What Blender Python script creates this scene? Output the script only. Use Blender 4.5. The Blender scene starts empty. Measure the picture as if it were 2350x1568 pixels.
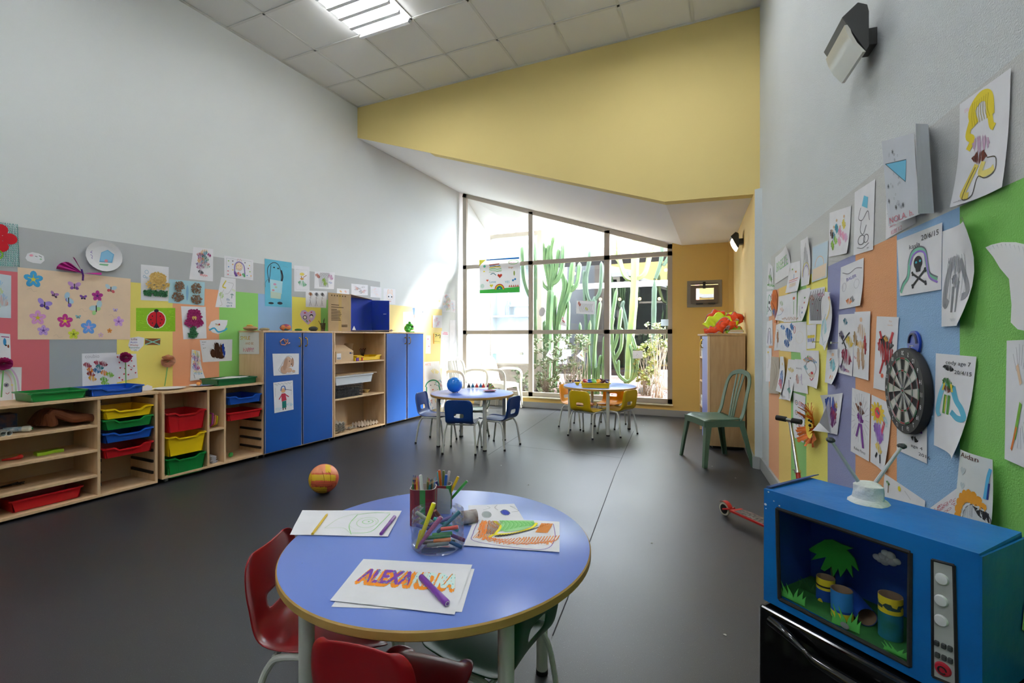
SKY, SUN, LAMP, EXPO = 11.0, 11.0, 31.0, 1.25
import bpy, bmesh, math, random
from math import sin, cos, pi, radians
from mathutils import Vector, Matrix, noise, geometry
SCN = bpy.context.scene
COL = SCN.collection
RND = random.Random(7)
# ------------------------------------------------------------------ camera maths (17 mm wide angle, level)
F, Y0, YAW, H = 1077.0, 772.5, 0.4143, 1.16
SY, CY = sin(YAW), cos(YAW)
def ray(u, v):
 a = (u - 1175) / F
 return Vector((CY * a - SY, SY * a + CY, (Y0 - v) / F))
CAM = Vector((0, 0, H))
def G(u, v, z=0.0):
 d = ray(u, v); return CAM + d * ((z - H) / d.z)
def PL(u, v, nx, ny, c):
 d = ray(u, v); return CAM + d * (c / (nx * d.x + ny * d.y))
def AT(u, v, t):
 return CAM + ray(u, v) * t
def proj(p):
 r = CY * p[0] + SY * p[1]; f = -SY * p[0] + CY * p[1]
 return 1175 + F * r / f, Y0 - F * (p[2] - H) / f
# wall planes: left  x - .035 y = LC ; right  x + .083 y = RC
LS, RS = 0.035, 0.083
LC = -4.27 - LS * 4.78
RC = 0.735
def LW(u, v, off=0.0): return PL(u, v, 1, -LS, LC + off)
def RW(u, v, off=0.0): return PL(u, v, 1, RS, RC - off)
def YP(u, v, y): return PL(u, v, 0, 1, y)
def lx(y): return LC + LS * y
def rx(y): return RC - RS * y
LNORM = Vector((1, -LS, 0)).normalized()
RNORM = Vector((-1, -RS, 0)).normalized()
UPV = Vector((0, 0, 1))
# ------------------------------------------------------------------ materials
def lin(c):
 if isinstance(c, str):
  c = tuple(int(c[i:i + 2], 16) for i in (0, 2, 4))
 out = []
 for k in c[:3]:
  k = k / 255.0
  out.append(k / 12.92 if k <= .04045 else ((k + .055) / 1.055) ** 2.4)
 return (out[0], out[1], out[2], 1.0)
MATS = {}
def mat(name, col, rough=.5, metal=0, bump=0, bscale=40, var=0, vscale=6, spec=.5, trans=0, emis=0, sss=0, coat=0, kind='noise', col2=None, stretch=None):
 if name in MATS: return MATS[name]
 m = bpy.data.materials.new(name); m.use_nodes = True
 nt = m.node_tree; b = nt.nodes['Principled BSDF']
 b.inputs['Base Color'].default_value = lin(col)
 b.inputs['Roughness'].default_value = rough
 b.inputs['Metallic'].default_value = metal
 b.inputs['Specular IOR Level'].default_value = spec
 if coat: b.inputs['Coat Weight'].default_value = coat; b.inputs['Coat Roughness'].default_value = .1
 if trans: b.inputs['Transmission Weight'].default_value = trans
 if emis:
  b.inputs['Emission Color'].default_value = lin(col); b.inputs['Emission Strength'].default_value = emis
 tc = nt.nodes.new('ShaderNodeTexCoord')
 mp = nt.nodes.new('ShaderNodeMapping')
 nt.links.new(tc.outputs['Object'], mp.inputs['Vector'])
 if stretch: mp.inputs['Scale'].default_value = stretch
 if var or col2:
  n = nt.nodes.new('ShaderNodeTexNoise'); n.inputs['Scale'].default_value = vscale; n.inputs['Detail'].default_value = 5
  nt.links.new(mp.outputs['Vector'], n.inputs['Vector'])
  mx = nt.nodes.new('ShaderNodeMix'); mx.data_type = 'RGBA'
  c1 = lin(col)
  c2 = lin(col2) if col2 else tuple(min(1, k * (1 - var)) for k in c1[:3]) + (1,)
  mx.inputs['A'].default_value = c1; mx.inputs['B'].default_value = c2
  rmp = nt.nodes.new('ShaderNodeMapRange'); rmp.inputs['From Min'].default_value = .35; rmp.inputs['From Max'].default_value = .65
  nt.links.new(n.outputs['Fac'], rmp.inputs['Value'])
  nt.links.new(rmp.outputs['Result'], mx.inputs['Factor'])
  nt.links.new(mx.outputs['Result'], b.inputs['Base Color'])
 if bump:
  n2 = nt.nodes.new('ShaderNodeTexNoise'); n2.inputs['Scale'].default_value = bscale; n2.inputs['Detail'].default_value = 4
  nt.links.new(mp.outputs['Vector'], n2.inputs['Vector'])
  bp = nt.nodes.new('ShaderNodeBump'); bp.inputs['Strength'].default_value = bump; bp.inputs['Distance'].default_value = .01
  nt.links.new(n2.outputs['Fac'], bp.inputs['Height']); nt.links.new(bp.outputs['Normal'], b.inputs['Normal'])
 MATS[name] = m
 return m
PENT = [False]
def translucent(m):
 nt = m.node_tree; b = nt.nodes['Principled BSDF']; o = [n for n in nt.nodes if n.type == 'OUTPUT_MATERIAL'][0]
 t = nt.nodes.new('ShaderNodeBsdfTranslucent'); t.inputs[0].default_value = b.inputs['Base Color'].default_value
 mx = nt.nodes.new('ShaderNodeMixShader'); mx.inputs[0].default_value = .14
 nt.links.new(b.outputs[0], mx.inputs[1]); nt.links.new(t.outputs[0], mx.inputs[2]); nt.links.new(mx.outputs[0], o.inputs[0]); return m
def pen(hexc):
 if PENT[0]:
  k = 'thin_ink_' + hexc
  return MATS[k] if k in MATS else translucent(mat(k, hexc, rough=.7, spec=.2))
 return mat('ink_' + hexc, hexc, rough=.7, spec=.2)
def glassmat(name, tint='ffffff', gloss=.06, fm=.9):
 if name in MATS: return MATS[name]
 m = bpy.data.materials.new(name); m.use_nodes = True; nt = m.node_tree
 for n in list(nt.nodes): nt.nodes.remove(n)
 o = nt.nodes.new('ShaderNodeOutputMaterial'); t = nt.nodes.new('ShaderNodeBsdfTransparent'); t.inputs['Color'].default_value = lin(tint)
 g = nt.nodes.new('ShaderNodeBsdfGlossy'); g.inputs['Roughness'].default_value = .02
 fr = nt.nodes.new('ShaderNodeFresnel'); fr.inputs['IOR'].default_value = 1.45
 ml = nt.nodes.new('ShaderNodeMath'); ml.operation = 'MULTIPLY_ADD'; ml.inputs[1].default_value = fm; ml.inputs[2].default_value = gloss - .03
 nt.links.new(fr.outputs[0], ml.inputs[0])
 mx = nt.nodes.new('ShaderNodeMixShader'); nt.links.new(ml.outputs[0], mx.inputs[0]); nt.links.new(t.outputs[0], mx.inputs[1]); nt.links.new(g.outputs[0], mx.inputs[2])
 nt.links.new(mx.outputs[0], o.inputs[0]); MATS[name] = m
 return m
# ------------------------------------------------------------------ object helpers
def tag(o, label=None, cat=None, group=None, kind=None):
 if label: o['label'] = label
 if cat: o['category'] = cat
 if group: o['group'] = group
 if kind: o['kind'] = kind
 return o
def empty(name, loc=(0, 0, 0), rz=0, label=None, cat=None, group=None):
 o = bpy.data.objects.new(name, None); COL.objects.link(o); o.location = loc; o.rotation_euler = (0, 0, rz)
 o.empty_display_size = .05
 return tag(o, label, cat, group)
def kids(o): return [c for c in bpy.data.objects if c.parent == o]
def copy_tree(o, parent=None):
 c = o.copy(); COL.objects.link(c)
 if parent: c.parent = parent
 for ch in kids(o):
  if ch is not c: copy_tree(ch, c)
 return c
class MB:
 """collects faces, builds ONE mesh object"""
 def __init__(s): s.v = []; s.f = []; s.mi = []; s.mats = []; s.M = Matrix.Identity(4)
 def m(s, mt):
  if mt not in s.mats: s.mats.append(mt)
  return s.mats.index(mt)
 def add(s, vs, fs, mt):
  k = len(s.v); i = s.m(mt)
  s.v += [tuple(s.M @ Vector(p)) for p in vs]
  for f in fs: s.f.append([a + k for a in f]); s.mi.append(i)
  return s
 def quad(s, a, b, c, d, mt): return s.add([a, b, c, d], [(0, 1, 2, 3)], mt)
 def box(s, lo, hi, mt, R=None):
  x0, y0, z0 = lo; x1, y1, z1 = hi
  vs = [(x0, y0, z0), (x1, y0, z0), (x1, y1, z0), (x0, y1, z0), (x0, y0, z1), (x1, y0, z1), (x1, y1, z1), (x0, y1, z1)]
  if R is not None: vs = [tuple(R @ Vector(p)) for p in vs]
  return s.add(vs, [(0, 3, 2, 1), (4, 5, 6, 7), (0, 1, 5, 4), (1, 2, 6, 5), (2, 3, 7, 6), (3, 0, 4, 7)], mt)
 def hexa(s, bot, top, mt):
  return s.add(list(bot) + list(top), [(0, 3, 2, 1), (4, 5, 6, 7), (0, 1, 5, 4), (1, 2, 6, 5), (2, 3, 7, 6), (3, 0, 4, 7)], mt)
 def prism(s, pts, off, mt, mt2=None):
  """pts: 3D polygon, off: extrusion vector"""
  n = len(pts); off = Vector(off); P = [Vector(p) for p in pts]
  tris = geometry.tessellate_polygon([P])
  s.add([tuple(p) for p in P] + [tuple(p + off) for p in P], [tuple(t) for t in tris] + [tuple(i + n for i in reversed(t)) for t in tris], mt)
  return s.add([tuple(p) for p in P] + [tuple(p + off) for p in P], [(i, (i + 1) % n, (i + 1) % n + n, i + n) for i in range(n)], mt2 or mt)
 def flat(s, pts, mt):
  P = [Vector(p) for p in pts]; tris = geometry.tessellate_polygon([P])
  return s.add([tuple(p) for p in P], [tuple(t) for t in tris], mt)
 def tube(s, path, r, mt, n=8, cap=True, sec=None, up=None, closed=False):
  P = [Vector(p) for p in path]; N = len(P)
  rr = r if isinstance(r, (list, tuple)) else [r] * N
  vs = []; prev = None
  for i, p in enumerate(P):
   if closed: t = P[(i + 1) % N] - P[i - 1]
   else: t = (P[min(i + 1, N - 1)] - P[max(i - 1, 0)])
   t = t.normalized() if t.length > 1e-9 else Vector((0, 0, 1))
   if up is not None: a = Vector(up)
   elif prev is None: a = Vector((0, 0, 1)) if abs(t.z) < .9 else Vector((1, 0, 0))
   else: a = prev
   b = t.cross(a); b = b.normalized() if b.length > 1e-6 else t.orthogonal().normalized()
   a = b.cross(t).normalized(); prev = a
   if sec:
    for (sx, sz) in sec: vs.append(tuple(p + b * sx * rr[i] + a * sz * rr[i]))
   else:
    for k in range(n):
     an = 2 * pi * k / n; vs.append(tuple(p + (b * cos(an) + a * sin(an)) * rr[i]))
  if sec: n = len(sec)
  fs = []
  R = N if closed else N - 1
  for i in range(R):
   for k in range(n):
    j = (i + 1) % N
    fs.append((i * n + k, i * n + (k + 1) % n, j * n + (k + 1) % n, j * n + k))
  if cap and not closed:
   fs.append(tuple(range(n - 1, -1, -1))); fs.append(tuple((N - 1) * n + k for k in range(n)))
  return s.add(vs, fs, mt)
 def lathe(s, prof, mt, c=(0, 0, 0), n=24, ax=None, cap=True):
  """prof: (r, h) pairs; ax: axis direction"""
  c = Vector(c); ax = Vector(ax).normalized() if ax else Vector((0, 0, 1))
  a = ax.orthogonal().normalized() if abs(ax.z) < .999 else Vector((1, 0, 0)); b = ax.cross(a)
  vs = []; fs = []
  for (r, h) in prof:
   for k in range(n):
    an = 2 * pi * k / n; vs.append(tuple(c + ax * h + (a * cos(an) + b * sin(an)) * r))
  for i in range(len(prof) - 1):
   for k in range(n): fs.append((i * n + k, i * n + (k + 1) % n, (i + 1) * n + (k + 1) % n, (i + 1) * n + k))
  if cap:
   fs.append(tuple(range(n - 1, -1, -1))); fs.append(tuple((len(prof) - 1) * n + k for k in range(n)))
  return s.add(vs, fs, mt)
 def ball(s, c, r, mt, n=16, m=10, sc=(1, 1, 1), fn=None):
  vs = []; fs = []
  for i in range(m + 1):
   th = pi * i / m
   for k in range(n):
    ph = 2 * pi * k / n
    d = Vector((sin(th) * cos(ph), sin(th) * sin(ph), cos(th)))
    q = fn(d) if fn else 1
    vs.append((c[0] + d.x * r * sc[0] * q, c[1] + d.y * r * sc[1] * q, c[2] + d.z * r * sc[2] * q))
  for i in range(m):
   for k in range(n): fs.append((i * n + k, (i + 1) * n + k, (i + 1) * n + (k + 1) % n, i * n + (k + 1) % n))
  return s.add(vs, fs, mt)
 def build(s, name, parent=None, smooth=False, bevel=0, bseg=2, loc=None, sub=0, solid=0, angle=35):
  me = bpy.data.meshes.new(name)
  me.from_pydata(s.v, [], s.f); me.validate(clean_customdata=False)
  for m_ in s.mats: me.materials.append(m_)
  if len(me.polygons) == len(s.mi): me.polygons.foreach_set('material_index', s.mi)
  bm = bmesh.new(); bm.from_mesh(me)
  bmesh.ops.remove_doubles(bm, verts=bm.verts, dist=1e-6)
  bmesh.ops.recalc_face_normals(bm, faces=bm.faces)
  bm.to_mesh(me); bm.free()
  if smooth:
   me.polygons.foreach_set('use_smooth', [True] * len(me.polygons))
   me.set_sharp_from_angle(angle=radians(angle))
  o = bpy.data.objects.new(name, me); COL.objects.link(o)
  if parent: o.parent = parent
  if loc: o.location = loc
  if solid:
   md = o.modifiers.new('solid', 'SOLIDIFY'); md.thickness = solid; md.offset = 0
  if bevel:
   md = o.modifiers.new('bevel', 'BEVEL'); md.width = bevel; md.segments = bseg; md.limit_method = 'ANGLE'
  if sub:
   md = o.modifiers.new('sub', 'SUBSURF'); md.levels = sub; md.render_levels = sub
  return o
def arc(c, r, a0, a1, n, ax='xz'):
 out = []
 for i in range(n + 1):
  a = a0 + (a1 - a0) * i / n
  if ax == 'xz': out.append((c[0] + r * cos(a), c[1], c[2] + r * sin(a)))
  elif ax == 'xy': out.append((c[0] + r * cos(a), c[1] + r * sin(a), c[2]))
  else: out.append((c[0], c[1] + r * cos(a), c[2] + r * sin(a)))
 return out
def smoothpath(pts, n=6):
 """catmull-rom"""
 P = [Vector(p) for p in pts]; P = [P[0] * 2 - P[1]] + P + [P[-1] * 2 - P[-2]]
 out = []
 for i in range(1, len(P) - 2):
  for k in range(n):
   t = k / n; a, b, c, d = P[i - 1], P[i], P[i + 1], P[i + 2]
   out.append(.5 * ((2 * b) + (c - a) * t + (2 * a - 5 * b + 4 * c - d) * t * t + (3 * b - a - 3 * c + d) * t ** 3))
 out.append(P[-2]); return out
# ------------------------------------------------------------------ drawing kit (strokes and fills on a sheet, u to the right, v down, 0..1)
_TXT = {}
def text_shape(txt):
 if txt in _TXT: return _TXT[txt]
 cu = bpy.data.curves.new('t', 'FONT'); cu.body = txt; cu.resolution_u = 2; cu.size = 1
 o = bpy.data.objects.new('t', cu); COL.objects.link(o)
 dg = bpy.context.evaluated_depsgraph_get(); ev = o.evaluated_get(dg); me = ev.to_mesh()
 vs = [(p.co.x, p.co.y) for p in me.vertices]; fs = [tuple(p.vertices) for p in me.polygons]
 ev.to_mesh_clear(); bpy.data.objects.remove(o); bpy.data.curves.remove(cu)
 w = max([p[0] for p in vs] + [.001])
 _TXT[txt] = (vs, fs, w); return _TXT[txt]
class Art:
 def __init__(s, aspect=.707, seed=1): s.a = aspect; s.L = []; s.r = random.Random(seed)   # aspect = width / height
 def poly(s, pts, c):
  s.L.append(('p', list(pts), c)); return s
 def ell(s, x, y, rx_, ry_, c, n=14, rot=0):
  pts = []
  for k in range(n):
   t = 2 * pi * k / n; X = rx_ * cos(t); Y = ry_ * sin(t)
   pts.append((x + (X * cos(rot) - Y * sin(rot)) / s.a * 1.0, y + X * sin(rot) + Y * cos(rot)))
  return s.poly(pts, c)                    # radii in sheet heights
 def line(s, pts, c, w=.008):
  """stroke, w in sheet heights"""
  P = [Vector((p[0] * s.a, p[1])) for p in pts]; L = []; R = []
  if len(P) < 2: return s
  for i, p in enumerate(P):
   t = P[min(i + 1, len(P) - 1)] - P[max(i - 1, 0)]
   if t.length < 1e-9: t = Vector((1, 0))
   t.normalize(); n = Vector((-t.y, t.x)) * w * .5
   L.append(p + n); R.append(p - n)
  s.L.append(('q', [((L[i].x / s.a, L[i].y), (R[i].x / s.a, R[i].y)) for i in range(len(P))], c)); return s
 def ring(s, x, y, rx_, ry_, c, w=.008, n=16, a0=0, a1=2 * pi):
  return s.line([(x + rx_ * cos(a0 + (a1 - a0) * k / n) / s.a, y + ry_ * sin(a0 + (a1 - a0) * k / n)) for k in range(n + 1)], c, w)
 def curve(s, pts, c, w=.008):
  q = smoothpath([(p[0], p[1], 0) for p in pts], 5); return s.line([(p.x, p.y) for p in q], c, w)
 def scrib(s, x, y, rx_, ry_, c, n=9, w=.012, slant=.3):
  rx_ *= 1.25; ry_ *= 1.25; w *= 1.25; n = int(n * 1.3)
  pts = []
  for k in range(n):
   f = k / max(1, n - 1) * 2 - 1; hw = math.sqrt(max(.05, 1 - f * f))
   sg = 1 if k % 2 else -1
   pts.append((x + (f * rx_ + s.r.uniform(-.1, .1) * rx_) / s.a, y + sg * ry_ * hw * s.r.uniform(.75, 1) + slant * f * ry_))
  return s.line(pts, c, w)
 def text(s, t, x, y, h, c, rot=0, w=None):
  s.L.append(('t', t, x, y, h, c, rot, w)); return s
 def heart(s, x, y, r, c):
  pts = []
  for k in range(16):
   t = 2 * pi * k / 16
   pts.append((x + r * sin(t) ** 3 / s.a, y - r * (13 * cos(t) - 5 * cos(2 * t) - 2 * cos(3 * t) - cos(4 * t)) / 16))
  return s.poly(pts, c)
 def flower(s, x, y, r, c, cc='e8c93a', n=5, leaf=None):
  for k in range(n):
   a = 2 * pi * k / n - .3
   s.ell(x + r * .55 * cos(a) / s.a, y + r * .55 * sin(a), r * .48, r * .36, c, 10, a)
  s.ell(x, y, r * .22, r * .22, cc, 8)
  for k in range(n):
   a = 2 * pi * k / n - .3; s.line([(x, y), (x + r * .6 * cos(a) / s.a, y + r * .6 * sin(a))], cc, r * .07)
  return s
 def butterfly(s, x, y, r, c, c2='443344', rot=0):
  for sg in (-1, 1):
   s.ell(x + sg * r * .55 * cos(rot) / s.a, y - r * .35 + sg * r * .4 * sin(rot), r * .55, r * .36, c, 10, sg * -.6 + rot)
   s.ell(x + sg * r * .38 * cos(rot) / s.a, y + r * .3 + sg * r * .4 * sin(rot), r * .32, r * .26, c2, 10, sg * .5 + rot)
  s.line([(x, y - r * .45), (x, y + r * .45)], '332a33', r * .14); return s
 def fan(s, n, box, cols, w=.01):
  """loose random pen marks inside a box"""
  x0, y0, x1, y1 = box
  for k in range(n):
   x = s.r.uniform(x0, x1); y = s.r.uniform(y0, y1); l = .04 + .05 * s.r.random()
   a = s.r.uniform(0, pi); C_ = lambda q: min(.985, max(.015, q)); s.line([(x, y), (C_(x + l * cos(a)), C_(y + l * sin(a) * .6)), (C_(x + l * cos(a) + .02), C_(y + l * sin(a)))], s.r.choice(cols), w)
  return s
def _subdiv(tri, out, lim=.16, d=0):
 a, b, c = tri
 e = [((a[0] - b[0]) ** 2 + (a[1] - b[1]) ** 2, 0), ((b[0] - c[0]) ** 2 + (b[1] - c[1]) ** 2, 1), ((c[0] - a[0]) ** 2 + (c[1] - a[1]) ** 2, 2)]
 m, k = max(e)
 if m <= lim * lim or d > 7: out.append(tri); return
 a, b, c = (tri[k], tri[(k + 1) % 3], tri[(k + 2) % 3]); mid = ((a[0] + b[0]) / 2, (a[1] + b[1]) / 2)
 _subdiv((a, mid, c), out, lim, d + 1); _subdiv((mid, b, c), out, lim, d + 1)
PAPER = lambda: mat('paper_white', (238, 238, 242), rough=.75, spec=.2, var=.04, vscale=15)
def sheet(name, label, corners, normal, art=None, col=None, cat='drawing', group=None, lift=(0, 0, 0, 0), bulge=0, base=.002, n=8, outline=None, parent=None, wave=0, folds=None, artname='pen_drawing'):
 """corners TL,TR,BR,BL (3D). outline: polygon in uv for cut shapes."""
 TL, TR, BR, BL = [Vector(c) for c in corners]; nn = Vector(normal).normalized()
 sd = sum(ord(ch) for ch in label + name)
 def S(u, v, e=0.0):
  p = TL.lerp(TR, u).lerp(BL.lerp(BR, u), v)
  l = base + e
  for (cu, cv, q) in ((0, 0, lift[0]), (1, 0, lift[1]), (1, 1, lift[2]), (0, 1, lift[3])):
   if q:
    d = math.hypot(u - cu, v - cv); l += q * max(0, 1 - d / .75) ** 2
  if bulge: l += bulge * sin(pi * min(max(u, 0), 1)) * (.6 + .4 * v)
  if wave: l += wave * (1 + noise.noise(Vector((u * 2.5, v * 2.5, sd))))
  return tuple(p + nn * l)
 mb = MB(); mt = col if isinstance(col, bpy.types.Material) else (mat('card_' + col, col, rough=.75, spec=.2, var=.05, vscale=12) if col else PAPER())
 if outline:
  tris = [tuple(outline[i] for i in t) for t in geometry.tessellate_polygon([[Vector((p[0], p[1], 0)) for p in outline]])]
  out = []
  for t in tris: _subdiv(t, out)
  for t in out: mb.add([S(*p) for p in t], [(0, 1, 2)], mt)
 else:
  vs = [S(i / n, j / n) for j in range(n + 1) for i in range(n + 1)]
  mb.add(vs, [(j * (n + 1) + i, j * (n + 1) + i + 1, (j + 1) * (n + 1) + i + 1, (j + 1) * (n + 1) + i) for j in range(n) for i in range(n)], mt)
 o = mb.build(name, parent=parent, smooth=True, angle=80)
 if not parent: tag(o, label, cat, group)
 for an_, art in (art if isinstance(art, list) else [(artname, art)]):
  if not art: continue
  d = MB(); lay = 0
  for it in art.L:
   lay += 1; e = .0007 + .00001 * lay
   if it[0] == 'p':
    pts = it[1]; tris = geometry.tessellate_polygon([[Vector((p[0], p[1], 0)) for p in pts]]); out = []
    for t in tris: _subdiv(tuple(pts[i] for i in t), out)
    for t in out: d.add([S(p[0], p[1], e) for p in t], [(0, 1, 2)], pen(it[2]))
   elif it[0] == 'q':
    q = it[1]
    d.add([S(*p, e) for pr in q for p in pr], [(2 * i, 2 * i + 1, 2 * i + 3, 2 * i + 2) for i in range(len(q) - 1)], pen(it[2]))
   else:
    _, t, x, y, h, c, rot, w = it
    vs, fs, tw = text_shape(t)
    sx = h if w is None else w * art.a / tw
    d.add([S(x + (px * sx * cos(rot) + py * h * sin(rot)) / art.a, y - py * h * cos(rot) + px * sx * sin(rot), e) for px, py in vs], fs, pen(c))
  if d.v: d.build(an_, parent=o)
 return o
# ================================================================== SETTING
WHITE = mat('plaster_white', (224, 228, 227), rough=.85, bump=.06, bscale=60, var=.02, vscale=2, spec=.2)
WHITER = mat('plaster_white_rough', (216, 221, 222), rough=.8, bump=.55, bscale=230, spec=.25, var=.05, vscale=1.5)
YEL = mat('paint_yellow', (228, 206, 136), rough=.7, bump=.03, bscale=80, spec=.25, var=.03, vscale=1)
YEL2 = mat('paint_ochre', (232, 196, 116), rough=.7, bump=.03, bscale=80, spec=.25)
YEL3 = mat('paint_cream_yellow', (238, 208, 140), rough=.7, bump=.05, bscale=80, spec=.25)
FRAME = mat('aluminium_taupe', (182, 172, 158), rough=.45)
SKIRT = mat('skirting_grey', (160, 162, 160), rough=.5)
ZC = 4.12
YB = 4.75      # yellow beam wall plane
YW = 7.15      # window wall plane
YBK = -2.6     # wall behind the camera
A0 = LW(1060, 443); Ld = lx
# ---- floor
def floor_material():
 m = bpy.data.materials.new('rubber_floor'); m.use_nodes = True; nt = m.node_tree; b = nt.nodes['Principled BSDF']
 tc = nt.nodes.new('ShaderNodeTexCoord'); N = nt.nodes; L = nt.links
 n1 = N.new('ShaderNodeTexNoise'); n1.inputs['Scale'].default_value = 1.3; n1.inputs['Detail'].default_value = 6
 n2 = N.new('ShaderNodeTexNoise'); n2.inputs['Scale'].default_value = 420; n2.inputs['Detail'].default_value = 2
 vo = N.new('ShaderNodeTexVoronoi'); vo.inputs['Scale'].default_value = 150; vo.feature = 'F1'
 for t in (n1, n2, vo): L.new(tc.outputs['Object'], t.inputs['Vector'])
 r1 = N.new('ShaderNodeMapRange'); r1.inputs['From Min'].default_value = .3; r1.inputs['From Max'].default_value = .7
 r1.inputs['To Min'].default_value = 0; r1.inputs['To Max'].default_value = 1; L.new(n1.outputs['Fac'], r1.inputs['Value'])
 m1 = N.new('ShaderNodeMix'); m1.data_type = 'RGBA'; m1.inputs['A'].default_value = lin((27, 29, 33)); m1.inputs['B'].default_value = lin((38, 40, 45)); L.new(r1.outputs[0], m1.inputs['Factor'])
 r2 = N.new('ShaderNodeMapRange'); r2.inputs['From Min'].default_value = .45; r2.inputs['From Max'].default_value = .75; r2.inputs['To Max'].default_value = .5; L.new(n2.outputs['Fac'], r2.inputs['Value'])
 m2 = N.new('ShaderNodeMix'); m2.data_type = 'RGBA'; m2.inputs['B'].default_value = lin((80, 82, 88)); L.new(m1.outputs['Result'], m2.inputs['A']); L.new(r2.outputs[0], m2.inputs['Factor'])
 wn = N.new('ShaderNodeMath'); wn.operation = 'LESS_THAN'; wn.inputs[1].default_value = .085; L.new(vo.outputs['Distance'], wn.inputs[0])
 sc = N.new('ShaderNodeSeparateColor'); L.new(vo.outputs['Color'], sc.inputs[0])
 gt = N.new('ShaderNodeMath'); gt.operation = 'GREATER_THAN'; gt.inputs[1].default_value = .7; L.new(sc.outputs[0], gt.inputs[0])
 mu = N.new('ShaderNodeMath'); mu.operation = 'MULTIPLY'; L.new(wn.outputs[0], mu.inputs[0]); L.new(gt.outputs[0], mu.inputs[1])
 m3 = N.new('ShaderNodeMix'); m3.data_type = 'RGBA'; m3.inputs['B'].default_value = lin((150, 152, 158)); L.new(m2.outputs['Result'], m3.inputs['A']); L.new(mu.outputs[0], m3.inputs['Factor'])
 L.new(m3.outputs['Result'], b.inputs['Base Color'])
 rr = N.new('ShaderNodeMapRange'); rr.inputs['To Min'].default_value = .33; rr.inputs['To Max'].default_value = .46; L.new(n1.outputs['Fac'], rr.inputs['Value']); L.new(rr.outputs[0], b.inputs['Roughness'])
 bp = N.new('ShaderNodeBump'); bp.inputs['Strength'].default_value = .22; bp.inputs['Distance'].default_value = .002; L.new(n2.outputs['Fac'], bp.inputs['Height']); L.new(bp.outputs['Normal'], b.inputs['Normal'])
 b.inputs['Specular IOR Level'].default_value = .85
 return m
FLOORM = floor_material()
mb = MB(); mb.prism([(lx(YBK), YBK, 0), (rx(YBK), YBK, 0), (rx(YB), YB, 0), (.2, YW, 0), (lx(YW), YW, 0)], (0, 0, -.1), FLOORM)
floor = tag(mb.build('floor'), kind='structure')
SEAM = mat('floor_seam', (22, 22, 24), rough=.8)
def seam(a, b):
 a = G(*a); b = G(*b); d = (b - a).normalized(); n = Vector((-d.y, d.x, 0)) * .0025
 m = MB(); z = Vector((0, 0, .0006)); m.quad(a - n + z, b - n + z, b + n + z, a + n + z, SEAM); o = m.build('floor_seam', parent=floor)
for a, b in (((1284, 938), (1186, 1003)), ((1186, 1003), (1120, 1045)), ((1153, 1020), (1429, 1052)), ((1454, 990), (1412, 1085)), ((1412, 1085), (1340, 1280)), ((1340, 1280), (1268, 1460))): seam(a, b)
# small scraps lying on the floor
SCR = mat('scrap_pale', (196, 196, 190), rough=.8)
for i, (u, v) in enumerate([(1634, 1071), (1688, 1098), (1477, 977), (955, 988), (1150, 1069), (1425, 1029), (1664, 1458), (1496, 1247), (1213, 1113)]):
 p = G(u, v); m = MB(); a = i * 1.3; m.add([(p.x + .008 * cos(a + k * 1.57 + .2 * k), p.y + .006 * sin(a + k * 1.57), .002) for k in range(4)] + [(p.x, p.y, .005)], [(0, 1, 4), (1, 2, 4), (2, 3, 4), (3, 0, 4)], SCR)
 tag(m.build('paper_scrap'), 'tiny pale scrap lying on the dark rubber floor', 'scrap', 'tiny pale scraps on the floor')
# ---- left wall: white plaster with a painted patchwork band
mb = MB(); LO = Vector((-.15, 0, 0))
mb.prism([(lx(YBK), YBK, 0), (lx(8.4), 8.4, 0), (lx(8.4), 8.4, 4.3), (lx(YBK), YBK, 4.3)], LO, WHITE)
wall_left = tag(mb.build('wall_left'), kind='structure')
def paint(wall, pts, colr, name, off, rough=False):
 m = MB(); mt = mat('paint_' + name, colr, rough=.7, bump=.35 if rough else .04, bscale=230 if rough else 60, spec=.25, var=.03, vscale=2)
 m.flat([Vector(p) + off for p in pts], mt); m.build('paint_patch', parent=wall)
LOF = LNORM * .0012
def lpatch(y0, y1, z0, z1, c, nm, k=0): paint(wall_left, [(lx(y0), y0, z0), (lx(y1), y1, z0), (lx(y1), y1, z1), (lx(y0), y0, z1)], c, nm, LOF * (1 + k))
def ly(u, v=700): return LW(u, v).y
ZB = LW(399, 575).z; ZM = LW(470, 663).z; ZL2 = LW(200, 781).z
lpatch(-2.5, ly(872), ZM, ZB, (186, 189, 190), 'grey')
lpatch(.7, ly(113), .0, ZM, (214, 110, 118), 'coral')
lpatch(-.4, .7, .0, ZM, (146, 208, 112), 'leaf_green')
lpatch(-1.5, -.4, .0, ZM, (240, 224, 118), 'lemon')
lpatch(-2.5, -1.5, .0, ZM, (152, 188, 226), 'sky_blue')
lpatch(ly(113), ly(268), .0, ZM, (166, 172, 176), 'slate_grey')
lpatch(ly(268), ly(396), .0, ZM, (240, 224, 118), 'lemon')
lpatch(ly(396), ly(503), .0, ZM, (240, 170, 128), 'apricot')
lpatch(ly(503), ly(592), .0, ZM, (146, 208, 112), 'leaf_green')
lpatch(ly(592), ly(670), .0, ZM, (152, 188, 226), 'sky_blue')
lpatch(ly(670), ly(736), .0, ZM, (244, 232, 110), 'lemon_b')
lpatch(ly(736), ly(765), .0, ZM, (146, 208, 112), 'leaf_green')
lpatch(ly(765), ly(872), .0, ZM, (236, 196, 150), 'apricot_b')
lpatch(ly(872), ly(1014), .0, LW(900, 700).z, (250, 228, 160), 'butter')
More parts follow.
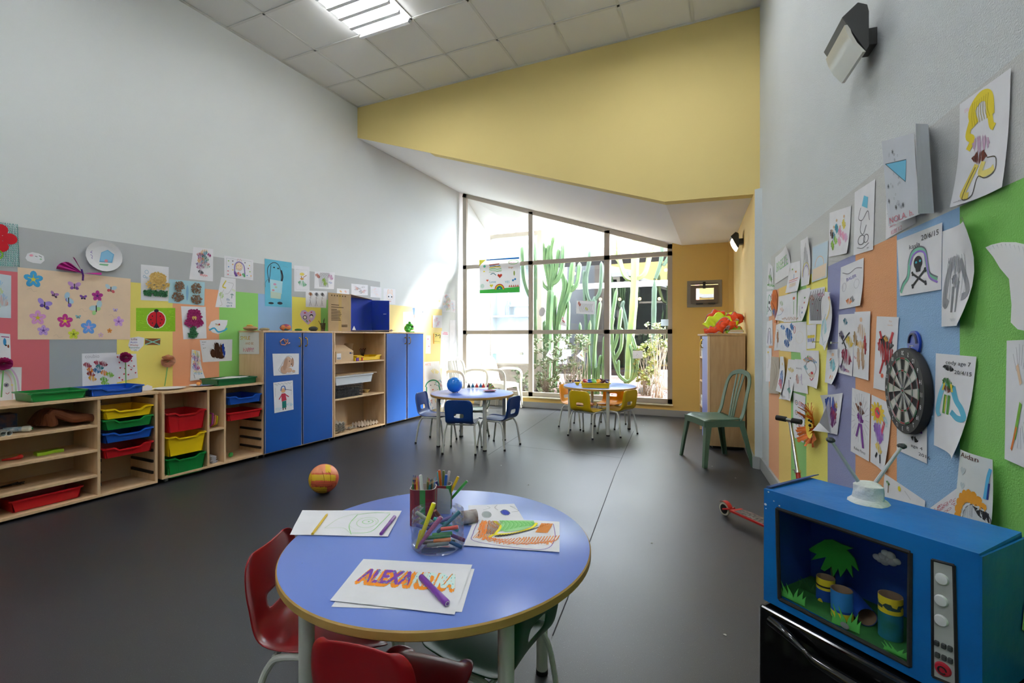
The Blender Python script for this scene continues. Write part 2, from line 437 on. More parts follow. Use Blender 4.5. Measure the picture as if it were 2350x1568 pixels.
# ---- right wall: rough plaster
mb = MB(); y1 = 4.63
mb.prism([(rx(YBK), YBK, 0), (rx(y1), y1, 0), (rx(y1), y1, 4.3), (rx(YBK), YBK, 4.3)], (.15, 0, 0), WHITER)
mb.prism([(rx(y1), y1, 2.46), (rx(4.9), 4.9, 2.46), (rx(4.9), 4.9, 4.3), (rx(y1), y1, 4.3)], (.15, 0, 0), WHITER)
wall_right = tag(mb.build('wall_right'), kind='structure')
ROF = RNORM * .0012
def ry(u, v=800): return RW(u, v).y
def rpatch(y0, y1, z0, z1, c, nm, k=0): paint(wall_right, [(rx(y0), y0, z0), (rx(y1), y1, z0), (rx(y1), y1, z1), (rx(y0), y0, z1)], c, nm, ROF * (1 + k), True)
ZR1 = RW(2040, 369).z; ZR0 = RW(2059, 540).z
rpatch(-.5, ry(1770), ZR0, ZR1, (205, 206, 204), 'pale_plaster')
yb = [ry(u) for u in (1765, 1788, 1816, 1851, 1900, 1964, 2059, 2204)]
rp = [((236, 172, 130), 'apricot_r'), ((242, 208, 120), 'maize_r'), ((150, 208, 124), 'green_r'), ((246, 236, 120), 'lemon_r'), ((150, 154, 196), 'lilac_r'), ((232, 166, 116), 'orange_r'), ((150, 188, 226), 'blue_r'), ((130, 196, 98), 'grass_r')]
for i, (c, nm) in enumerate(rp):
 a = yb[i]; b = yb[i + 1] if i + 1 < len(yb) else -.5
 rpatch(b, a, 0, ZR0, c, nm)
# ---- jog between the main right wall and the alcove, alcove right wall, ochre end wall
JG = mat('paint_jog', (206, 214, 216), rough=.75, bump=.2, bscale=200, spec=.25)
jx0, jy0 = .294, 4.66
mb = MB(); mb.prism([(rx(y1), y1, 0), (jx0, jy0, 0), (jx0 + .02, jy0 + .12, 0), (rx(y1) + .14, jy0 + .12, 0)], (0, 0, 2.46), JG)
tag(mb.build('wall_pier'), kind='structure')
mb = MB(); ax1 = YP(1683, 700, YW).x
mb.prism([(jx0, jy0, 0), (ax1, YW, 0), (ax1 + .3, YW, 0), (jx0 + .3, jy0, 0)], (0, 0, 2.455), YEL3)
wall_alcove = tag(mb.build('wall_alcove'), kind='structure')
def alx(y): return jx0 + (ax1 - jx0) * (y - jy0) / (YW - jy0)
mb = MB(); cx_ = YP(1672, 700, YW).x
mb.box((cx_, YW - .06, 0), (ax1 + .05, YW + .02, 2.5), YEL2)
tag(mb.build('wall_pilaster'), kind='structure')
# window wall: yellow with the big opening
WX0 = YP(1060, 700, YW).x; WX1 = YP(1543, 700, YW).x
ZS = YP(1500, 926, YW).z          # opening bottom
RP = [YP(1525, 463, YB), YP(826, 315, YB), YP(1762, 443, YB)]
zr = RP[0].z; xr_ = RP[0].x; zl = RP[1].z
slope = (zl - zr) / (xr_ - RP[1].x)
def ceil_z(x): return zr + max(0, (xr_ - x)) * slope
sw = [YP(1577, 706, YW), YP(1657, 642, YW)]   # small window
mb = MB(); T = (0, .12, 0)
mb.prism([(lx(YW), YW, 0), (.6, YW, 0), (.6, YW, ZS), (lx(YW), YW, ZS)], T, YEL2)
mb.prism([(WX1, YW, ZS), (sw[0].x, YW, ZS), (sw[0].x, YW, 2.6), (WX1, YW, 2.6)], T, YEL2)
mb.prism([(sw[1].x, YW, ZS), (.6, YW, ZS), (.6, YW, 2.6), (sw[1].x, YW, 2.6)], T, YEL2)
mb.prism([(sw[0].x, YW, ZS), (sw[1].x, YW, ZS), (sw[1].x, YW, sw[0].z), (sw[0].x, YW, sw[0].z)], T, YEL2)
mb.prism([(sw[0].x, YW, sw[1].z), (sw[1].x, YW, sw[1].z), (sw[1].x, YW, 2.6), (sw[0].x, YW, 2.6)], T, YEL2)
tag(mb.build('wall_window'), kind='structure')
mb = MB(); mb.box((WX0 - .02, YW - .035, ZS - .018), (WX1 + .01, YW + .08, ZS), mat('sill_cream', (245, 236, 205), rough=.4))
tag(mb.build('trim_1'), kind='structure')
# yellow wall above the alcove
mb = MB(); xl = lx(YB); xR = rx(YB) + .05
mb.prism([(xl, YB, zl), (xr_, YB, zr), (xR, YB, RP[2].z), (xR, YB, 4.3), (xl, YB, 4.3)], (0, .12, 0), YEL)
tag(mb.build('wall_gable'), kind='structure')
# alcove ceiling (sloped part and flat part)
CW = mat('ceiling_white', (243, 242, 241), rough=.8, bump=.02, bscale=50, spec=.2)
mb = MB(); y2 = YW + .14
mb.prism([(lx(YB) - .02, YB + .005, zl + .005), (xr_, YB + .005, zr + .004), (xr_, y2, zr + .004), (lx(YB) - .02, y2, zl + .005)], (0, 0, .12), CW)
tag(mb.build('ceiling_slope'), kind='structure')
mb = MB(); mb.prism([(xr_, YB + .005, zr + .004), (xR, YB + .005, RP[2].z + .004), (xR, y2, zr - .0), (xr_, y2, zr + .004)], (0, 0, .12), CW)
tag(mb.build('ceiling_flat'), kind='structure')
# skirting
def skirt(name, a, b, n, h=.09, t=.018):
 a = Vector(a); b = Vector(b); n = Vector(n).normalized() * t; m = MB()
 m.prism([a, b, b + n, a + n], (0, 0, h), SKIRT); return tag(m.build(name, bevel=.003), kind='structure')
zsk = YP(1500, 939, YW).z
skirt('baseboard_window', (-3.85, YW, 0), (cx_, YW, 0), (0, -1, 0), h=zsk)
skirt('baseboard_alcove', (alx(7.09), 7.09, 0), (jx0, jy0, 0), (-1, 0, 0), h=.105)
skirt('baseboard_pier', (jx0 - .018, jy0 - .005, 0), (rx(y1) - .018, y1 - .002, 0), (0, -1, 0), h=.105)
skirt('baseboard_right', (rx(4.615), 4.615, 0), (rx(-2.5), -2.5, 0), RNORM, h=.105)
# wall behind camera
mb = MB(); mb.box((lx(YBK) - .1, YBK - .12, 0), (rx(YBK) + .1, YBK, 4.3), WHITE); tag(mb.build('wall_rear'), kind='structure')
# ---- suspended ceiling: tiles + tee bars
TILE = mat('ceiling_tile', (240, 240, 237), rough=.9, bump=.12, bscale=300, spec=.1)
TEE = mat('tee_bar', (226, 226, 222), rough=.6)
XS = [-4.6] + [-3.82 + .6 * k for k in range(9)] + [1.2]
YS = [4.75] + [4.225 - .6 * k for k in range(12)] + [-2.7]
FIX = [(2, 2), (6, 2), (2, 6), (6, 6), (2, 10), (6, 10)]     # (column, row) cells holding luminaires
mb = MB(); tb = MB()
for i in range(len(XS) - 1):
 for j in range(len(YS) - 1):
  if (i, j) in FIX: continue
  mb.quad((XS[i], YS[j], ZC + .006), (XS[i + 1], YS[j], ZC + .006), (XS[i + 1], YS[j + 1], ZC + .006), (XS[i], YS[j + 1], ZC + .006), TILE)
ceiling = tag(mb.build('ceiling'), kind='structure')
for x in XS[1:-1]: tb.box((x - .012, -2.7, ZC - .001), (x + .012, 4.75, ZC + .004), TEE)
for y in YS[1:-1]: tb.box((-4.6, y - .012, ZC - .001), (1.2, y + .012, ZC + .004), TEE)
tb.box((-4.6, 4.725, ZC - .002), (1.2, 4.752, ZC + .003), TEE)
tb.prism([(lx(-2.6), -2.6, ZC - .002), (lx(4.75), 4.75, ZC - .002), (lx(4.75) + .025, 4.75, ZC - .002), (lx(-2.6) + .025, -2.6, ZC - .002)], (0, 0, .004), TEE)
tb.build('ceiling_grid', parent=ceiling)
mb = MB(); mb.box((-4.7, -2.75, ZC + .2), (1.3, 4.8, ZC + .25), WHITE); mb.build('roof_slab', parent=ceiling)
LOUV = mat('louvre_bright', (240, 242, 245), rough=.25, metal=.3)
TUBEM = mat('lamp_tube', (250, 252, 255), emis=LAMP)
def luminaire(i, j):
 x0, x1, ya, yb_ = XS[i] + .015, XS[i + 1] - .015, YS[j + 1] + .015, YS[j] - .015
 t = empty('ceiling_light', ((x0 + x1) / 2, (ya + yb_) / 2, ZC), 0); w = (x1 - x0) / 2
 h = MB()
 h.add([(-w, -w, 0), (w, -w, 0), (w, w, 0), (-w, w, 0), (-w, -w, .09), (w, -w, .09), (w, w, .09), (-w, w, .09)], [(4, 5, 6, 7), (0, 1, 5, 4), (1, 2, 6, 5), (2, 3, 7, 6), (3, 0, 4, 7)], LOUV)
 h.build('housing', parent=t)
 for k in range(4):
  y = -w + w / 4 + k * w / 2; tb = MB(); tb.tube([(-w + .02, y, -.022), (w - .02, y, -.022)], .014, TUBEM, n=10); tb.build('tube', parent=t)
 l = MB()
 for k in range(5):
  y = -w + k * w / 2; l.add([(-w, y - .018, -.04), (w, y - .018, -.04), (w, y + .018, -.04), (-w, y + .018, -.04), (-w, y, .0), (w, y, .0)], [(0, 1, 2, 3), (0, 1, 5, 4), (3, 2, 5, 4)], LOUV)
 for k in range(1, 8):
  x = -w + k * w / 4; l.box((x - .001, -w, -.038), (x + .001, w, -.026), LOUV)
 l.build('louvre', parent=t)
 return t
for k, (i, j) in enumerate(FIX):
 t = luminaire(i, j)
 if k == 0: tag(t, 'square louvred fluorescent light glowing in the tiled ceiling', 'ceiling light')
 else: tag(t, 'square louvred ceiling light outside the picture', 'ceiling light', 'further ceiling lights')
# ---- big window: frame bars and panes
Y_ = YW + .03
def fb(m, a, b, w, d=.05, y=Y_):
 """bar between two (x,z) points, w wide"""
 a = Vector((a[0], 0, a[1])); b = Vector((b[0], 0, b[1])); t = (b - a).normalized(); n = Vector((-t.z, 0, t.x)) * w / 2; o = Vector((0, y, 0))
 m.prism([a - n + o, b - n + o, b + n + o, a + n + o], (0, d, 0), FRAME)
xm1 = YP(1217.5, 700, Y_).x; xm2 = YP(1392.5, 700, Y_).x; xa = WX0 + .035; xb = WX1 - .035
zt1 = YP(1222, 603, Y_).z; zt2 = YP(1300, 762, Y_).z; zb_ = ZS + .035
def zc(x): return ceil_z(x) - .045
m = MB()
fb(m, (xa, ZS), (xa, zc(xa) + .03), .07); fb(m, (xb, ZS), (xb, zc(xb) + .03), .07)
fb(m, (WX0, zb_), (WX1, zb_), .07); fb(m, (WX0, zc(WX0)), (WX1, zc(WX1)), .075)
fb(m, (xm1, ZS), (xm1, zc(xm1)), .075); fb(m, (xm2, ZS), (xm2, zc(xm2)), .085)
fb(m, (WX0, zt2), (WX1, zt2), .065); fb(m, (WX0, zt1), (WX1, zt1), .065)
window_1 = tag(m.build('window_1', bevel=.004), kind='structure')
GL = glassmat('window_glass', 'f4f9f8', .05)
xs = [xa, xm1, xm2, xb]; zs = [zb_, zt2, zt1]
for i in range(3):
 for j in range(2):
  g = MB(); y = Y_ + .025; g.quad((xs[i] + .03, y, zs[j] + .03), (xs[i + 1] - .03, y, zs[j] + .03), (xs[i + 1] - .03, y, zs[j + 1] - .03), (xs[i] + .03, y, zs[j + 1] - .03), GL); g.build('pane', parent=window_1)
 g = MB(); y = Y_ + .025; g.quad((xs[i] + .03, y, zs[2] + .03), (xs[i + 1] - .03, y, zs[2] + .03), (xs[i + 1] - .03, y, zc(xs[i + 1])), (xs[i] + .03, y, zc(xs[i])), GL); g.build('pane', parent=window_1)
# ---- small hopper window in the ochre wall
m = MB(); x0, z0, x1, z1 = sw[0].x, sw[0].z, sw[1].x, sw[1].z
FR2 = mat('frame_taupe_pale', (150, 142, 128), rough=.5)
for (a, b) in (((x0, z0), (x1, z0 + .05)), ((x0, z1 - .05), (x1, z1)), ((x0, z0 + .05), (x0 + .05, z1 - .05)), ((x1 - .05, z0 + .05), (x1, z1 - .05))):
 m.box((a[0], YW - .012, a[1]), (b[0], YW + .05, b[1]), FR2)
window_2 = tag(m.build('window_2', bevel=.003), kind='structure')
FRD = mat('frame_brown', (110, 98, 86), rough=.5)
m = MB(); a0, c0, a1, c1 = x0 + .05, z0 + .05, x1 - .05, z1 - .07
p0 = YP(1598, 689, YW); p1 = YP(1638, 661, YW)
for (a, b) in (((a0, c0), (a1, p0.z)), ((a0, p1.z), (a1, c1)), ((a0, p0.z), (p0.x, p1.z)), ((p1.x, p0.z), (a1, p1.z))):
 m.box((a[0], YW - .045, a[1]), (b[0], YW - .005, b[1]), FRD)
m.build('sash', parent=window_2, bevel=.004)
m = MB(); m.quad((p0.x, YW - .02, p0.z), (p1.x, YW - .02, p0.z), (p1.x, YW - .02, p1.z), (p0.x, YW - .02, p1.z), GL); m.build('pane', parent=window_2)
m = MB(); xc = (a0 + a1) / 2
m.box((a0, YW - .015, c1 + .012), (a1, YW + .0, c1 + .03), FRD); m.box((xc - .018, YW - .06, c1 - .05), (xc + .018, YW - .04, c1 + .045), mat('latch_black', (30, 28, 26), rough=.4))
m.build('latch', parent=window_2)
for k in (.2, .65):
 m = MB(); m.box((a0 + (a1 - a0) * k, YW - .055, c0 - .012), (a0 + (a1 - a0) * k + .09, YW - .03, c0 + .006), MATS['latch_black']); m.build('hinge', parent=window_2)
# ================================================================== FURNITURE
WOOD = mat('beech_laminate', (222, 190, 150), rough=.5, col2=(212, 178, 136), vscale=5, stretch=(6, 6, 1), spec=.35)
WOODE = mat('beech_edge', (232, 204, 168), rough=.45, spec=.4)
BACKP = mat('cabinet_back', (196, 168, 132), rough=.6)
BLUE = mat('door_blue', (14, 84, 168), rough=.42, spec=.45, bump=.03, bscale=200, var=.04, vscale=3)
BRASS = mat('brass', (214, 170, 60), rough=.25, metal=.9)
BLK = mat('black_plastic', (16, 16, 17), rough=.5)
_n = math.sqrt(1 + LS * LS); DIRL = Vector((LS, 1, 0)) / _n
WM = Matrix(((DIRL.x, LNORM.x, 0, LC), (DIRL.y, LNORM.y, 0, 0), (0, 0, 1, 0), (0, 0, 0, 1)))   # (s along the wall, d from the wall, z)
WMI = WM.inverted()
CD = .36
def CP(u, v, d=CD):                     # pixel -> (s, d, z) on the cabinets' front plane
 return WMI @ PL(u, v, 1, -LS, LC + d * _n)
def at(t, frame=None):
 m = MB(); m.M = Matrix.Translation(-t.location) @ (frame or Matrix.Identity(4)); return m
def unit(name, s0, s1, label, cat, group=None):
 return empty(name, tuple(WM @ Vector(((s0 + s1) / 2, CD / 2, 0))), 0, label, cat, group)
PT = .018
def shelfbox(t, s0, s1, zb, zt, parts, d0=.005, d1=CD, backp=True):
 """parts: list of (kind, ...) panels; returns"""
 def P(name, lo, hi, mt=WOOD): m = at(t, WM); m.box(lo, hi, mt); return m.build(name, parent=t, bevel=.0012)
 P('side_panel', (s0, d0, zb), (s0 + PT, d1, zt - PT)); P('side_panel', (s1 - PT, d0, zb), (s1, d1, zt - PT))
 P('top_board', (s0 - .004, d0, zt - PT), (s1 + .004, d1 + .004, zt))
 P('bottom_board', (s0 + PT, d0, zb), (s1 - PT, d1, zb + PT))
 if backp: P('back_panel', (s0 + PT, d0, zb + PT), (s1 - PT, d0 + .008, zt - PT), BACKP)
 for p in parts:
  if p[0] == 'v': P('partition', (p[1] - PT / 2, d0 + .008, zb + PT), (p[1] + PT / 2, d1 - .004, zt - PT))
  elif p[0] == 'h': P('shelf', (p[1], d0 + .008, p[3] - PT), (p[2], d1 - .004, p[3]))
def runner(t, s, z, side, L=.3):
 m = at(t, WM); m.box((s, CD - .02 - L, z - .008), (s + .012 * side, CD - .02, z + .012), BLK) if side > 0 else m.box((s - .012, CD - .02 - L, z - .008), (s, CD - .02, z + .012), BLK)
 m.build('tray_runner', parent=t)
PLA = {}
for nm, c in dict(red=(196, 22, 30), yellow=(248, 208, 14), green=(16, 132, 58), blue=(18, 84, 184), white=(225, 230, 234), dkgreen=(14, 104, 56)).items():
 PLA[nm] = mat('tray_plastic_' + nm, c, rough=.32, spec=.5)
def tray(s0, s1, z, h, depth, colr, label, group, d1=CD + .012, dip=True, world=None, name='plastic_tray'):
 """tray whose rim top is at z"""
 w = (s1 - s0); c = PLA[colr]
 fr = world if world is not None else WM
 loc = fr @ Vector(((s0 + s1) / 2, d1 - depth / 2, z - h))
 t = tag(bpy.data.objects.new('x', None), None); bpy.data.objects.remove(t)
 m = MB(); R = Matrix.Translation(-loc) @ fr @ Matrix.Translation(((s0 + s1) / 2, d1 - depth / 2, z - h)); m.M = R
 W = w / 2; D = depth / 2; e = min(.02, h * .18); dp = .02 if dip else 0; th = .0025
 bot = [(-W + e + .006, -D + e, 0), (W - e - .006, -D + e, 0), (W - e - .006, D - e, 0), (-W + e + .006, D - e, 0)]
 m.quad(*bot, c); m.quad(*[(x, y, z_ + th) for x, y, z_ in bot], c)
 a = w * .30; b = w * .21
 top = [(-W + .012, D), (-a, D), (-b, D), (b, D), (a, D), (W - .012, D)]
 tz = [h, h, h - dp, h - dp, h, h]
 # front wall strip
 vs = []; fs = []
 for i, (x, y) in enumerate(top):
  f = (x + W) / w; bx = bot[3][0] + (bot[2][0] - bot[3][0]) * f
  vs += [(x, y - .008, tz[i]), (bx, D - e, 0)]
 fs = [(2 * i, 2 * i + 1, 2 * i + 3, 2 * i + 2) for i in range(len(top) - 1)]
 m.add(vs, fs, c)
 m.add([(x, y - .003 - (.0), z_) for (x, y, z_) in vs], [tuple(reversed(f)) for f in fs], c)
 # other walls
 for (p, q, r, s_) in (((-W + .012, D - .008, h), (-W + .012, -D, h), bot[0], bot[3]), ((-W + .012, -D, h), (W - .012, -D, h), bot[1], bot[0]), ((W - .012, -D, h), (W - .012, D - .008, h), bot[2], bot[1])):
  m.quad(p, q, r, s_, c)
 o = m.build(name, loc=tuple(loc)); tag(o, label, 'tray', group)
 r = MB(); r.M = R
 path = [(-W + .004, -D, h)] + [(-W + .004, D - .01, h), (-W + .014, D, h)] + [(x, D, zz) for (x, y), zz in zip(top[1:-1], tz[1:-1])] + [(W - .014, D, h), (W - .004, D - .01, h), (W - .004, -D, h)]
 r.tube(path, 1, c, sec=[(-.006, -.007), (.008, -.007), (.008, .003), (-.006, .003)], up=(0, 0, 1), closed=True)
 r.build('rim', parent=o)
 return o
# ---- low unit 1 (against the left wall, runs out of the picture)
sA = CP(0, 1000).x - .028; sB = CP(362, 1000).x; zt1_ = CP(360, 899).z; zb1_ = .02
lu1 = unit('storage_shelf', sA, sB, 'low beech shelf unit with four shallow trays, nearest the camera on the window-less side', 'shelf unit')
lu1['label'] = 'low beech unit with open shelves and one stack of four shallow trays'
sp = CP(228, 1000).x; zsh = [CP(u, v).z for u, v in ((120, 989), (120, 1050), (120, 1112))]
shelfbox(lu1, sA, sB, zb1_, zt1_, [('v', sp)] + [('h', sA + PT, sp - PT / 2, z) for z in zsh])
rz1 = [CP(346, v).z for v in (929.5, 952.7, 980.5, 1013)]
for z in rz1: runner(lu1, sB - PT, z - .012, -1); runner(lu1, sp + PT / 2, z - .012, 1)
for v in (1037, 1062, 1088, 912): runner(lu1, sB - PT, CP(346, v).z, -1); runner(lu1, sp + PT / 2, CP(346, v).z, 1)
for z, c in zip(rz1, ('yellow', 'green', 'blue', 'red')):
 tray(sp + PT / 2 + .012, sB - PT - .012, z, .07, .30, c, f'shallow {c} plastic tray in the right bay of the long low shelf unit', 'shallow trays in the long low unit')
# ---- low unit 2
sC = CP(372, 1000).x; sD = CP(607, 1000).x; zt2_ = CP(604, 878).z
lu2 = unit('storage_shelf', sC, sD, 'low beech storage unit on castors with three deep trays, beside the tall blue cupboards', 'shelf unit')
q1 = CP(479, 1000).x; q2 = CP(517, 1000).x
shelfbox(lu2, sC, sD, .035, zt2_, [('v', q1), ('v', q2), ('h', q1 + PT / 2, q2 - PT / 2, CP(500, 983).z)])
rz2 = [CP(472, v).z for v in (939, 990, 1037)]
for z in rz2: runner(lu2, q1 - PT / 2, z - .012, -1); runner(lu2, sC + PT, z - .012, 1)
runner(lu2, q1 - PT / 2, CP(472, 899).z, -1)
for z, c in zip(rz2, ('red', 'yellow', 'green')):
 tray(sC + PT + .012, q1 - PT / 2 - .012, z, .155, .30, c, f'deep {c} plastic tray in the left bay of the castor unit', 'deep trays in the castor unit')
zb2 = [CP(593, v).z for v in (904, 939)]
for z, c in zip(zb2, ('blue', 'red')):
 tray(q2 + PT / 2 + .012, sD - PT - .012, z, .07, .30, c, f'shallow {c} plastic tray in the right bay of the castor unit', 'shallow trays in the castor unit', dip=(c == 'blue'))
for v in (883, 904, 924, 941, 965, 987, 1008, 1028):
 runner(lu2, sD - PT, CP(596, v).z - .008, -1)
CAST = mat('castor_grey', (170, 168, 162), rough=.5)
for s in (sC + .05, sD - .05):
 for d in (.06, CD - .045):
  m = at(lu2, WM); m.lathe([(0.002, -.01), (.016, -.01), (.017, 0), (.016, .01), (.002, .01)], CAST, (s, d, .0175), n=14, ax=(1, 0, 0)); m.box((s - .012, d - .012, .018), (s + .012, d + .012, .035), CAST); m.build('castor', parent=lu2)
# ---- tall units
ZT = CP(608, 758.5).z; ZBt = .03
def tall(name, u0, u1, label, cat, parts=(), doors=None, backp=True, ctop=ZT):
 s0 = CP(u0, 900).x; s1 = CP(u1, 900).x
 t = unit(name, s0, s1, label, cat)
 shelfbox(t, s0, s1, ZBt, ctop, parts, backp=backp)
 for s in (s0 + .03, s1 - .03):
  m = at(t, WM); m.lathe([(.014, 0), (.014, ZBt)], BLK, (s, CD - .04, 0), n=10); m.build('foot', parent=t)
  m = at(t, WM); m.lathe([(.014, 0), (.014, ZBt)], BLK, (s, .05, 0), n=10); m.build('foot', parent=t)
 if doors:
  for (ua, ub, side) in doors:
   a = CP(ua, 900, CD + .018).x; b = CP(ub, 900, CD + .018).x
   m = at(t, WM); m.box((a, CD + .001, ZBt + .012), (b, CD + .018, ctop - PT - .004), BLUE); d = m.build('door', parent=t, bevel=.0012)
   hs = (b - .03) if side > 0 else (a + .03); hz = ctop - .115
   m = MB(); m.M = Matrix.Translation(-t.location) @ WM
   pts = [(hs, CD + .018, hz + .045), (hs, CD + .032, hz + .042), (hs, CD + .042, hz + .025), (hs, CD + .044, hz), (hs, CD + .042, hz - .025), (hs, CD + .032, hz - .042), (hs, CD + .018, hz - .045)]
   m.tube(smoothpath(pts, 3), .0042, BRASS, n=8)
   for q in (.042, -.042): m.ball((hs, CD + .022, hz + q), .0085, BRASS, n=10, m=6)
   h = m.build('handle', parent=d, smooth=True)
   e = MB(); e.M = Matrix.Translation(-t.location) @ WM
   for (x0, x1) in ((a, a + .002), (b - .002, b)): e.box((x0, CD + .0175, ZBt + .012), (x1, CD + .0186, ctop - PT - .004), WOODE)
   e.build('edge_strip', parent=d)
 return t, s0, s1
t1_, a_, b_ = tall('cupboard', 604, 765, 'tall beech cupboard with two blue doors and pictures taped on one', 'cupboard', doors=((609, 692.5, 1), (696, 763, -1)))
zz = [CP(768, 832.7).z, CP(768, 917.5).z]
s0_ = CP(766.5, 900).x; s1_ = CP(884, 900).x
t2_, a2_, b2_ = tall('bookcase', 766.5, 884, 'tall open beech bookcase between the two pairs of blue doors', 'bookcase', parts=[('h', s0_ + PT, s1_ - PT, z) for z in zz])
t3_, a3_, b3_ = tall('cupboard', 885.5, 973, 'tall beech cupboard with plain blue doors nearest the big window', 'cupboard', doors=((888, 932.5, 1), (935.5, 971.5, -1)))
# ---- round school tables
LAM = mat('laminate_periwinkle', (112, 138, 214), rough=.28, spec=.5, bump=.02, bscale=400, var=.03, vscale=2)
PLYE = mat('table_edge_beech', (190, 152, 84), rough=.45, var=.12, vscale=9, stretch=(1, 1, 6))
LEGM = mat('leg_enamel', (206, 208, 200), rough=.4)
def table(c, ang, label, R=.447, top=.55):
 t = empty('round_table', (c[0], c[1], 0), ang, label, 'table', 'round blue tables')
 m = MB(); m.lathe([(0.001, top - .025), (R - .004, top - .025), (R, top - .021), (R, top - .004), (R - .003, top - .0008), (.001, top - .0008)], PLYE, n=96, cap=False); m.build('edge_band', parent=t, smooth=True)
 m = MB(); m.lathe([(.001, top - .0006), (R - .0035, top - .0006), (R - .0045, top), (.001, top)], LAM, n=96, cap=False); m.build('tabletop', parent=t, smooth=True)
 for k in range(4):
  a = k * pi / 2; x, y = .376 * cos(a), .376 * sin(a)
  m = MB(); m.lathe([(.0195, .012), (.0195, top - .026)], LEGM, (x, y, 0), n=20); l = m.build('leg', parent=t, smooth=True)
  m = MB(); m.lathe([(.021, 0), (.021, .014), (.019, .016)], BLK, (x, y, 0), n=16); m.build('foot_cap', parent=l)
 return t
TN = table((-.767, 1.211), radians(-34), 'round blue table in front with drawings and a jar of felt pens')
T1 = table((-2.44, 4.48), radians(-42), 'round blue table with a blue balloon and painted egg cartons')
T2 = table((-1.353, 5.78), radians(-62), 'round blue table by the window with a yellow tray of toys')
# ---- school chairs
def chair_mesh(cm, h=.54):
 NC = 12
 prof = []                                           # (y, z, halfwidth)
 for (y, z, w) in [(.186, .282, .088), (.183, .290, .112), (.172, .298, .134), (.15, .304, .152), (.10, .303, .156), (.04, .300, .158), (-.02, .298, .158), (-.08, .298, .155), (-.12, .303, .153), (-.148, .318, .151), (-.160, .340, .150), (-.166, .362, .150), (-.170, .384, .150), (-.173, .402, .150), (-.177, .425, .152), (-.181, .450, .153), (-.184, .475, .152), (-.187, .500, .148), (-.189, .518, .141), (-.190, .531, .128), (-.190, h, .105)]:
  prof.append((y, z, w * .94))
 N = len(prof); vs = []
 for i, (y, z, w) in enumerate(prof):
  y0, z0, _ = prof[max(0, i - 1)]; y1, z1, _ = prof[min(N - 1, i + 1)]
  t = Vector((0, y1 - y0, z1 - z0)).normalized(); n = Vector((0, t.z, -t.y))       # n: outer side (under / behind)
  n = -Vector((0, -t.z, t.y)) if True else n
  for k in range(NC + 1):
   f = k / NC * 2 - 1; x = w * (f if abs(f) < .95 else f)
   cup = .012 * (abs(f) ** 2) * min(1, i / 5) ; lip = -.016 * max(0, (abs(f) - .86) / .14) ** 1.5
   off = (cup + lip)                       # toward the sitter, then turned outward at the rim
   p = Vector((x, y, z)) - n * off * -1 if False else Vector((x, y, z)) + Vector((0, -t.z, t.y)) * off
   vs.append(tuple(p))
 fs = []
 for i in range(N - 1):
  for k in range(NC):
   if 11 <= i <= 12 and 4 <= k <= 7: continue        # hand hole
   fs.append((i * (NC + 1) + k, i * (NC + 1) + k + 1, (i + 1) * (NC + 1) + k + 1, (i + 1) * (NC + 1) + k))
 m = MB(); m.add(vs, fs, cm); return m
def make_chair(cm, label, cat='chair', group=None):
 t = empty('school_chair', (0, 0, 0), 0, label, cat, group)
 chair_mesh(cm).build('shell', parent=t, smooth=True, solid=.006, sub=1, angle=180)
 for sg in (-1, 1):
  x = sg * .142; xf = sg * .165
  pts = [(xf, .165, .012), (sg * .152, .135, .20), (x, .118, .262), (x, .085, .284), (x, .0, .286), (x, -.08, .284), (x, -.112, .262), (sg * .152, -.135, .20), (xf, -.165, .012)]
  m = MB(); m.tube(smoothpath(pts, 4), .0095, LEGM, n=10); l = m.build('leg_frame', parent=t, smooth=True)
  for y in (.166, -.166):
   m = MB(); m.lathe([(.0115, 0), (.0115, .016), (.009, .02)], BLK, (xf, y, 0), n=12); m.build('foot_cap', parent=l)
 for y in (-.10, .09):
  m = MB(); m.tube([(-.142, y, .284), (.142, y, .284)], .0075, LEGM, n=8); m.build('crossbar', parent=t, smooth=True)
 return t
CH = {}
for nm, c, r in (('blue', (16, 58, 128), .38), ('red', (150, 16, 24), .28), ('green', (16, 84, 48), .38), ('yellow', (222, 186, 18), .4), ('orange', (250, 168, 12), .4)):
 CH[nm] = mat('chair_' + nm, c, rough=r, spec=.45)
def pose(t, c, rz, label, group):
 t.location = (c[0], c[1], 0); t.rotation_euler = (0, 0, rz); t['label'] = label; t['group'] = group; return t
first = {}
def chair(col, c, rz, label, group):
 if col not in first: first[col] = t = make_chair(CH[col], '')
 else: t = copy_tree(first[col])
 return pose(t, c, rz, label, group)
chair('blue', (-2.37, 4.15), .29, 'blue school chair with its back to the camera at the balloon table', 'chairs at the balloon table')
chair('blue', (-2.125, 4.49), 1.47, 'blue school chair tucked in on the green chair side of the balloon table', 'chairs at the balloon table')['label'] = 'blue school chair on the side of the balloon table facing the cupboards'
chair('blue', (-2.85, 4.41), -1.47, 'blue school chair between the blue cupboard and the balloon table', 'chairs at the balloon table')
chair('green', (-2.66, 4.93), 2.1, 'green school chair behind the balloon table', 'chairs at the balloon table')
chair('yellow', (-1.40, 5.385), -.30, 'yellow school chair with its back to the camera at the toy table', 'chairs at the toy table')
chair('yellow', (-1.10, 5.62), 1.125, 'yellow school chair turned sideways at the plastic garden chair side of the toy table', 'chairs at the toy table')
chair('orange', (-1.29, 6.10), pi - .05, 'orange yellow school chair behind the toy table facing the room', 'chairs at the toy table')
chair('orange', (-1.66, 5.85), -1.91, 'orange yellow school chair mostly hidden behind a leg of the toy table', 'chairs at the toy table')
fch = chair('red', (-.682, .915), .12, 'red school chair at the bottom edge with its back to the camera', 'chairs at the front table')
chair('red', (-1.07, 1.08), -1.19, 'red school chair with a hand hole at the side of the front table', 'chairs at the front table')
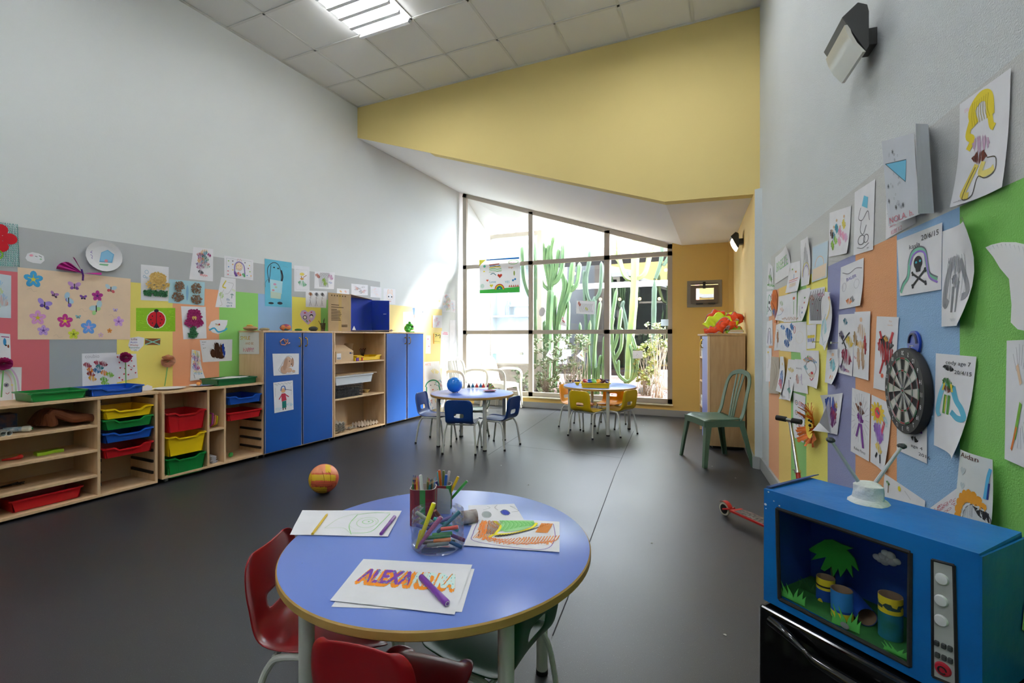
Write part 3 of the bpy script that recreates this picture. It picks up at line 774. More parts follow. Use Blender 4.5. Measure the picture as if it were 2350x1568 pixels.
gch = chair('green', (-.605, 1.225), 1.45, 'green school chair tucked under the front table', 'chairs at the front table'); gch.scale = (1, .88, .945); fch.scale = (.88, .92, 1)
# ---- green monobloc garden chair
GPL = mat('monobloc_green', (74, 104, 82), rough=.38, spec=.5, var=.06, vscale=5)
WPL = mat('monobloc_white', (236, 234, 224), rough=.35, spec=.5)
def sweep(m, pts, w, d, mt, up=(0, 0, 1), n=5):
 N = len(pts); P = smoothpath(pts, n); ws = w if isinstance(w, list) else [w] * 2
 r = []
 sec = [(-w / 2, -d / 2), (w / 2, -d / 2), (w / 2, d / 2), (-w / 2, d / 2)]
 m.tube(P, 1, mt, sec=sec, up=up)
def monobloc(mt, label, group=None, arms=False, name='garden_chair'):
 """front = +Y, seat 0.42 high"""
 t = empty(name, (0, 0, 0), 0, label, 'chair', group)
 W, D = .20, .20
 m = MB()       # seat: gently dished rounded slab
 n = 12; vs = []
 for j in range(n + 1):
  for i in range(n + 1):
   x = (i / n * 2 - 1); y = (j / n * 2 - 1)
   k = 1 - .12 * (abs(y) ** 4) * abs(x) - .05 * max(0, -y)
   z = .405 + .010 * (x * x) + .012 * (1 - y) * .5 * 0 - .012 * (1 - x * x) * (1 - y * y) + (-.018 * max(0, y - .7) / .3)
   vs.append((x * W * k, y * D, z))
 m.add(vs, [(j * (n + 1) + i, j * (n + 1) + i + 1, (j + 1) * (n + 1) + i + 1, (j + 1) * (n + 1) + i) for j in range(n) for i in range(n)], mt)
 m.build('seat', parent=t, smooth=True, solid=.012, angle=180)
 ap = MB()
 sweep(ap, [(-W * .98, -D, .375), (-W * 1.0, 0, .382), (-W * .98, D * .92, .378), (-W * .8, D * 1.0, .38), (0, D * 1.01, .385), (W * .8, D * 1.0, .38), (W * .98, D * .92, .378), (W * 1.0, 0, .382), (W * .98, -D, .375)], .012, .055, mt, n=4)
 ap.build('apron', parent=t, smooth=True)
 for (sx, sy) in ((-1, 1), (1, 1), (-1, -1), (1, -1)):
  l = MB(); top = (sx * W * .98, sy * D * .94); bot = (sx * (W + .035), sy * (D + (.035 if sy > 0 else .07)))
  vs = []
  for (f, a) in ((0, .020), (.5, .024), (1, .034)):       # L-shaped section, wide at the top
   cx = bot[0] + (top[0] - bot[0]) * f; cy = bot[1] + (top[1] - bot[1]) * f; z = .39 * f
   vs += [(cx + sx * .006, cy + sy * .006, z), (cx - sx * a * 1.6, cy + sy * .006, z), (cx - sx * a * 1.6, cy - sy * .004, z), (cx - sx * .006, cy - sy * .006, z), (cx - sx * .004, cy - sy * a * 1.6, z), (cx + sx * .006, cy - sy * a * 1.6, z)]
  fs = [(0, 1, 2, 3, 4, 5), (12, 13, 14, 15, 16, 17)]
  for q in range(2):
   for k in range(6): fs.append((q * 6 + k, q * 6 + (k + 1) % 6, (q + 1) * 6 + (k + 1) % 6, (q + 1) * 6 + k))
  l.add(vs, fs, mt); l.build('leg', parent=t, bevel=.002)
 b = MB(); bw = W * .93
 arch = [(-bw, -D * .80, .40), (-bw * .99, -D * .98, .48), (-bw * .98, -D * 1.12, .60), (-bw * .94, -D * 1.30, .73), (-bw * .72, -D * 1.42, .80), (-bw * .3, -D * 1.47, .825), (0, -D * 1.48, .83), (bw * .3, -D * 1.47, .825), (bw * .72, -D * 1.42, .80), (bw * .94, -D * 1.30, .73), (bw * .98, -D * 1.12, .60), (bw * .99, -D * .98, .48), (bw, -D * .80, .40)]
 P = smoothpath(arch, 5); vs = []; N = len(P)
 for i, p in enumerate(P):      # flat band section: width in the plane of the back
  tt = (P[min(i + 1, N - 1)] - P[max(i - 1, 0)]).normalized(); nn = Vector((0, -.94, -.30)); side = tt.cross(nn).normalized() * .022; dd = tt.cross(side).normalized() * .005
  vs += [tuple(p - side - dd), tuple(p + side - dd), tuple(p + side + dd), tuple(p - side + dd)]
 fs = [(0, 1, 2, 3), (4 * N - 4, 4 * N - 3, 4 * N - 2, 4 * N - 1)] + [(4 * i + k, 4 * i + (k + 1) % 4, 4 * i + 4 + (k + 1) % 4, 4 * i + 4 + k) for i in range(N - 1) for k in range(4)]
 b.add(vs, fs, mt); b.build('back_frame', parent=t, smooth=True, bevel=.002)
 for k in (-1, 0, 1):
  x = k * .042; s_ = MB(); sweep(s_, [(x * .75, -D * .93, .41), (x * .85, -D * 1.03, .50), (x, -D * 1.17, .62), (x * 1.3, -D * 1.38, .76), (x * 1.5, -D * 1.45, .815)], .024, .006, mt, up=(0, -1, .2)); s_.build('back_slat', parent=t, smooth=True)
 if arms:
  bp_ = MB(); q_ = []
  for (z, y, wd) in ((.42, -D * .95, .9), (.55, -D * 1.08, .93), (.68, -D * 1.24, .9), (.78, -D * 1.40, .72)): q_ += [(-bw * wd, y, z), (0, y - .012, z), (bw * wd, y, z)]
  bp_.add(q_, [(3 * i + k, 3 * i + k + 1, 3 * i + k + 4, 3 * i + k + 3) for i in range(3) for k in range(2)], mt); bp_.build('back_panel', parent=t, smooth=True, solid=.006)
  for sg in (-1, 1):
   a = MB(); sweep(a, [(sg * (W + .0), -D * 1.1, .60), (sg * (W + .045), -D * .6, .63), (sg * (W + .055), D * .2, .635), (sg * (W + .05), D * .85, .62), (sg * (W + .04), D * 1.12, .55), (sg * (W + .03), D * 1.1, .38), (sg * (W + .04), D * 1.15, .05)], .036, .014, mt, up=(sg, 0, .15), n=5); a.build('armrest', parent=t, smooth=True)
 return t
gc = monobloc(GPL, 'green plastic garden chair with a slatted arched back beside the beech cupboard', name='garden_chair')
gc.location = (-.04, 4.77, 0); gc.rotation_euler = (0, 0, 2.08); gc.scale = (1.0, .92, 1.0)
w1 = monobloc(WPL, 'white plastic armchair nearest the blue cupboards beside the window', arms=True, group='white armchairs', name='garden_armchair')
w1.location = (-3.55, 6.32, 0); w1.rotation_euler = (0, 0, -1.9)
w2 = copy_tree(w1); w2.location = (-3.20, 6.86, 0); w2.rotation_euler = (0, 0, -1.75); w2['label'] = 'white plastic armchair under the rainbow poster at the glass'
# ---- cupboard at the right alcove wall with its open shelf side
RCF = Matrix.Identity(4)
c0 = G(1605, 1027); c1 = G(1724, 1036)
xL, xR_, yF = 0, .355, 0; RCM = Matrix(((.990, -.138, 0, -.10), (.138, .990, 0, 5.265), (0, 0, 1, 0), (0, 0, 0, 1)))
ztr = CAM.z + (Y0 - 766) / F * 4.87
rc = empty('cupboard', tuple(RCM @ Vector((.18, .46, 0))), 0, 'beech cupboard beside the ochre wall with safety vests heaped on top', 'cupboard')
def rcp(name, lo, hi, mt=WOOD, par=rc, **k): m = at(rc, RCM); m.box(lo, hi, mt); return m.build(name, parent=par, bevel=.0015, **k)
yE = .92; ym = .50
WOODG = mat('beech_grained', (196, 164, 122), rough=.5, col2=(182, 150, 108), vscale=7, stretch=(5, 5, .7), spec=.35)
rcp('side_panel', (xL + .02, yF, .03), (xR_, yF + .018, ztr - .02), WOODG)
rcp('side_panel', (xL + .02, ym, .03), (xR_, ym + .018, ztr - .02)); rcp('side_panel', (xL + .02, yE - .018, .03), (xR_, yE, ztr - .02))
rcp('top_board', (xL - .006, yF - .004, ztr - .02), (xR_ + .002, yE, ztr), WOODG)
rcp('back_panel', (xR_ - .01, yF + .018, .03), (xR_ - .002, yE - .018, ztr - .02), BACKP)
rcp('plinth', (xL + .05, yF + .03, 0), (xR_ - .01, yE - .03, .03), BLK)
BLUE2 = mat('door_blue_pale', (126, 140, 206), rough=.4)
d = rcp('door', (xL, yF + .03, .04), (xL + .018, ym - .003, ztr - .026), BLUE2)
dd_ = rcp('edge_strip', (xL - .001, yF - .0, .035), (xL + .019, yF + .03, ztr - .022), WOODE, par=d)
for y in (ym - .05, ym - .11):
 m = at(rc, RCM); hz = ztr - .11; m.tube(smoothpath([(xL, y, hz + .045), (xL - .016, y, hz + .04), (xL - .026, y, hz), (xL - .016, y, hz - .04), (xL, y, hz - .045)], 4), .0045, BRASS, n=8); m.build('handle', parent=d, smooth=True)
for z in (.32, .62, .90): rcp('shelf', (xL + .02, ym + .018, z), (xR_ - .012, yE - .018, z + .018))
WB = mat('box_white', (224, 222, 215), rough=.6)
for (y0, y1, z, h, lab) in ((.54, .64, .918, .13, 'white file box on the upper shelf of the vest cupboard'), (.68, .82, .918, .15, 'taller white file box on the upper shelf of the vest cupboard'), (.55, .69, .338, .16, 'white carton on the lower shelf of the vest cupboard'), (.72, .86, .338, .12, 'low white carton on the lower shelf of the vest cupboard')):
 m = MB(); m.M = RCM; m.box((xL + .025, y0, z), (xL + .2, y1, z + h), WB); m.box((xL + .023, y0 + .03, z + h * .5), (xL + .0245, y1 - .03, z + h * .8), mat('card_label', (170, 166, 158))); tag(m.build('file_box', bevel=.002), lab, 'box', 'boxes in the vest cupboard')
m = MB(); m.M = RCM; m.ball((xL + .07, .7, .638 + .045), .045, BLK, sc=(1, 1.3, .98), fn=lambda q: 1 + .1 * noise.noise(q * 3)); tag(m.build('black_bag', smooth=True), 'crumpled black bag on the middle shelf of the vest cupboard', 'bag')
# ================================================================== DRAWINGS
def A(asp=.707, seed=1): return Art(asp, seed)
K = '2a2a2e'
GL_ = 'drawings on the left wall'; GR_ = 'drawings on the right wall'
def L(name, label, px, art=None, **k):
 k.setdefault('group', GL_)
 return sheet(name, label, [LW(*p) for p in px], LNORM, art, **k)
def R(name, label, px, art=None, **k):
 k.setdefault('group', GR_); k.setdefault('base', .004)
 return sheet(name, label, [RW(*p) for p in px], RNORM, art, **k)
def doodle(asp, seed, cols, box=(.2, .15, .8, .85), n=7, line='55555c', nl=3):
 """loose childish colouring, no figure"""
 a = Art(asp, seed); r = a.r; x0, y0, x1, y1 = box; n = int(n * 1.5)
 for k in range(n):
  a.scrib(r.uniform(x0 + .05, x1 - .05), y0 + (y1 - y0) * (k + .5) / n, .07 + .06 * r.random(), .05 + .05 * r.random(), cols[k % len(cols)], n=12, w=.018, slant=r.uniform(-.5, .5))
 for k in range(nl):
  x = r.uniform(x0, x1); y = r.uniform(y0, y1)
  a.curve([(x, y), (x + r.uniform(-.15, .15), y + .08), (x + r.uniform(-.15, .15), y + .16), (x, y + .22 * r.random())], line, .006)
 return a
# --------------------------- left wall
a = A(.8, 2)
for i in range(26):
 for j in range(20): a.line([(i / 25 + a.r.uniform(-.01, .01), j / 20), (i / 25 + .02, j / 20 + .045)], a.r.choice(['1f8f86', '2a9e93', '167a78']), .013)
for k in range(5):
 t = 2 * pi * k / 5; a.ell(.5 + .25 * cos(t) / .8, .36 + .2 * sin(t), .15, .13, 'c8202c')
a.ell(.5, .36, .12, .12, 'c8202c'); a.ring(.5, .74, .1, .1, '8cc63c', .03); a.line([(.5, .5), (.52, .95)], '8cc63c', .03)
L('flower_painting', 'big red flower painted on a teal crosshatched sheet at the picture edge', [(-60, 503), (37.5, 515), (41.5, 613), (-58, 608)], a, base=.003)
L('drawing', 'pale blue crayon drawing hanging below the teal flower painting', [(-45, 622), (25.5, 632.7), (25, 730.5), (-45, 727)], doodle(.7, 3, ['b7d98c', '9fc9e6', 'e6b7b0', 'cfe08a']), col='d3dfe8')
L('drawing', 'white drawing with a blue bird shape, above the magenta paper flower at the picture edge', [(-30, 762), (23, 767), (26, 862), (-30, 858)], A(.7).ell(.75, .2, .05, .09, '3f8fc4').line([(.6, .08), (.95, .08)], 'b04a86', .02).ell(.8, .28, .03, .02, K).ell(.9, .3, .03, .04, '8a4a38'))
L('drawing', 'face with long pastel hair drawn on white paper behind the green tray end', [(-25, 842), (49.6, 843), (48, 925), (-25, 925)], A(.85, 5).curve([(.3, .05), (.6, .02), (.85, .3), (.95, .8)], 'd8b8d8', .05).curve([(.35, .1), (.6, .08), (.78, .35), (.85, .9)], 'bcd6b0', .04).curve([(.3, .2), (.5, .15), (.68, .4), (.72, .9)], 'e3c6c6', .03).ell(.52, .5, .04, .03, '5a4a70').ring(.52, .5, .06, .05, K, .012).ell(.7, .5, .03, .02, 'e6d870').curve([(.5, .72), (.56, .75), (.62, .7)], 'c05a70', .015))
# cut-out pale shape
L('paper_cutout', 'small pale oval paper cut-out with pink marks on the grey band', [(58, 578), (102, 580), (102, 606), (58, 604)], A(1.6).ell(.3, .3, .16, .1, 'e8a0b4').line([(.5, .35), (.62, .4)], K, .04).line([(.7, .3), (.85, .42)], K, .04).ell(.8, .6, .1, .08, 'a8cfae'), outline=[(.0, .55), (.1, .15), (.35, .0), (.7, .1), (.95, .3), (1, .7), (.8, 1), (.4, .95), (.1, .8)], cat='paper cut-out')
# peach poster
a = A(1.55, 8); PF = []
for (x, y, r, c, cc) in ((.12, .15, .085, '4aa8dc', 'e8d44a'), (.155, .69, .075, 'e0a0d4', 'd8c43a'), (.38, .725, .075, 'c03a8c', 'e8d44a'), (.59, .81, .08, '6aa0e4', 'e0b0d8'), (.67, .32, .06, 'b03a8c', '5a2a70'), (.88, .71, .06, 'd8a8e0', '8a5aa8'), (.2, .87, .055, 'c4a0dc', '6a4a98'), (.455, .92, .055, 'd4dc48', '7a8a2a'), (.79, .86, .028, 'e89a50', 'c86a30'), (.705, .97, .028, 'dcb0d0', 'd8d060')): PF.append(('stuck_on_flower', A(1.55).flower(x, min(y, .93), r * 1.4, c, cc)))
for (x, y, r, c, c2, ro) in ((.46, .2, .07, 'c89ad0', '8a5aa8', 0), (.29, .35, .045, 'b080b8', '5a4060', .5), (.54, .36, .04, '8a5ab0', '3a2a5a', 0), (.21, .5, .075, 'a890dc', '6a50a8', .4), (.845, .53, .03, 'd0b8e4', 'a890c8', 0), (.495, .66, .03, '8cc4d0', '5a9ab0', 0), (.41, .42, .08, 'b4d4e8', '8a6ac0', 1.2), (.66, .52, .09, 'c0dce4', 'a8d890', -.8), (.8, .2, .07, 'c4dce8', 'd0606a', .2)): PF.append(('stuck_on_butterfly', A(1.55).butterfly(x, y, r * 1.25, c, c2, ro)))
for (x, y) in ((.07, .3), (.5, .55), (.78, .62), (.28, .95)): a.curve([(x, y), (x + .03, y - .02), (x + .05, y + .02), (x + .08, y + .01)], 'dcc0a8', .005)
L('flower_poster', 'large peach poster covered in stuck-on flowers and butterflies', [(40, 613.4), (299.5, 640), (298, 779.5), (40, 779.5)], [('pencil_curl', a)] + PF, col='f2d6b8', cat='poster', base=.003)
# concertina butterfly
MG = mat('magenta_paper', (176, 30, 132), rough=.6); m = MB(); p0 = LW(190, 627, .02)
def fanp(px, n, off=.02):
 for i in range(len(px) - 1):
  m.add([tuple(p0), tuple(LW(px[i][0], px[i][1], off + (.02 if i % 2 else 0))), tuple(LW(px[i + 1][0], px[i + 1][1], off + (0 if i % 2 else .02)))], [(0, 1, 2)], MG)
fanp([(129, 617), (131, 611), (136, 606), (142, 603), (149, 601), (157, 602), (165, 606)], 6); fanp([(167, 590), (171, 592), (175, 598), (181, 610)], 3); fanp([(233, 626), (233, 631)], 2)
m.tube([tuple(LW(187, 618, .03)), tuple(LW(191, 632, .03)), tuple(LW(190, 644, .03))], .006, mat('purple_yarn', (84, 30, 120), rough=.9), n=6)
tag(m.build('paper_butterfly', solid=.0006), 'folded magenta paper butterfly above the peach poster', 'paper ornament')
# paper plate
def plate(name, label, c, nrm, r, artf=None, cat='paper plate', mt=None, tilt=None, n=48, rim=.008, mouth=None):
 mt = mt or mat('plate_white', (232, 232, 234), rough=.6)
 nrm = Vector(nrm).normalized(); X = nrm.cross(UPV).normalized() * -1; Yv = nrm.cross(X).normalized(); Yv = Yv if Yv.z > 0 else -Yv
 m = MB(); vs = []; rad = [0.001, .62, .66, .98, 1.0]; hs = [.0, .0, .002, .010, .011]
 for q, hh in zip(rad, hs):
  for k in range(n):
   t = 2 * pi * k / n; w_ = (.0018 * cos(t * n / 2) if q > .7 else 0)
   vs.append(tuple(Vector(c) + X * cos(t) * r * q + Yv * sin(t) * r * q + nrm * (hh + w_ + .003)))
 fs = [(i * n + k, i * n + (k + 1) % n, (i + 1) * n + (k + 1) % n, (i + 1) * n + k) for i in range(4) for k in range(n)]
 fs.append(tuple(range(n))); m.add(vs, fs, mt); o = m.build(name, smooth=True, angle=60)
 tag(o, label, cat)
 if artf:
  d = MB(); z = [0]
  def P(x, y): z[0] += .00002; return tuple(Vector(c) + X * x * r + Yv * y * r + nrm * (.0045 + z[0]))
  artf(d, P); d.build('pen_drawing', parent=o)
 return o
def platedraw(d, P):
 pts = [(-.25, -.42), (.45, -.38), (.56, .2), (.2, .45), (-.15, .22)]
 d.flat([P(*p) for p in pts], pen('7ab4dc')); d.flat([P(x * .86 + .01, y * .86) for x, y in pts], pen('8fc4e4'))
 d.flat([P(.12 + .1 * cos(t), -.3 + .1 * sin(t)) for t in [k * .6 for k in range(10)]], pen('e0909c'))
 d.flat([P(-.3 + .5 * u, -.62 + .12 * v) for u, v in ((0, 0), (1, -.1), (1.1, 1), (.2, .8))], pen('8cc49a'))
 vs, fs, w_ = text_shape('A Caro'); d.add([P(-.62 + .0 * x - y * .26, .25 - x * .26) for x, y in vs], fs, pen('7a5ab8'))
plate('paper_plate', 'white paper plate with a blue pentagon drawn in it', LW(238, 588, .012), LNORM, .117, platedraw)
# noodle tree
def crumbs(o, corners, n_, fn, mt, size, nrm, seed=3, off=.006):
 """stuck-on paper or pasta bits as one relief"""
 r = random.Random(seed); TL, TR, BR, BL = [Vector(c) for c in corners]; m = MB()
 for k in range(n_):
  u, v = fn(r); p = TL.lerp(TR, u).lerp(BL.lerp(BR, u), v) + Vector(nrm) * (off + .006 * r.random())
  a = r.uniform(0, pi); X = (TR - TL).normalized(); Yv = UPV
  dx = (X * cos(a) + Yv * sin(a)) * size; dy = (Yv * cos(a) - X * sin(a)) * size * .5; q = Vector(nrm) * size * r.uniform(.2, .8)
  m.add([tuple(p - dx - dy), tuple(p + dx - dy + q), tuple(p + dx + dy), tuple(p - dx + dy + q * .5)], [(0, 1, 2, 3)], mt)
 m.build('glued_bits', parent=o)
c_ = [(323, 607), (387, 613), (386, 691.7), (323, 689)]
o = L('noodle_collage', 'white sheet with a pasta tree crown over green grass bits', c_, A(.8).ring(.2, .2, .05, .05, '7ab0d0', .01).ring(.12, .33, .035, .035, '7ab0d0', .01).ring(.2, .36, .02, .02, '7ab0d0', .01), cat='collage')
def dsc(cx, cy, rx_, ry_):
 def f(r):
  t = r.uniform(0, 2 * pi); q = math.sqrt(r.random()); return cx + rx_ * q * cos(t), cy + ry_ * q * sin(t)
 return f
W3 = [LW(*p) for p in c_]
crumbs(o, W3, 150, dsc(.58, .36, .3, .16), mat('pasta', (226, 190, 110), rough=.6), .011, LNORM)
crumbs(o, W3, 100, dsc(.58, .55, .42, .13), mat('pasta', (226, 190, 110)), .011, LNORM, 5)
crumbs(o, W3, 130, lambda r: (r.uniform(.1, .93), r.uniform(.72, .86)), mat('bits_green', (52, 118, 74), rough=.8), .010, LNORM, 7)
L('ladybird_card', 'lime green card with a red ladybird drawn on it', [(312, 707), (402, 707), (402, 761), (312, 760)], A(1.66, 4).ell(.5, .5, .42, .4, 'e8f0d8').ell(.5, .5, .38, .36, 'c8202c').ell(.5, .12, .1, .07, K).line([(.5, .1), (.5, .88)], K, .03).poly([(.5, .6), (.42, .86), (.58, .86)], K).ell(.4, .35, .03, .03, K).ell(.6, .35, .03, .03, K).ell(.36, .5, .03, .03, K).ell(.64, .5, .03, .03, K).ell(.4, .65, .03, .03, K).ell(.6, .65, .03, .03, K).fan(26, (.0, .05, .2, .95), ['a8d838', '88c028'], .02).fan(26, (.78, .05, .96, .95), ['a8d838', '88c028'], .02), col='96c92e', cat='card')
L('name_card', 'torn white note with four handwritten names on the yellow patch', [(295, 772), (331, 772), (331, 807), (293, 807)], A(1).text('Lillia', .15, .26, .22, '8a3050').text('Austin', .12, .45, .17, '4a50b0').text('Wesley', .1, .63, .17, 'b04a30').text('Remember', .05, .79, .15, '2a7a60').text('US', .35, .96, .15, '2a6a8a'), outline=[(.1, .1), (.6, .02), (1, .1), (.95, .6), (.6, .98), (.2, .95), (.0, .6)], cat='note')
L('woven_frame', 'small brown card with a pale green cross tied over it', [(332.5, 777), (368, 777), (367, 792), (332, 792)], A(2.3).line([(.02, .1), (.98, .95)], '8ac8b0', .14).line([(.02, .95), (.98, .1)], '8ac8b0', .14).line([(.1, .3), (.3, .35), (.2, .7)], '5a3420', .06), col='8a5636', cat='card')
a = A(1.05, 9).text('coubio', .08, .14, .16, 'b8b8be')
for (x, y, c) in ((.15, .35, 'b83a4a'), (.25, .5, 'e88a30'), (.24, .62, '9a3a30'), (.28, .75, 'e8b040'), (.45, .3, 'b03a50'), (.5, .42, '2a7a80'), (.62, .33, '9a3a48'), (.42, .52, '3a7ab0'), (.63, .6, 'e88a30'), (.8, .66, '8ac840'), (.62, .8, '7ac040'), (.64, .92, '8ac840')): a.scrib(x, y, .09, .07, c, n=12, w=.035)
L('drawing', 'white sheet with bright felt pen patches and the name coubio', [(187.5, 811.7), (266, 809.5), (268, 885), (189, 889)], a)
a = A(1, 3)
for (x, y) in ((.12, .1), (.18, .3), (.8, .1), (.75, .28), (.2, .5), (.42, .55), (.35, .75), (.55, .8), (.7, .62), (.85, .5), (.12, .85), (.9, .78), (.6, .45), (.25, .95)): a.heart(x, y, .04, 'c83048')
a.line([(.62, .48), (.8, .58)], '6a3a7a', .012)
L('drawing', 'sheet sprinkled with small red hearts behind the magenta flower', [(262.5, 813.5), (312, 812), (316, 867), (268, 878)], a, base=.004)
L('butterfly_collage', 'light blue sheet with a butterfly made of brown shavings', [(388, 641), (469.7, 648), (468.5, 701.8), (386, 695)], A(1.5).ell(.5, .52, .055, .33, '8cbcdc'), col='b4dce6', cat='collage')
W4 = [LW(*p) for p in ((388, 641), (469.7, 648), (468.5, 701.8), (386, 695))]; o = [q for q in bpy.data.objects if q.name.startswith('butterfly_collage')][0]
for i, (x, y, a_, b_) in enumerate(((.27, .28, .13, .22), (.24, .72, .16, .2), (.75, .3, .15, .24), (.76, .75, .16, .2))): crumbs(o, W4, 90, dsc(x, y, a_, b_), mat('shavings', (150, 118, 92), rough=.9, var=.3, vscale=60), .007, LNORM, 11 + i)
c_ = [(415, 703), (471.6, 704.6), (474, 777), (420.6, 779)]
o = L('tissue_flower_collage', 'white sheet with a crimson tissue paper flower and green stem', c_, None, cat='collage'); W5 = [LW(*p) for p in c_]
TIS = mat('tissue_crimson', (168, 34, 108), rough=.8)
for i, (x, y, a_, b_, n_) in enumerate(((.45, .2, .24, .1, 60), (.5, .35, .3, .18, 130), (.45, .5, .38, .14, 130), (.62, .25, .12, .16, 40))): crumbs(o, W5, n_, dsc(x, y, a_, b_), TIS, .011, LNORM, 30 + i)
crumbs(o, W5, 40, dsc(.4, .7, .1, .08), MATS['bits_green'], .01, LNORM, 41); crumbs(o, W5, 70, dsc(.38, .86, .2, .1), MATS['bits_green'], .01, LNORM, 42); crumbs(o, W5, 14, dsc(.47, .35, .1, .05), MATS['pasta'], .008, LNORM, 43, off=.014)
a = doodle(.72, 12, ['e8b040', '4aa0c0', 'c84a50', '6a4a98', '3a8a6a', 'b03a80'], box=(.3, .12, .75, .62), n=8, line=K, nl=0); a.scrib(.45, .75, .06, .06, '3a3a40', n=8, w=.03).scrib(.58, .84, .09, .03, 'e89aa0', n=8, w=.03).scrib(.8, .2, .05, .05, 'a03a78', n=8, w=.03)
L('drawing', 'white sheet densely coloured in many colours, highest on the grey band', [(443.7, 567), (489, 572), (488.5, 646), (433.8, 641)], a)
a = A(1.45, 6).line([(.07, .1), (.93, .1), (.93, .9), (.07, .9), (.07, .1)], '9aa0a8', .008)
cols = ['8cc63c', 'e8a030', '4a90c8', 'd8606a', '5a5a60', 'e8d040', 'b04060']
for i, (x, y) in enumerate(((.14, .22), (.28, .36), (.14, .5), (.12, .7), (.7, .2), (.86, .3), (.82, .45), (.88, .6), (.92, .8), (.78, .8), (.12, .86), (.28, .2), (.28, .62), (.7, .7))): a.heart(x, y, .035, cols[i % 7])
a.curve([(.34, .75), (.36, .35), (.5, .2), (.66, .35), (.7, .8)], '9a8ac0', .06).ell(.5, .42, .16, .2, 'f2dcc0').ring(.5, .42, .16, .2, K, .008).curve([(.44, .52), (.5, .56), (.56, .5)], 'c03a4a', .012).ell(.46, .38, .012, .015, K).ell(.55, .38, .012, .015, K).line([(.42, .16), (.46, .06), (.5, .14), (.54, .05), (.58, .16)], 'd0506a', .014).scrib(.38, .8, .06, .1, '8a60b8', n=10, w=.03).scrib(.5, .78, .08, .08, 'e86a50', n=10, w=.03).scrib(.66, .8, .06, .08, '5ab070', n=10, w=.03).line([(.4, .3), (.4, .6)], 'e8c048', .02)
L('drawing', 'landscape drawing of a smiling girl with a crown among small hearts', [(514.5, 586.6), (581, 597), (580.6, 643.7), (514.5, 635.7)], a)
L('drawing', 'white sheet signed Ela in blue beside pale green and yellow pencil marks', [(507.4, 636), (540.5, 640), (540.5, 707), (493.7, 705)], A(.66, 7).curve([(.35, .1), (.2, .3), (.4, .35)], 'e0d060', .05).scrib(.2, .6, .06, .1, 'a8d070', n=8, w=.02).curve([(.5, .15), (.85, .2), (.6, .5), (.4, .55)], '9a9aa0', .008).curve([(.3, .4), (.15, .65), (.3, .9), (.2, .95)], 'b0a090', .008).text('Ela', .5, .76, .1, '2a6a9a').text('Maria', .55, .86, .08, '2a6a9a').text('age 8', .52, .96, .09, '2a6a9a').line([(.78, .55), (.78, .68)], '2a7a70', .02).line([(.7, .56), (.78, .53), (.88, .57)], '2a7a70', .02).scrib(.88, .4, .05, .04, 'c8dc90', n=7, w=.012))
L('drawing', 'cut-out white paper with a small figure over blue waves', [(477, 734), (523, 732), (523, 768), (477, 766)], A(1.3, 3).curve([(.05, .75), (.3, .6), (.5, .85), (.8, .75), (.95, .6)], '4ab0d8', .1).ell(.55, .35, .06, .06, 'c83040').line([(.35, .3), (.6, .4)], K, .03).scrib(.45, .4, .08, .06, 'e8c878', n=8, w=.03), outline=[(.02, .55), (.15, .15), (.4, .02), (.98, .08), (.95, .35), (.75, .85), (.5, 1), (.2, .9)])
a = A(1.6, 5).text('HUGO', .05, .12, .07, '4a4a50').line([(.05, .2), (.12, .2)], '7a7a80', .01).text('age 6', .06, .38, .07, '6a6a70')
for (x, y, r1, r2, c) in ((.36, .62, .16, .22, '4a2c1c'), (.5, .4, .17, .3, '3c2418'), (.64, .5, .1, .3, '55331f'), (.62, .8, .2, .1, '4a2c1c'), (.5, .66, .22, .22, '42281a')): a.ell(x, y, r1 * .8, r2 * .9, c, 16).scrib(x, y, r1 * .8, r2 * .9, '5c3a26', n=14, w=.012)
a.scrib(.71, .5, .06, .26, '2448b8', n=10, w=.03).ell(.73, .4, .02, .03, K)
L('drawing', 'sheet with a big dark brown shaggy dog coloured in', [(458, 780.6), (533, 779), (532, 828), (465, 831.6)], a)
a = A(.6, 3).line([(.22, .12), (.15, .5)], '40404a', .012).curve([(.15, .5), (.1, .2), (.3, .06), (.5, .1), (.6, .3), (.58, .5)], '40404a', .014).curve([(.6, .2), (.65, .35), (.58, .52)], '30303a', .03).ell(.33, .16, .02, .015, K).ell(.48, .17, .02, .015, K).curve([(.15, .4), (.02, .5), (.02, .6)], '70808a', .008).poly([(.18, .42), (.65, .44), (.62, .72), (.2, .7)], 'b4dce4').poly([(.2, .68), (.6, .7), (.58, .83), (.2, .82)], 'c4d8c8').ell(.36, .52, .035, .025, 'd8a0c0').ell(.3, .65, .03, .02, 'e0a0b0').ell(.4, .58, .03, .02, 'b8d0b0').ell(.22, .93, .06, .022, '30343a').ell(.55, .92, .06, .03, '30343a').line([(.65, .1), (.85, .12)], '70a8b8', .006)
L('tall_drawing', 'tall turquoise card with a pencil figure in a pale shirt', [(607, 593.7), (669, 603), (668.3, 706), (607.7, 702.7)], a, col='6cc0dc', base=.003)
L('drawing', 'curled cut paper with crayon colours hanging over the castor unit', [(439, 802.5), (458, 806), (462.6, 870), (434.7, 875)], doodle(.42, 5, ['e8d050', '6ab0d0', 'c83a60', '4a60b8', 'e8a0a8'], box=(.25, .08, .7, .8), n=8), lift=(0, 0, .05, 0), wave=.006)
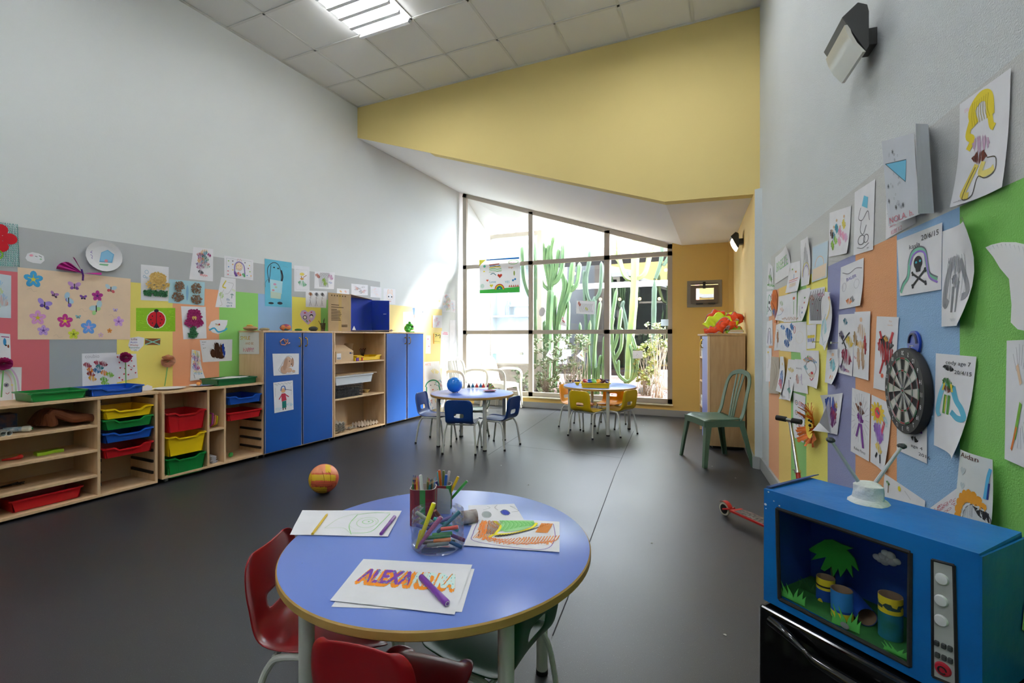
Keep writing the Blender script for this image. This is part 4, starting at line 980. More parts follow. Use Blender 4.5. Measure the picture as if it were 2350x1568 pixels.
L('drawing', 'small portrait drawing with a green skirt shape right of the turquoise card', [(675, 609), (710, 612.6), (710, 670), (675, 669)], A(.6, 3).line([(.1, .15), (.9, .15), (.9, .92), (.1, .92), (.1, .15)], 'b0b0b8', .006).ell(.5, .32, .09, .06, 'e8d870').scrib(.52, .68, .12, .1, '5ab880', n=12, w=.03).line([(.45, .4), (.5, .55)], 'a8684a', .03).line([(.55, .45), (.8, .35)], 'a8684a', .02).ell(.5, .5, .08, .03, 'e0a040'))
a = A(1.2, 8).scrib(.15, .25, .1, .12, 'b8604a', n=10, w=.03).scrib(.5, .6, .12, .2, 'a8d050', n=12, w=.03).scrib(.8, .3, .12, .15, 'd09ac0', n=12, w=.03).scrib(.8, .62, .08, .06, '5a78c0', n=8, w=.02)
for k in range(12): x = .28 + .04 * k; a.curve([(x, .05), (x - .06, .35), (x - .02, .9)], '3a3a40', .014)
L('drawing', 'bold black ink hair strokes with green and pink colouring on the grey band', [(722, 623), (768, 625.6), (766, 664), (721, 662)], a)
a = A(1.3, 4)
for x, c in ((.22, '9a6a4a'), (.5, '6a6a70'), (.78, '5a5a60')): a.ell(x, .2, .08, .1, c, 10).scrib(x, .22, .1, .12, c, n=8, w=.02).line([(x, .3), (x - .02, .6), (x + .04, .9)], '4a4a50', .014).line([(x, .6), (x - .05, .92)], '4a4a50', .014).line([(x - .06, .4), (x + .06, .45)], 'b09078', .014)
L('drawing', 'sheet with three thin pencil dancers in a row', [(701, 667), (750, 668.7), (748, 707), (701, 704.6)], a, base=.004)
L('heart_card', 'lilac heart shaped card with black, yellow and orange spots above the stones', [(688, 711), (725, 712), (725, 746), (688, 746)], A(1.05, 2).ell(.3, .5, .13, .14, K).ell(.3, .5, .09, .1, 'f2ece4').ell(.7, .4, .12, .12, K).ell(.7, .45, .09, .09, 'f2ece4').scrib(.42, .75, .05, .08, '3a9a50', n=6, w=.03).scrib(.6, .72, .05, .08, 'e88a30', n=6, w=.03).heart(.3, .2, .07, 'd04058').heart(.7, .15, .06, 'd04058'), col='d8c0e0', cat='card', outline=[(.5, 1), (.12, .62), (.0, .3), (.1, .06), (.3, .0), (.5, .16), (.7, .0), (.92, .06), (1, .3), (.88, .62)])
L('drawing', 'small sheet with orange marks peeping over the cardboard diorama box', [(773, 662), (801, 664), (801, 676), (773, 675)], A(2).scrib(.3, .5, .12, .2, 'f0c060', n=8, w=.05).scrib(.7, .5, .12, .2, 'e8b0a0', n=8, w=.05))
L('drawing', 'landscape sheet of sketchy black pen hair above the blue diorama interior', [(806, 651), (844, 654.5), (844, 678), (806, 677)], doodle(1.5, 6, ['8a8a90', 'c8808a', '6a6a70', 'e8a080'], box=(.1, .2, .9, .8), n=6, line=K, nl=6))
L('drawing', 'faint pastel sheet between the ink hair sheet and the animal face', [(850, 657), (875, 660), (875, 684), (850, 682)], doodle(1, 7, ['f0d8dc', 'f4e8e0'], n=4, nl=0))
L('drawing', 'sheet with a pale orange animal face with two black eyes', [(880, 662), (907, 664), (907, 699), (880, 697)], A(.75, 2).curve([(.35, .35), (.35, .1), (.45, .08), (.45, .3)], 'f0c8a8', .03).curve([(.6, .3), (.62, .08), (.72, .1), (.7, .4)], 'f0c8a8', .03).ring(.54, .5, .2, .22, 'f0d0b4', .02).ell(.42, .52, .04, .05, K).ell(.68, .52, .04, .05, K).curve([(.46, .8), (.54, .85), (.62, .8)], 'd88a90', .03))
for i, (px, lab, art) in enumerate([
 ([(925, 716), (951, 716), (951, 745), (925, 745)], 'nearly white sheet behind the green frog', None),
 ([(952, 712), (974, 702), (976, 722), (955, 728)], 'tilted photo-like sheet in green and black near the bright corner', doodle(1.2, 3, ['4a9a70', '5a5a60', '3a6a8a', K], box=(.1, .1, .9, .9), n=6, nl=1)),
 ([(945, 707), (953, 705), (953, 733), (948, 734)], 'narrow slate blue strip of card near the bright corner', A(.3).poly([(.1, .0), (.9, .05), (.7, .6), (.3, .6)], '6a86b0').line([(.5, .6), (.5, 1)], '8a6a50', .05)),
 ([(981, 674), (1015, 677), (1015, 706), (981, 703)], 'white sheet with two tiny faces high beside the window', A(1.3).ell(.3, .3, .02, .03, K).ell(.42, .3, .02, .03, K).ell(.78, .5, .1, .1, 'f4d8a0').ell(.74, .3, .02, .03, K).ell(.84, .3, .02, .03, K)),
 ([(1017, 674), (1033, 674), (1033, 716), (1016, 716)], 'tall sheet of pastel red and blue dabs beside the window', doodle(.5, 4, ['f0b0a8', 'b0d0e4', 'f4d0b0', 'b8dcb0'], box=(.2, .1, .8, .9), n=8, nl=0)),
 ([(1034, 688), (1045, 690), (1045, 718), (1034, 716)], 'pale blue dotted sheet closest to the window frame', doodle(.5, 8, ['c8e0f0', 'e8d0d8'], n=4, nl=0)),
 ([(991, 724), (1014, 724), (1014, 753), (991, 752)], 'sheet with pink pencil marks and an orange left edge', doodle(.9, 9, ['f0c0c0', 'e0b8d0'], n=4, nl=0).line([(.03, 0), (.03, 1)], 'f0b050', .06)),
 ([(978, 770), (988, 770), (988, 812), (976, 812)], 'narrow sheet with pink dots just right of the blue cupboard', A(.3).ell(.4, .2, .05, .04, 'e8a0b0').ell(.6, .6, .04, .03, 'e8b0b8')),
 ([(1012, 760), (1030, 762), (1030, 845), (1009, 846)], 'long white paper strip behind the garden armchairs', A(.25).line([(.3, .03), (.8, .03)], 'f0b0c0', .03).line([(.2, .07), (.85, .07)], 'f0b0c8', .03)),
 ([(1032, 735), (1046, 735), (1046, 850), (1030, 850)], 'longest white paper strip against the window frame', None)]):
 L('drawing', lab, px, art, base=.003)
L('drawing', 'yellow paper shape with black squiggles and a green flower', [(994, 763), (1011, 764), (1011, 789), (994, 789)], A(.7).curve([(.25, .2), (.45, .2), (.3, .4)], K, .05).curve([(.55, .3), (.9, .2), (.9, .5)], K, .05).scrib(.5, .8, .2, .03, '8a7a40', n=6, w=.02).line([(.05, .1), (.05, 1)], 'e89a30', .08), col='f6e48a')
# magenta / peach pompom flowers standing behind the trays
def pom(px, r, col, stem, label, colname):
 c = LW(*px, .05); m = MB(); mt = mat(colname, col, rough=.9, var=.15, vscale=40); rr = random.Random(int(px[0]))
 for k in range(150):
  d = Vector((rr.gauss(0, 1), rr.gauss(0, 1), rr.gauss(0, 1))).normalized(); a_ = d.orthogonal().normalized() * r * .3; b_ = d.cross(a_).normalized() * r * .25
  q = c + d * r * .35; e = c + d * r * rr.uniform(.85, 1.1)
  m.add([tuple(q), tuple(e - a_ + b_), tuple(e + d * r * .1), tuple(e + a_ - b_)], [(0, 1, 2), (0, 2, 3)], mt)
 t = empty('paper_flower', tuple(LW(*stem[-1], .05)), 0, label, 'paper flower', 'paper flowers behind the trays')
 m.M = Matrix.Translation(-t.location); m.v = [tuple(Vector(p) - t.location) for p in m.v]; m.build('blossom', parent=t)
 s_ = MB(); s_.M = Matrix.Translation(-t.location); s_.tube([c] + [LW(*p, .05) for p in stem], .004, mat('stem_green', (110, 176, 96), rough=.6), n=6); s_.build('stem', parent=t)
pom((9, 835), .038, (186, 40, 122), [(6, 870), (3, 912)], 'magenta paper pompom flower at the picture edge by the green tray', 'pom_magenta')
pom((288, 820), .036, (182, 34, 112), [(288.5, 850), (289, 881)], 'magenta paper pompom flower in front of the hearts sheet', 'pom_crimson')
pom((386, 829), .048, (238, 184, 152), [(382, 860), (378, 886)], 'big peach tissue pompom flower in front of the yellow patch', 'pom_peach')
# --------------------------- on the cupboards
sidepl = lambda u, v: PL(u, v, LS, 1, (LS * LC * 1 + 0) + 0)
def SP(u, v):       # side of the tall cupboard facing the camera: s = const
 s0 = CP(604, 900).x - .003
 n = DIRL; c = Vector((LC, 0, 0)).dot(n) + s0; d = ray(u, v); return CAM + d * ((c - CAM.dot(n)) / d.dot(n))
sheet('sign_drawing', 'sheet reading SMILE AND BE HAPPY on the side of the cupboard', [SP(549.4, 763), SP(594.7, 763), SP(595, 813), SP(549, 812.7)], -DIRL,
      A(.9).text('SMILE', .06, .34, .24, 'a04a50', w=.5).text('SMILE', .075, .33, .2, 'e0d060', w=.46).text('AND BE', .32, .56, .15, 'c08a50', w=.4).text('HAPPY!', .2, .9, .28, 'b8508a', w=.55).text('HAPPY', .215, .885, .22, 'e8b0a8', w=.45), col='dfe0dc', base=.001, group='papers on the cupboards')
def D(u, v): return WM @ CP(u, v, CD + .0195)
a = A(1.3, 5).ell(.42, .74, .2, .2, 'c8a48c', 16).ell(.58, .4, .17, .26, 'd0ae96', 16).ell(.46, .5, .1, .3, 'b8927a', 14, .25).ell(.74, .42, .07, .22, 'b8927a', 12).ell(.6, .78, .16, .12, 'd0ae96').ell(.78, .84, .09, .06, 'd0ae96').ell(.62, .36, .022, .028, K).ell(.7, .5, .03, .025, K).curve([(.3, .9), (.2, .75), (.3, .55), (.42, .3), (.55, .12), (.7, .15), (.78, .35)], '5a4438', .009).curve([(.3, .9), (.55, .95), (.85, .9)], '5a4438', .009).curve([(.62, .6), (.7, .62), (.76, .55)], '5a4438', .008)
sheet('dog_drawing', 'drawing of a sad brown puppy taped on the blue door', [D(625, 812), D(686, 811.5), D(685.6, 859), D(627.8, 862.7)], LNORM, a, base=.001, cat='drawing', group='papers on the cupboards')
a = A(.62, 5)
for k in range(16): a.ring(.08 + .055 * k, .06 + .02 * (k % 3), .012, .012, '6a7080', .005, n=6)
for k in range(10): a.ring(.08, .2 + .03 * k, .01, .008, '8a90a0', .004, n=6); a.ring(.9, .2 + .03 * k, .01, .008, '8a90a0', .004, n=6)
a.ell(.48, .3, .075, .075, 'e8b888').curve([(.36, .3), (.42, .17), (.55, .17), (.6, .3)], '5a7ab8', .035).ell(.45, .29, .008, .01, K).ell(.52, .29, .008, .01, K).poly([(.38, .4), (.58, .4), (.64, .64), (.38, .66)], 'c03a50').line([(.4, .44), (.25, .58)], 'c03a50', .03).line([(.58, .44), (.76, .54)], 'c03a50', .03).poly([(.4, .66), (.62, .65), (.62, .88), (.4, .89)], '1f7a70').line([(.45, .88), (.44, .95)], '5a3a2a', .03).line([(.56, .88), (.57, .95)], '5a3a2a', .03).scrib(.8, .8, .08, .06, 'b0d8e8', n=8, w=.02).scrib(.2, .88, .08, .04, 'c0dcea', n=8, w=.02).line([(.62, .28), (.92, .33)], '4a5060', .012)
sheet('child_drawing', 'drawing of a child in a crimson jumper taped low on the blue door', [D(627, 878.4), D(671.8, 873), D(673.6, 940), D(629.6, 948.6)], LNORM, a, base=.001, cat='drawing', group='papers on the cupboards')
m = MB(); FO = mat('foil_copper', (200, 140, 120), rough=.3, metal=.5)
m.tube([D(660, 783), D(650, 778), D(643, 784), D(645, 791), D(654, 792), D(659, 786), D(660, 778), D(660, 790), D(665, 787)], .006, FO, n=6)
m.tube([D(651, 780), D(657, 790)], .005, FO, n=6)
tag(m.build('foil_letter', smooth=True), 'small copper foil letter shape stuck high on the blue door', 'decoration')
# --------------------------- right wall
def Z1(*q): return [(1750 + x / 2.613, 520 + y / 2.613) for x, y in q]
def Z2(*q): return [(1880 + x / 2.118, 380 + y / 2.118) for x, y in q]
def Z3(*q): return [(2030 + x / 2.656, 130 + y / 2.656) for x, y in q]
def Z4(*q): return [(2000 + x / 2.703, 680 + y / 2.703) for x, y in q]
R('drawing', 'narrow tree drawing in green, furthest and highest on the right wall', Z1((38, 215), (65, 240), (70, 375), (30, 375)), A(.5, 2).line([(.5, .15), (.2, .85)], K, .02).line([(.5, .15), (.8, .85)], K, .02).scrib(.5, .55, .12, .12, '6ab04a', n=8, w=.04).scrib(.6, .85, .2, .05, '5aa848', n=8, w=.04))
R('drawing', 'landscape sheet with tall green and blue outlined letters near the pier', Z1((80, 185), (172, 110), (172, 285), (78, 345)), A(1, 3).text('BREEZE', .08, .6, .5, '7ab0a0', w=.8).text('BREEZE', .1, .58, .46, 'c8e0b0', w=.78), lift=(0, .03, 0, 0))
R('drawing', 'sheet with small scattered coloured squares under the letters sheet', Z1((165, 222), (230, 205), (235, 385), (150, 400)), A(.6, 3).poly([(.3, .2), (.4, .2), (.4, .25), (.3, .25)], '8ac060').poly([(.6, .3), (.7, .3), (.7, .36), (.6, .36)], 'e89a60').line([(.15, .6), (.85, .55)], 'd86a5a', .02).line([(.15, .66), (.8, .62)], 'd88aa0', .02).poly([(.2, .7), (.7, .68), (.7, .8), (.2, .82)], 'e8d8c8').line([(.5, .4), (.5, .55)], '6aa0d0', .02), lift=(.0, 0, .02, .01))
R('drawing', 'tall sheet with a pale pointed tree and a rainbow arch on the rough band', Z1((232, 85), (298, 55), (295, 345), (235, 360)), A(.45, 5).line([(.55, .1), (.2, .7)], 'a0a0a8', .006).line([(.55, .1), (.9, .7)], 'a0a0a8', .006).scrib(.55, .4, .08, .2, 'b8b8c0', n=14, w=.008).ring(.55, .8, .17, .28, 'e8d870', .025, a0=pi, a1=2 * pi).ring(.55, .82, .14, .24, 'a890d0', .02, a0=pi, a1=2 * pi), lift=(.0, .02, .01, 0))
R('drawing', 'washed pale blue and peach sheet under the rough band', Z1((305, 120), (402, 80), (390, 305), (300, 335)), A(.7, 6).poly([(.03, .05), (.97, .03), (.95, .6), (.05, .65)], 'c8dcea').poly([(.05, .65), (.95, .6), (.93, .95), (.05, .97)], 'ecd8c0').ring(.5, .6, .2, .25, 'e8c0a0', .02, a0=pi, a1=2 * pi), col='d4dfe4')
R('skull_drawing', 'small skull and crossbones sheet furthest along the right wall', Z1((28, 390), (62, 385), (60, 535), (28, 545)), A(.4, 4).curve([(.1, .9), (.3, .3), (.5, .15), (.7, .3), (.9, .9)], '6ab090', .03).ell(.5, .45, .05, .07, K).line([(.25, .6), (.75, .8)], K, .025).line([(.75, .6), (.25, .8)], K, .025))
R('paper_cutout', 'orange and blue paper cut-out overlapping the apricot stripe', Z1((52, 378), (96, 378), (96, 580), (52, 580)), A(.4, 4).scrib(.5, .25, .12, .12, 'c85a20', n=9, w=.03).scrib(.65, .7, .1, .12, '3a6ab0', n=9, w=.03).line([(.3, .4), (.7, .6)], '7a3010', .02), col='e07a34', outline=[(.4, .02), (.8, .0), (1, .2), (.9, .5), (.95, .75), (.8, 1), (.6, .98), (.65, .7), (.2, .6), (.0, .4), (.2, .3)], cat='paper cut-out', base=.007)
R('drawing', 'sheet with green and peach crayon squares by the orange cut-out', Z1((100, 420), (145, 410), (130, 570), (95, 560)), A(.5, 3).scrib(.5, .3, .08, .1, 'a8c890', n=8, w=.02).scrib(.6, .55, .1, .08, 'e8b898', n=8, w=.02).curve([(.1, .8), (.5, .75), (.8, .6)], '7a8ac0', .012), lift=(0, 0, 0, .02))
R('drawing', 'sheet with a red pencil flower over brown crayon earth', Z1((140, 410), (210, 390), (208, 570), (130, 575)), A(.6, 3).line([(.78, .3), (.78, .75)], '6ab050', .015).ell(.78, .2, .05, .05, 'e0704a').scrib(.5, .88, .3, .05, 'c89a78', n=16, w=.02))
R('drawing', 'sheet with two columns of small coloured squares on the green stripe', Z1((218, 385), (292, 365), (265, 565), (210, 570)), A(.55, 3).poly([(.6, .25), (.7, .25), (.7, .3), (.6, .3)], '6aa060').poly([(.6, .4), (.7, .4), (.7, .45), (.6, .45)], 'e0806a').poly([(.45, .55), (.55, .55), (.55, .6), (.45, .6)], 'b08ac0').poly([(.5, .7), (.6, .7), (.6, .76), (.5, .76)], '5a8ac0').curve([(.2, .5), (.3, .8), (.5, .9)], 'a0a0a8', .01), lift=(.0, 0, .02, 0))
a = A(.5, 9)
for k in range(16): x = .1 + .055 * k; a.curve([(x, .05 + .1 * (k % 3)), (x - .08, .4), (x + .03, .9)], '3c3c44', .014)
a.scrib(.2, .25, .06, .08, 'b87a6a', n=8, w=.015).scrib(.8, .2, .08, .06, 'c06a90', n=8, w=.02).ell(.25, .42, .02, .015, 'b03a4a').ell(.65, .62, .025, .02, 'a04050').ell(.75, .35, .02, .015, K)
R('drawing', 'busy black ink strokes sheet on the lemon stripe', Z1((290, 380), (382, 360), (362, 585), (285, 585)), a, wave=.002)
R('drawing', 'small sheet with a dark arch outline low on the apricot stripe', Z1((30, 570), (62, 560), (65, 715), (25, 715)), A(.4, 4).curve([(.2, .9), (.3, .4), (.5, .3), (.7, .4), (.8, .9)], '3a3a44', .02).curve([(.3, .95), (.4, .5), (.55, .45), (.65, .95)], '7a6ab0', .015))
R('drawing', 'sheet with a ginger patch of crayon left of the blue coloured sheet', Z1((85, 590), (112, 580), (110, 740), (72, 745)), A(.4, 4).scrib(.5, .5, .06, .2, 'd0a080', n=10, w=.02).curve([(.3, .2), (.6, .3), (.5, .9)], '9a7a68', .012))
a = A(.95, 5)
a.scrib(.38, .4, .1, .2, '4a8ad0', n=16, w=.025).scrib(.3, .72, .08, .12, '3a78c4', n=12, w=.025).scrib(.12, .15, .07, .08, '5a98d8', n=10, w=.02).scrib(.5, .15, .05, .1, '5a98d8', n=10, w=.02).ring(.6, .25, .03, .12, 'd0606a', .012).ring(.78, .5, .12, .2, 'e8e0d0', .008)
R('drawing', 'landscape sheet heavily coloured in blue on the maize and green stripes', Z1((110, 580), (268, 570), (268, 760), (108, 745)), a)
a = A(.4, 3)
for k in range(4): a.ell(.2 + .2 * k, .5, .045, .07, 'e8d048', 8).line([(.2 + .2 * k, .58), (.2 + .2 * k, .72)], '4a60a8', .04)
R('drawing', 'small sheet with a row of yellow and blue dabs beside the coat hook', Z1((270, 590), (328, 585), (320, 730), (270, 735)), a)
R('drawing', 'nearly blank sheet furthest down the wall beside the pier', Z1((25, 730), (58, 730), (58, 930), (22, 930)), A(.3, 3).curve([(.3, .1), (.6, .3), (.4, .6)], 'b0b0b8', .01).ell(.4, .12, .04, .03, 'e8d060'))
R('drawing', 'brown grey crumpled paper sheet next to the nearly blank one', Z1((60, 780), (108, 785), (105, 1005), (48, 1000)), A(.4, 3).curve([(.5, .1), (.8, .4), (.5, .8)], '8a7a6a', .01).curve([(.3, .2), (.6, .5), (.3, .9)], '9a8a78', .01), col='bcb2a4', wave=.006)
R('drawing', 'long curled sheet with red and blue crayon skirt shape', Z1((112, 780), (152, 780), (140, 1015), (105, 985)), A(.3, 3).scrib(.5, .6, .06, .2, '8aa8d8', n=12, w=.02).scrib(.4, .75, .05, .12, 'd87a88', n=10, w=.02).ell(.5, .2, .03, .04, 'e0c890'), lift=(0, .02, .03, .02), wave=.004)
R('drawing', 'folded sheet with yellow scribble and black dots', Z1((158, 795), (200, 800), (190, 1050), (130, 1035)), A(.35, 3).scrib(.55, .25, .09, .05, 'e8d040', n=8, w=.03).ell(.55, .45, .02, .02, K).scrib(.6, .75, .06, .06, '5ab0a0', n=8, w=.02).line([(.4, .5), (.7, .95)], K, .015), lift=(0, 0, .02, .03))
R('drawing', 'sheet with two faint standing shapes under a pencilled word', Z1((200, 795), (262, 800), (280, 1005), (180, 985)), A(.5, 3).text('mosey', .2, .3, .1, '9a9aa4').scrib(.35, .6, .04, .14, 'e8b8b0', n=9, w=.015).scrib(.7, .6, .04, .14, 'c8b8d8', n=9, w=.015), base=.006)
a = A(.5, 7)
for k in range(7): a.scrib(.3 + .07 * k, .2 + .03 * abs(k - 3), .06, .05, ['e8a050', '6ac0d0', 'e87a6a', '7ab860', 'c880b8', 'e8c850', '5a90c8'][k], n=9, w=.02)
a.ring(.55, .5, .15, .22, '3a3a40', .01).ell(.6, .68, .1, .07, 'd8c8b8').ell(.62, .62, .04, .04, 'c8303a').curve([(.5, .76), (.6, .82), (.72, .74)], 'c83040', .02).scrib(.25, .5, .04, .06, '7ab8c8', n=7, w=.015)
R('drawing', 'colourful clown face with rainbow hair on the lemon stripe', Z1((245, 742), (348, 745), (355, 975), (245, 945)), a, lift=(.01, 0, .015, 0), base=.008)
a = A(.35, 5)
for i, (x, y) in enumerate(((.3, .2), (.6, .2), (.85, .22), (.3, .42), (.6, .42), (.85, .45), (.3, .64), (.6, .66), (.5, .82))): a.ring(x, y, .035, .05, ['5a5a60', 'd86a88', '6a6ab0'][i % 3], .012, n=10).ell(x, y, .015, .02, ['e8b8a0', 'f0c8d0', 'c8c8e8'][i % 3], 8)
R('drawing', 'sheet with rows of tiny round portraits behind the scooter grip', Z1((188, 995), (262, 1020), (252, 1300), (188, 1260)), a)
R('drawing', 'sheet curling away with a pale figure in turquoise scribble on lilac stripe', Z1((395, 390), (465, 400), (420, 745), (360, 700)), A(.4, 3).curve([(.4, .1), (.7, .2), (.6, .4), (.4, .5)], 'e8d090', .05).ell(.45, .1, .04, .03, 'e87a80').scrib(.35, .62, .08, .12, 'a8dce4', n=12, w=.015).curve([(.3, .4), (.1, .7), (.5, .95), (.8, .85)], '6aa8b8', .012), lift=(0, .03, .02, 0), wave=.005, base=.01)
R('drawing', 'curled sheet with a turquoise and orange scribble below the lilac stripe sheet', Z1((392, 740), (470, 735), (460, 955), (378, 935)), A(.4, 3).scrib(.55, .45, .07, .15, '8cd4e0', n=12, w=.02).ell(.5, .15, .04, .05, 'e8c0a0').line([(.4, .25), (.3, .32)], 'e87a40', .03).line([(.45, .75), (.4, .85)], 'e8904a', .03).line([(.65, .75), (.68, .86)], 'e8904a', .03), lift=(0, 0, .03, .0))
a = A(.5, 9).scrib(.25, .35, .06, .06, '3a2a5a', n=9, w=.03).line([(.2, .35), (.55, .55), (.4, .75), (.3, .9)], K, .035).line([(.3, .5), (.6, .35), (.75, .3)], '2a2a30', .03).scrib(.75, .45, .08, .08, 'e8c838', n=9, w=.03).scrib(.6, .7, .12, .12, 'a83a5a', n=14, w=.03).scrib(.4, .9, .08, .05, '6a3a88', n=9, w=.03).scrib(.45, .12, .05, .05, '2a8aa0', n=7, w=.02).text('Blas', .6, .95, .07, 'b83a70')
R('drawing', 'sheet with a tangle of black, purple and red crayon strokes on the lilac stripe', Z2((100, 725), (180, 720), (165, 1025), (90, 1005)), a)
a = A(.5, 2).ell(.45, .12, .04, .035, 'e8c4a4').scrib(.5, .3, .1, .1, 'ecd0b0', n=12, w=.02).scrib(.5, .5, .1, .05, 'e8b040', n=10, w=.03).scrib(.35, .7, .04, .14, 'e8c8a8', n=9, w=.02).scrib(.62, .7, .04, .14, 'e8c8a8', n=9, w=.02).scrib(.12, .42, .05, .1, 'b08a48', n=9, w=.02).scrib(.75, .5, .03, .12, 'c84a50', n=8, w=.02).text('Pau', .05, .72, .06, 'd05a70')
R('drawing', 'sheet with peach and gold colouring between the tangle sheet and orange stripe', Z2((180, 712), (258, 708), (248, 1045), (172, 1025)), a, base=.006)
R('drawing', 'sheet with a tilted blue pencilled word and orange scribbles on the lilac stripe', Z2((110, 495), (222, 448), (218, 680), (102, 700)), A(.65, 3).curve([(.1, .15), (.4, .22), (.7, .16), (.95, .2)], '8a8a90', .015).text('BALER', .3, .38, .1, '6a5ab0', rot=-.1).ring(.2, .5, .06, .1, 'b0b0b8', .006).ring(.75, .5, .07, .1, 'b0b0b8', .006).scrib(.45, .85, .06, .06, 'e8803a', n=8, w=.03).scrib(.6, .82, .05, .06, '7a7a80', n=7, w=.02), lift=(.0, 0, .01, 0))
a = A(.8, 3)
for (x, y, c) in ((.25, .55, '4aa0b8'), (.2, .75, '9ac850'), (.38, .4, '58b8d0'), (.35, .65, 'a0d060'), (.55, .5, 'e8a0c0'), (.55, .7, 'f0b8d0'), (.72, .35, 'e8d860'), (.72, .6, 'f0a8c8'), (.85, .65, 'e8b8dc'), (.15, .5, '5a4030')): a.scrib(x, y, .05, .09, c, n=8, w=.025)
for x, y in ((.25, .35), (.38, .22), (.55, .38), (.72, .18), (.17, .43)): a.ell(x, y, .03, .035, 'd8b898', 8)
R('drawing', 'sheet with a row of brightly scribbled long dresses on the rough band', Z2((55, 230), (160, 195), (152, 425), (50, 445)), a, lift=(0, 0, .01, 0))
R('drawing', 'sheet with a pale blue cone over black curved outlines, hung above the orange stripe', Z2((178, 130), (278, 65), (268, 408), (172, 437)), A(.5, 3).poly([(.4, .28), (.5, .14), (.7, .2), (.68, .36)], '6cc0dc').curve([(.35, .3), (.25, .45), (.45, .5), (.7, .4), (.8, .55)], '4a4a50', .01).curve([(.4, .5), (.35, .65), (.5, .72), (.65, .6)], '4a4a50', .01).ring(.42, .8, .09, .07, '4a4a50', .01).ring(.65, .8, .06, .06, '4a4a50', .01).curve([(.2, .9), (.5, .93), (.8, .88)], '4a4a50', .008).text('ABC', .7, .96, .03, '8a8a90'))
a = A(.9, 4).text('THE', .12, .16, .11, 'd0707a').scrib(.3, .38, .06, .14, '3c2c28', n=12, w=.035).line([(.35, .5), (.3, .7)], '8a8a90', .03).line([(.4, .5), (.55, .68)], '5ab090', .04).line([(.2, .7), (.16, .82)], 'e8b838', .05).line([(.45, .66), (.5, .78)], 'c84050', .04).line([(.05, .68), (.5, .66)], '6a6a70', .006).text('SUAU', .15, .88, .08, 'd88a98').text('KUBE X 2', .2, .98, .08, 'd88a98')
R('drawing', 'sheet headed THE with dark brown crayon, behind the folded sheet', Z3((22, 640), (190, 560), (200, 1015), (15, 1115)), a)
# folded NOLA sheet stands off the wall
a = A(.75, 3)
for i in range(34): a.ring(a.r.uniform(.1, .55), a.r.uniform(.15, .85), .012, .012, '8a8e96', .004, n=7)
for (x, y) in ((.35, .16), (.12, .55), (.1, .72), (.32, .82), (.55, .82)):
 for k in range(4): t = k * pi / 4; a.line([(x - .035 * cos(t), y - .03 * sin(t)), (x + .035 * cos(t), y + .03 * sin(t))], '4a4e56', .007)
a.poly([(.08, .28), (.75, .3), (.68, .56)], '6cb8d8').line([(.08, .28), (.75, .3)], '3a4a56', .008).line([(.08, .28), (.68, .56)], '3a4a56', .008).text('NOLA. h.', .05, .98, .1, 'c87080', w=.8)
o = R('folded_sheet', 'large stiff folded sheet standing off the wall marked NOLA with stars', Z3((55, 510), (262, 455), (302, 955), (100, 1030)), a, col='c9ced6', lift=(.0, .0, .0, 0), base=.035)
m = MB(); FC = mat('card_grey_fold', (205, 210, 217), rough=.7)
p = [RW(*q, .035 + e) for q, e in zip(Z3((190, 400), (262, 410), (302, 955), (205, 955)), (.05, .0, .0, .05))]
g = 6
vs = []
for j in range(g + 1):
 for i in range(g + 1):
  q = p[0].lerp(p[1], i / g).lerp(p[3].lerp(p[2], i / g), j / g) + RNORM * .012 * sin(pi * i / g); vs.append(tuple(q))
m.add(vs, [(j * (g + 1) + i, j * (g + 1) + i + 1, (j + 1) * (g + 1) + i + 1, (j + 1) * (g + 1) + i) for j in range(g) for i in range(g)], FC)
q0, q1 = p[1], p[2]; w0 = RW(*Z3((268, 430))[0], .002); w1_ = RW(*Z3((300, 950))[0], .002); m.quad(q0, q1, w1_, w0, FC)
m.build('fold_flap', parent=o)
a = A(.66, 5)
a.curve([(.35, .3), (.28, .15), (.45, .07), (.62, .12), (.66, .3)], 'e8d23c', .10).curve([(.3, .2), (.2, .35), (.3, .42), (.22, .5)], 'e8d23c', .07).curve([(.64, .25), (.68, .38), (.74, .42)], 'e8d23c', .06).scrib(.48, .5, .09, .07, 'c8a8c0', n=14, w=.02).scrib(.47, .62, .07, .05, '6a3426', n=14, w=.03).curve([(.42, .68), (.3, .8), (.2, .92), (.3, .94)], 'e8d468', .06).curve([(.55, .68), (.5, .78), (.7, .8), (.78, .78)], 'ecdc80', .06)
for k in range(8): a.curve([(.3 + .045 * k, .08), (.28 + .045 * k, .2), (.3 + .05 * k, .3)], 'a89420', .005)
a.curve([(.4, .7), (.28, .82), (.2, .96), (.36, .95), (.45, .8), (.6, .84), (.8, .82), (.8, .7), (.62, .66)], '4a4430', .008).text('Ella', .12, .12, .05, 'e8c8cc').text('www.free.com', .06, .97, .022, '6a6a70')
R('drawing', 'biggest sheet, topmost on the wall, coloured in bright yellow and brown', Z3((475, 290), (790, 65), (770, 790), (470, 915)), a, lift=(0, 0, .01, .02), base=.006)
a = A(.85, 3).text('kayla', .3, .24, .11, '3a3a40').text('20/6/15', .58, .16, .12, '3a3a40', w=.36)
path = [(.04, .93), (.12, .8), (.25, .68), (.3, .45), (.38, .3), (.52, .26), (.65, .33), (.7, .55), (.75, .72), (.92, .82)]
a.curve(path, '6a7078', .06).curve([(x, y + .02) for x, y in path], '7ac0a4', .045).curve([(x + .01, y + .06) for x, y in path[3:]], '9a7ad0', .03).ell(.5, .5, .085, .11, K, 16).poly([(.43, .55), (.57, .55), (.55, .65), (.45, .65)], K).ell(.46, .49, .02, .02, '3ac0d8').ell(.55, .48, .02, .02, '3ac0d8')
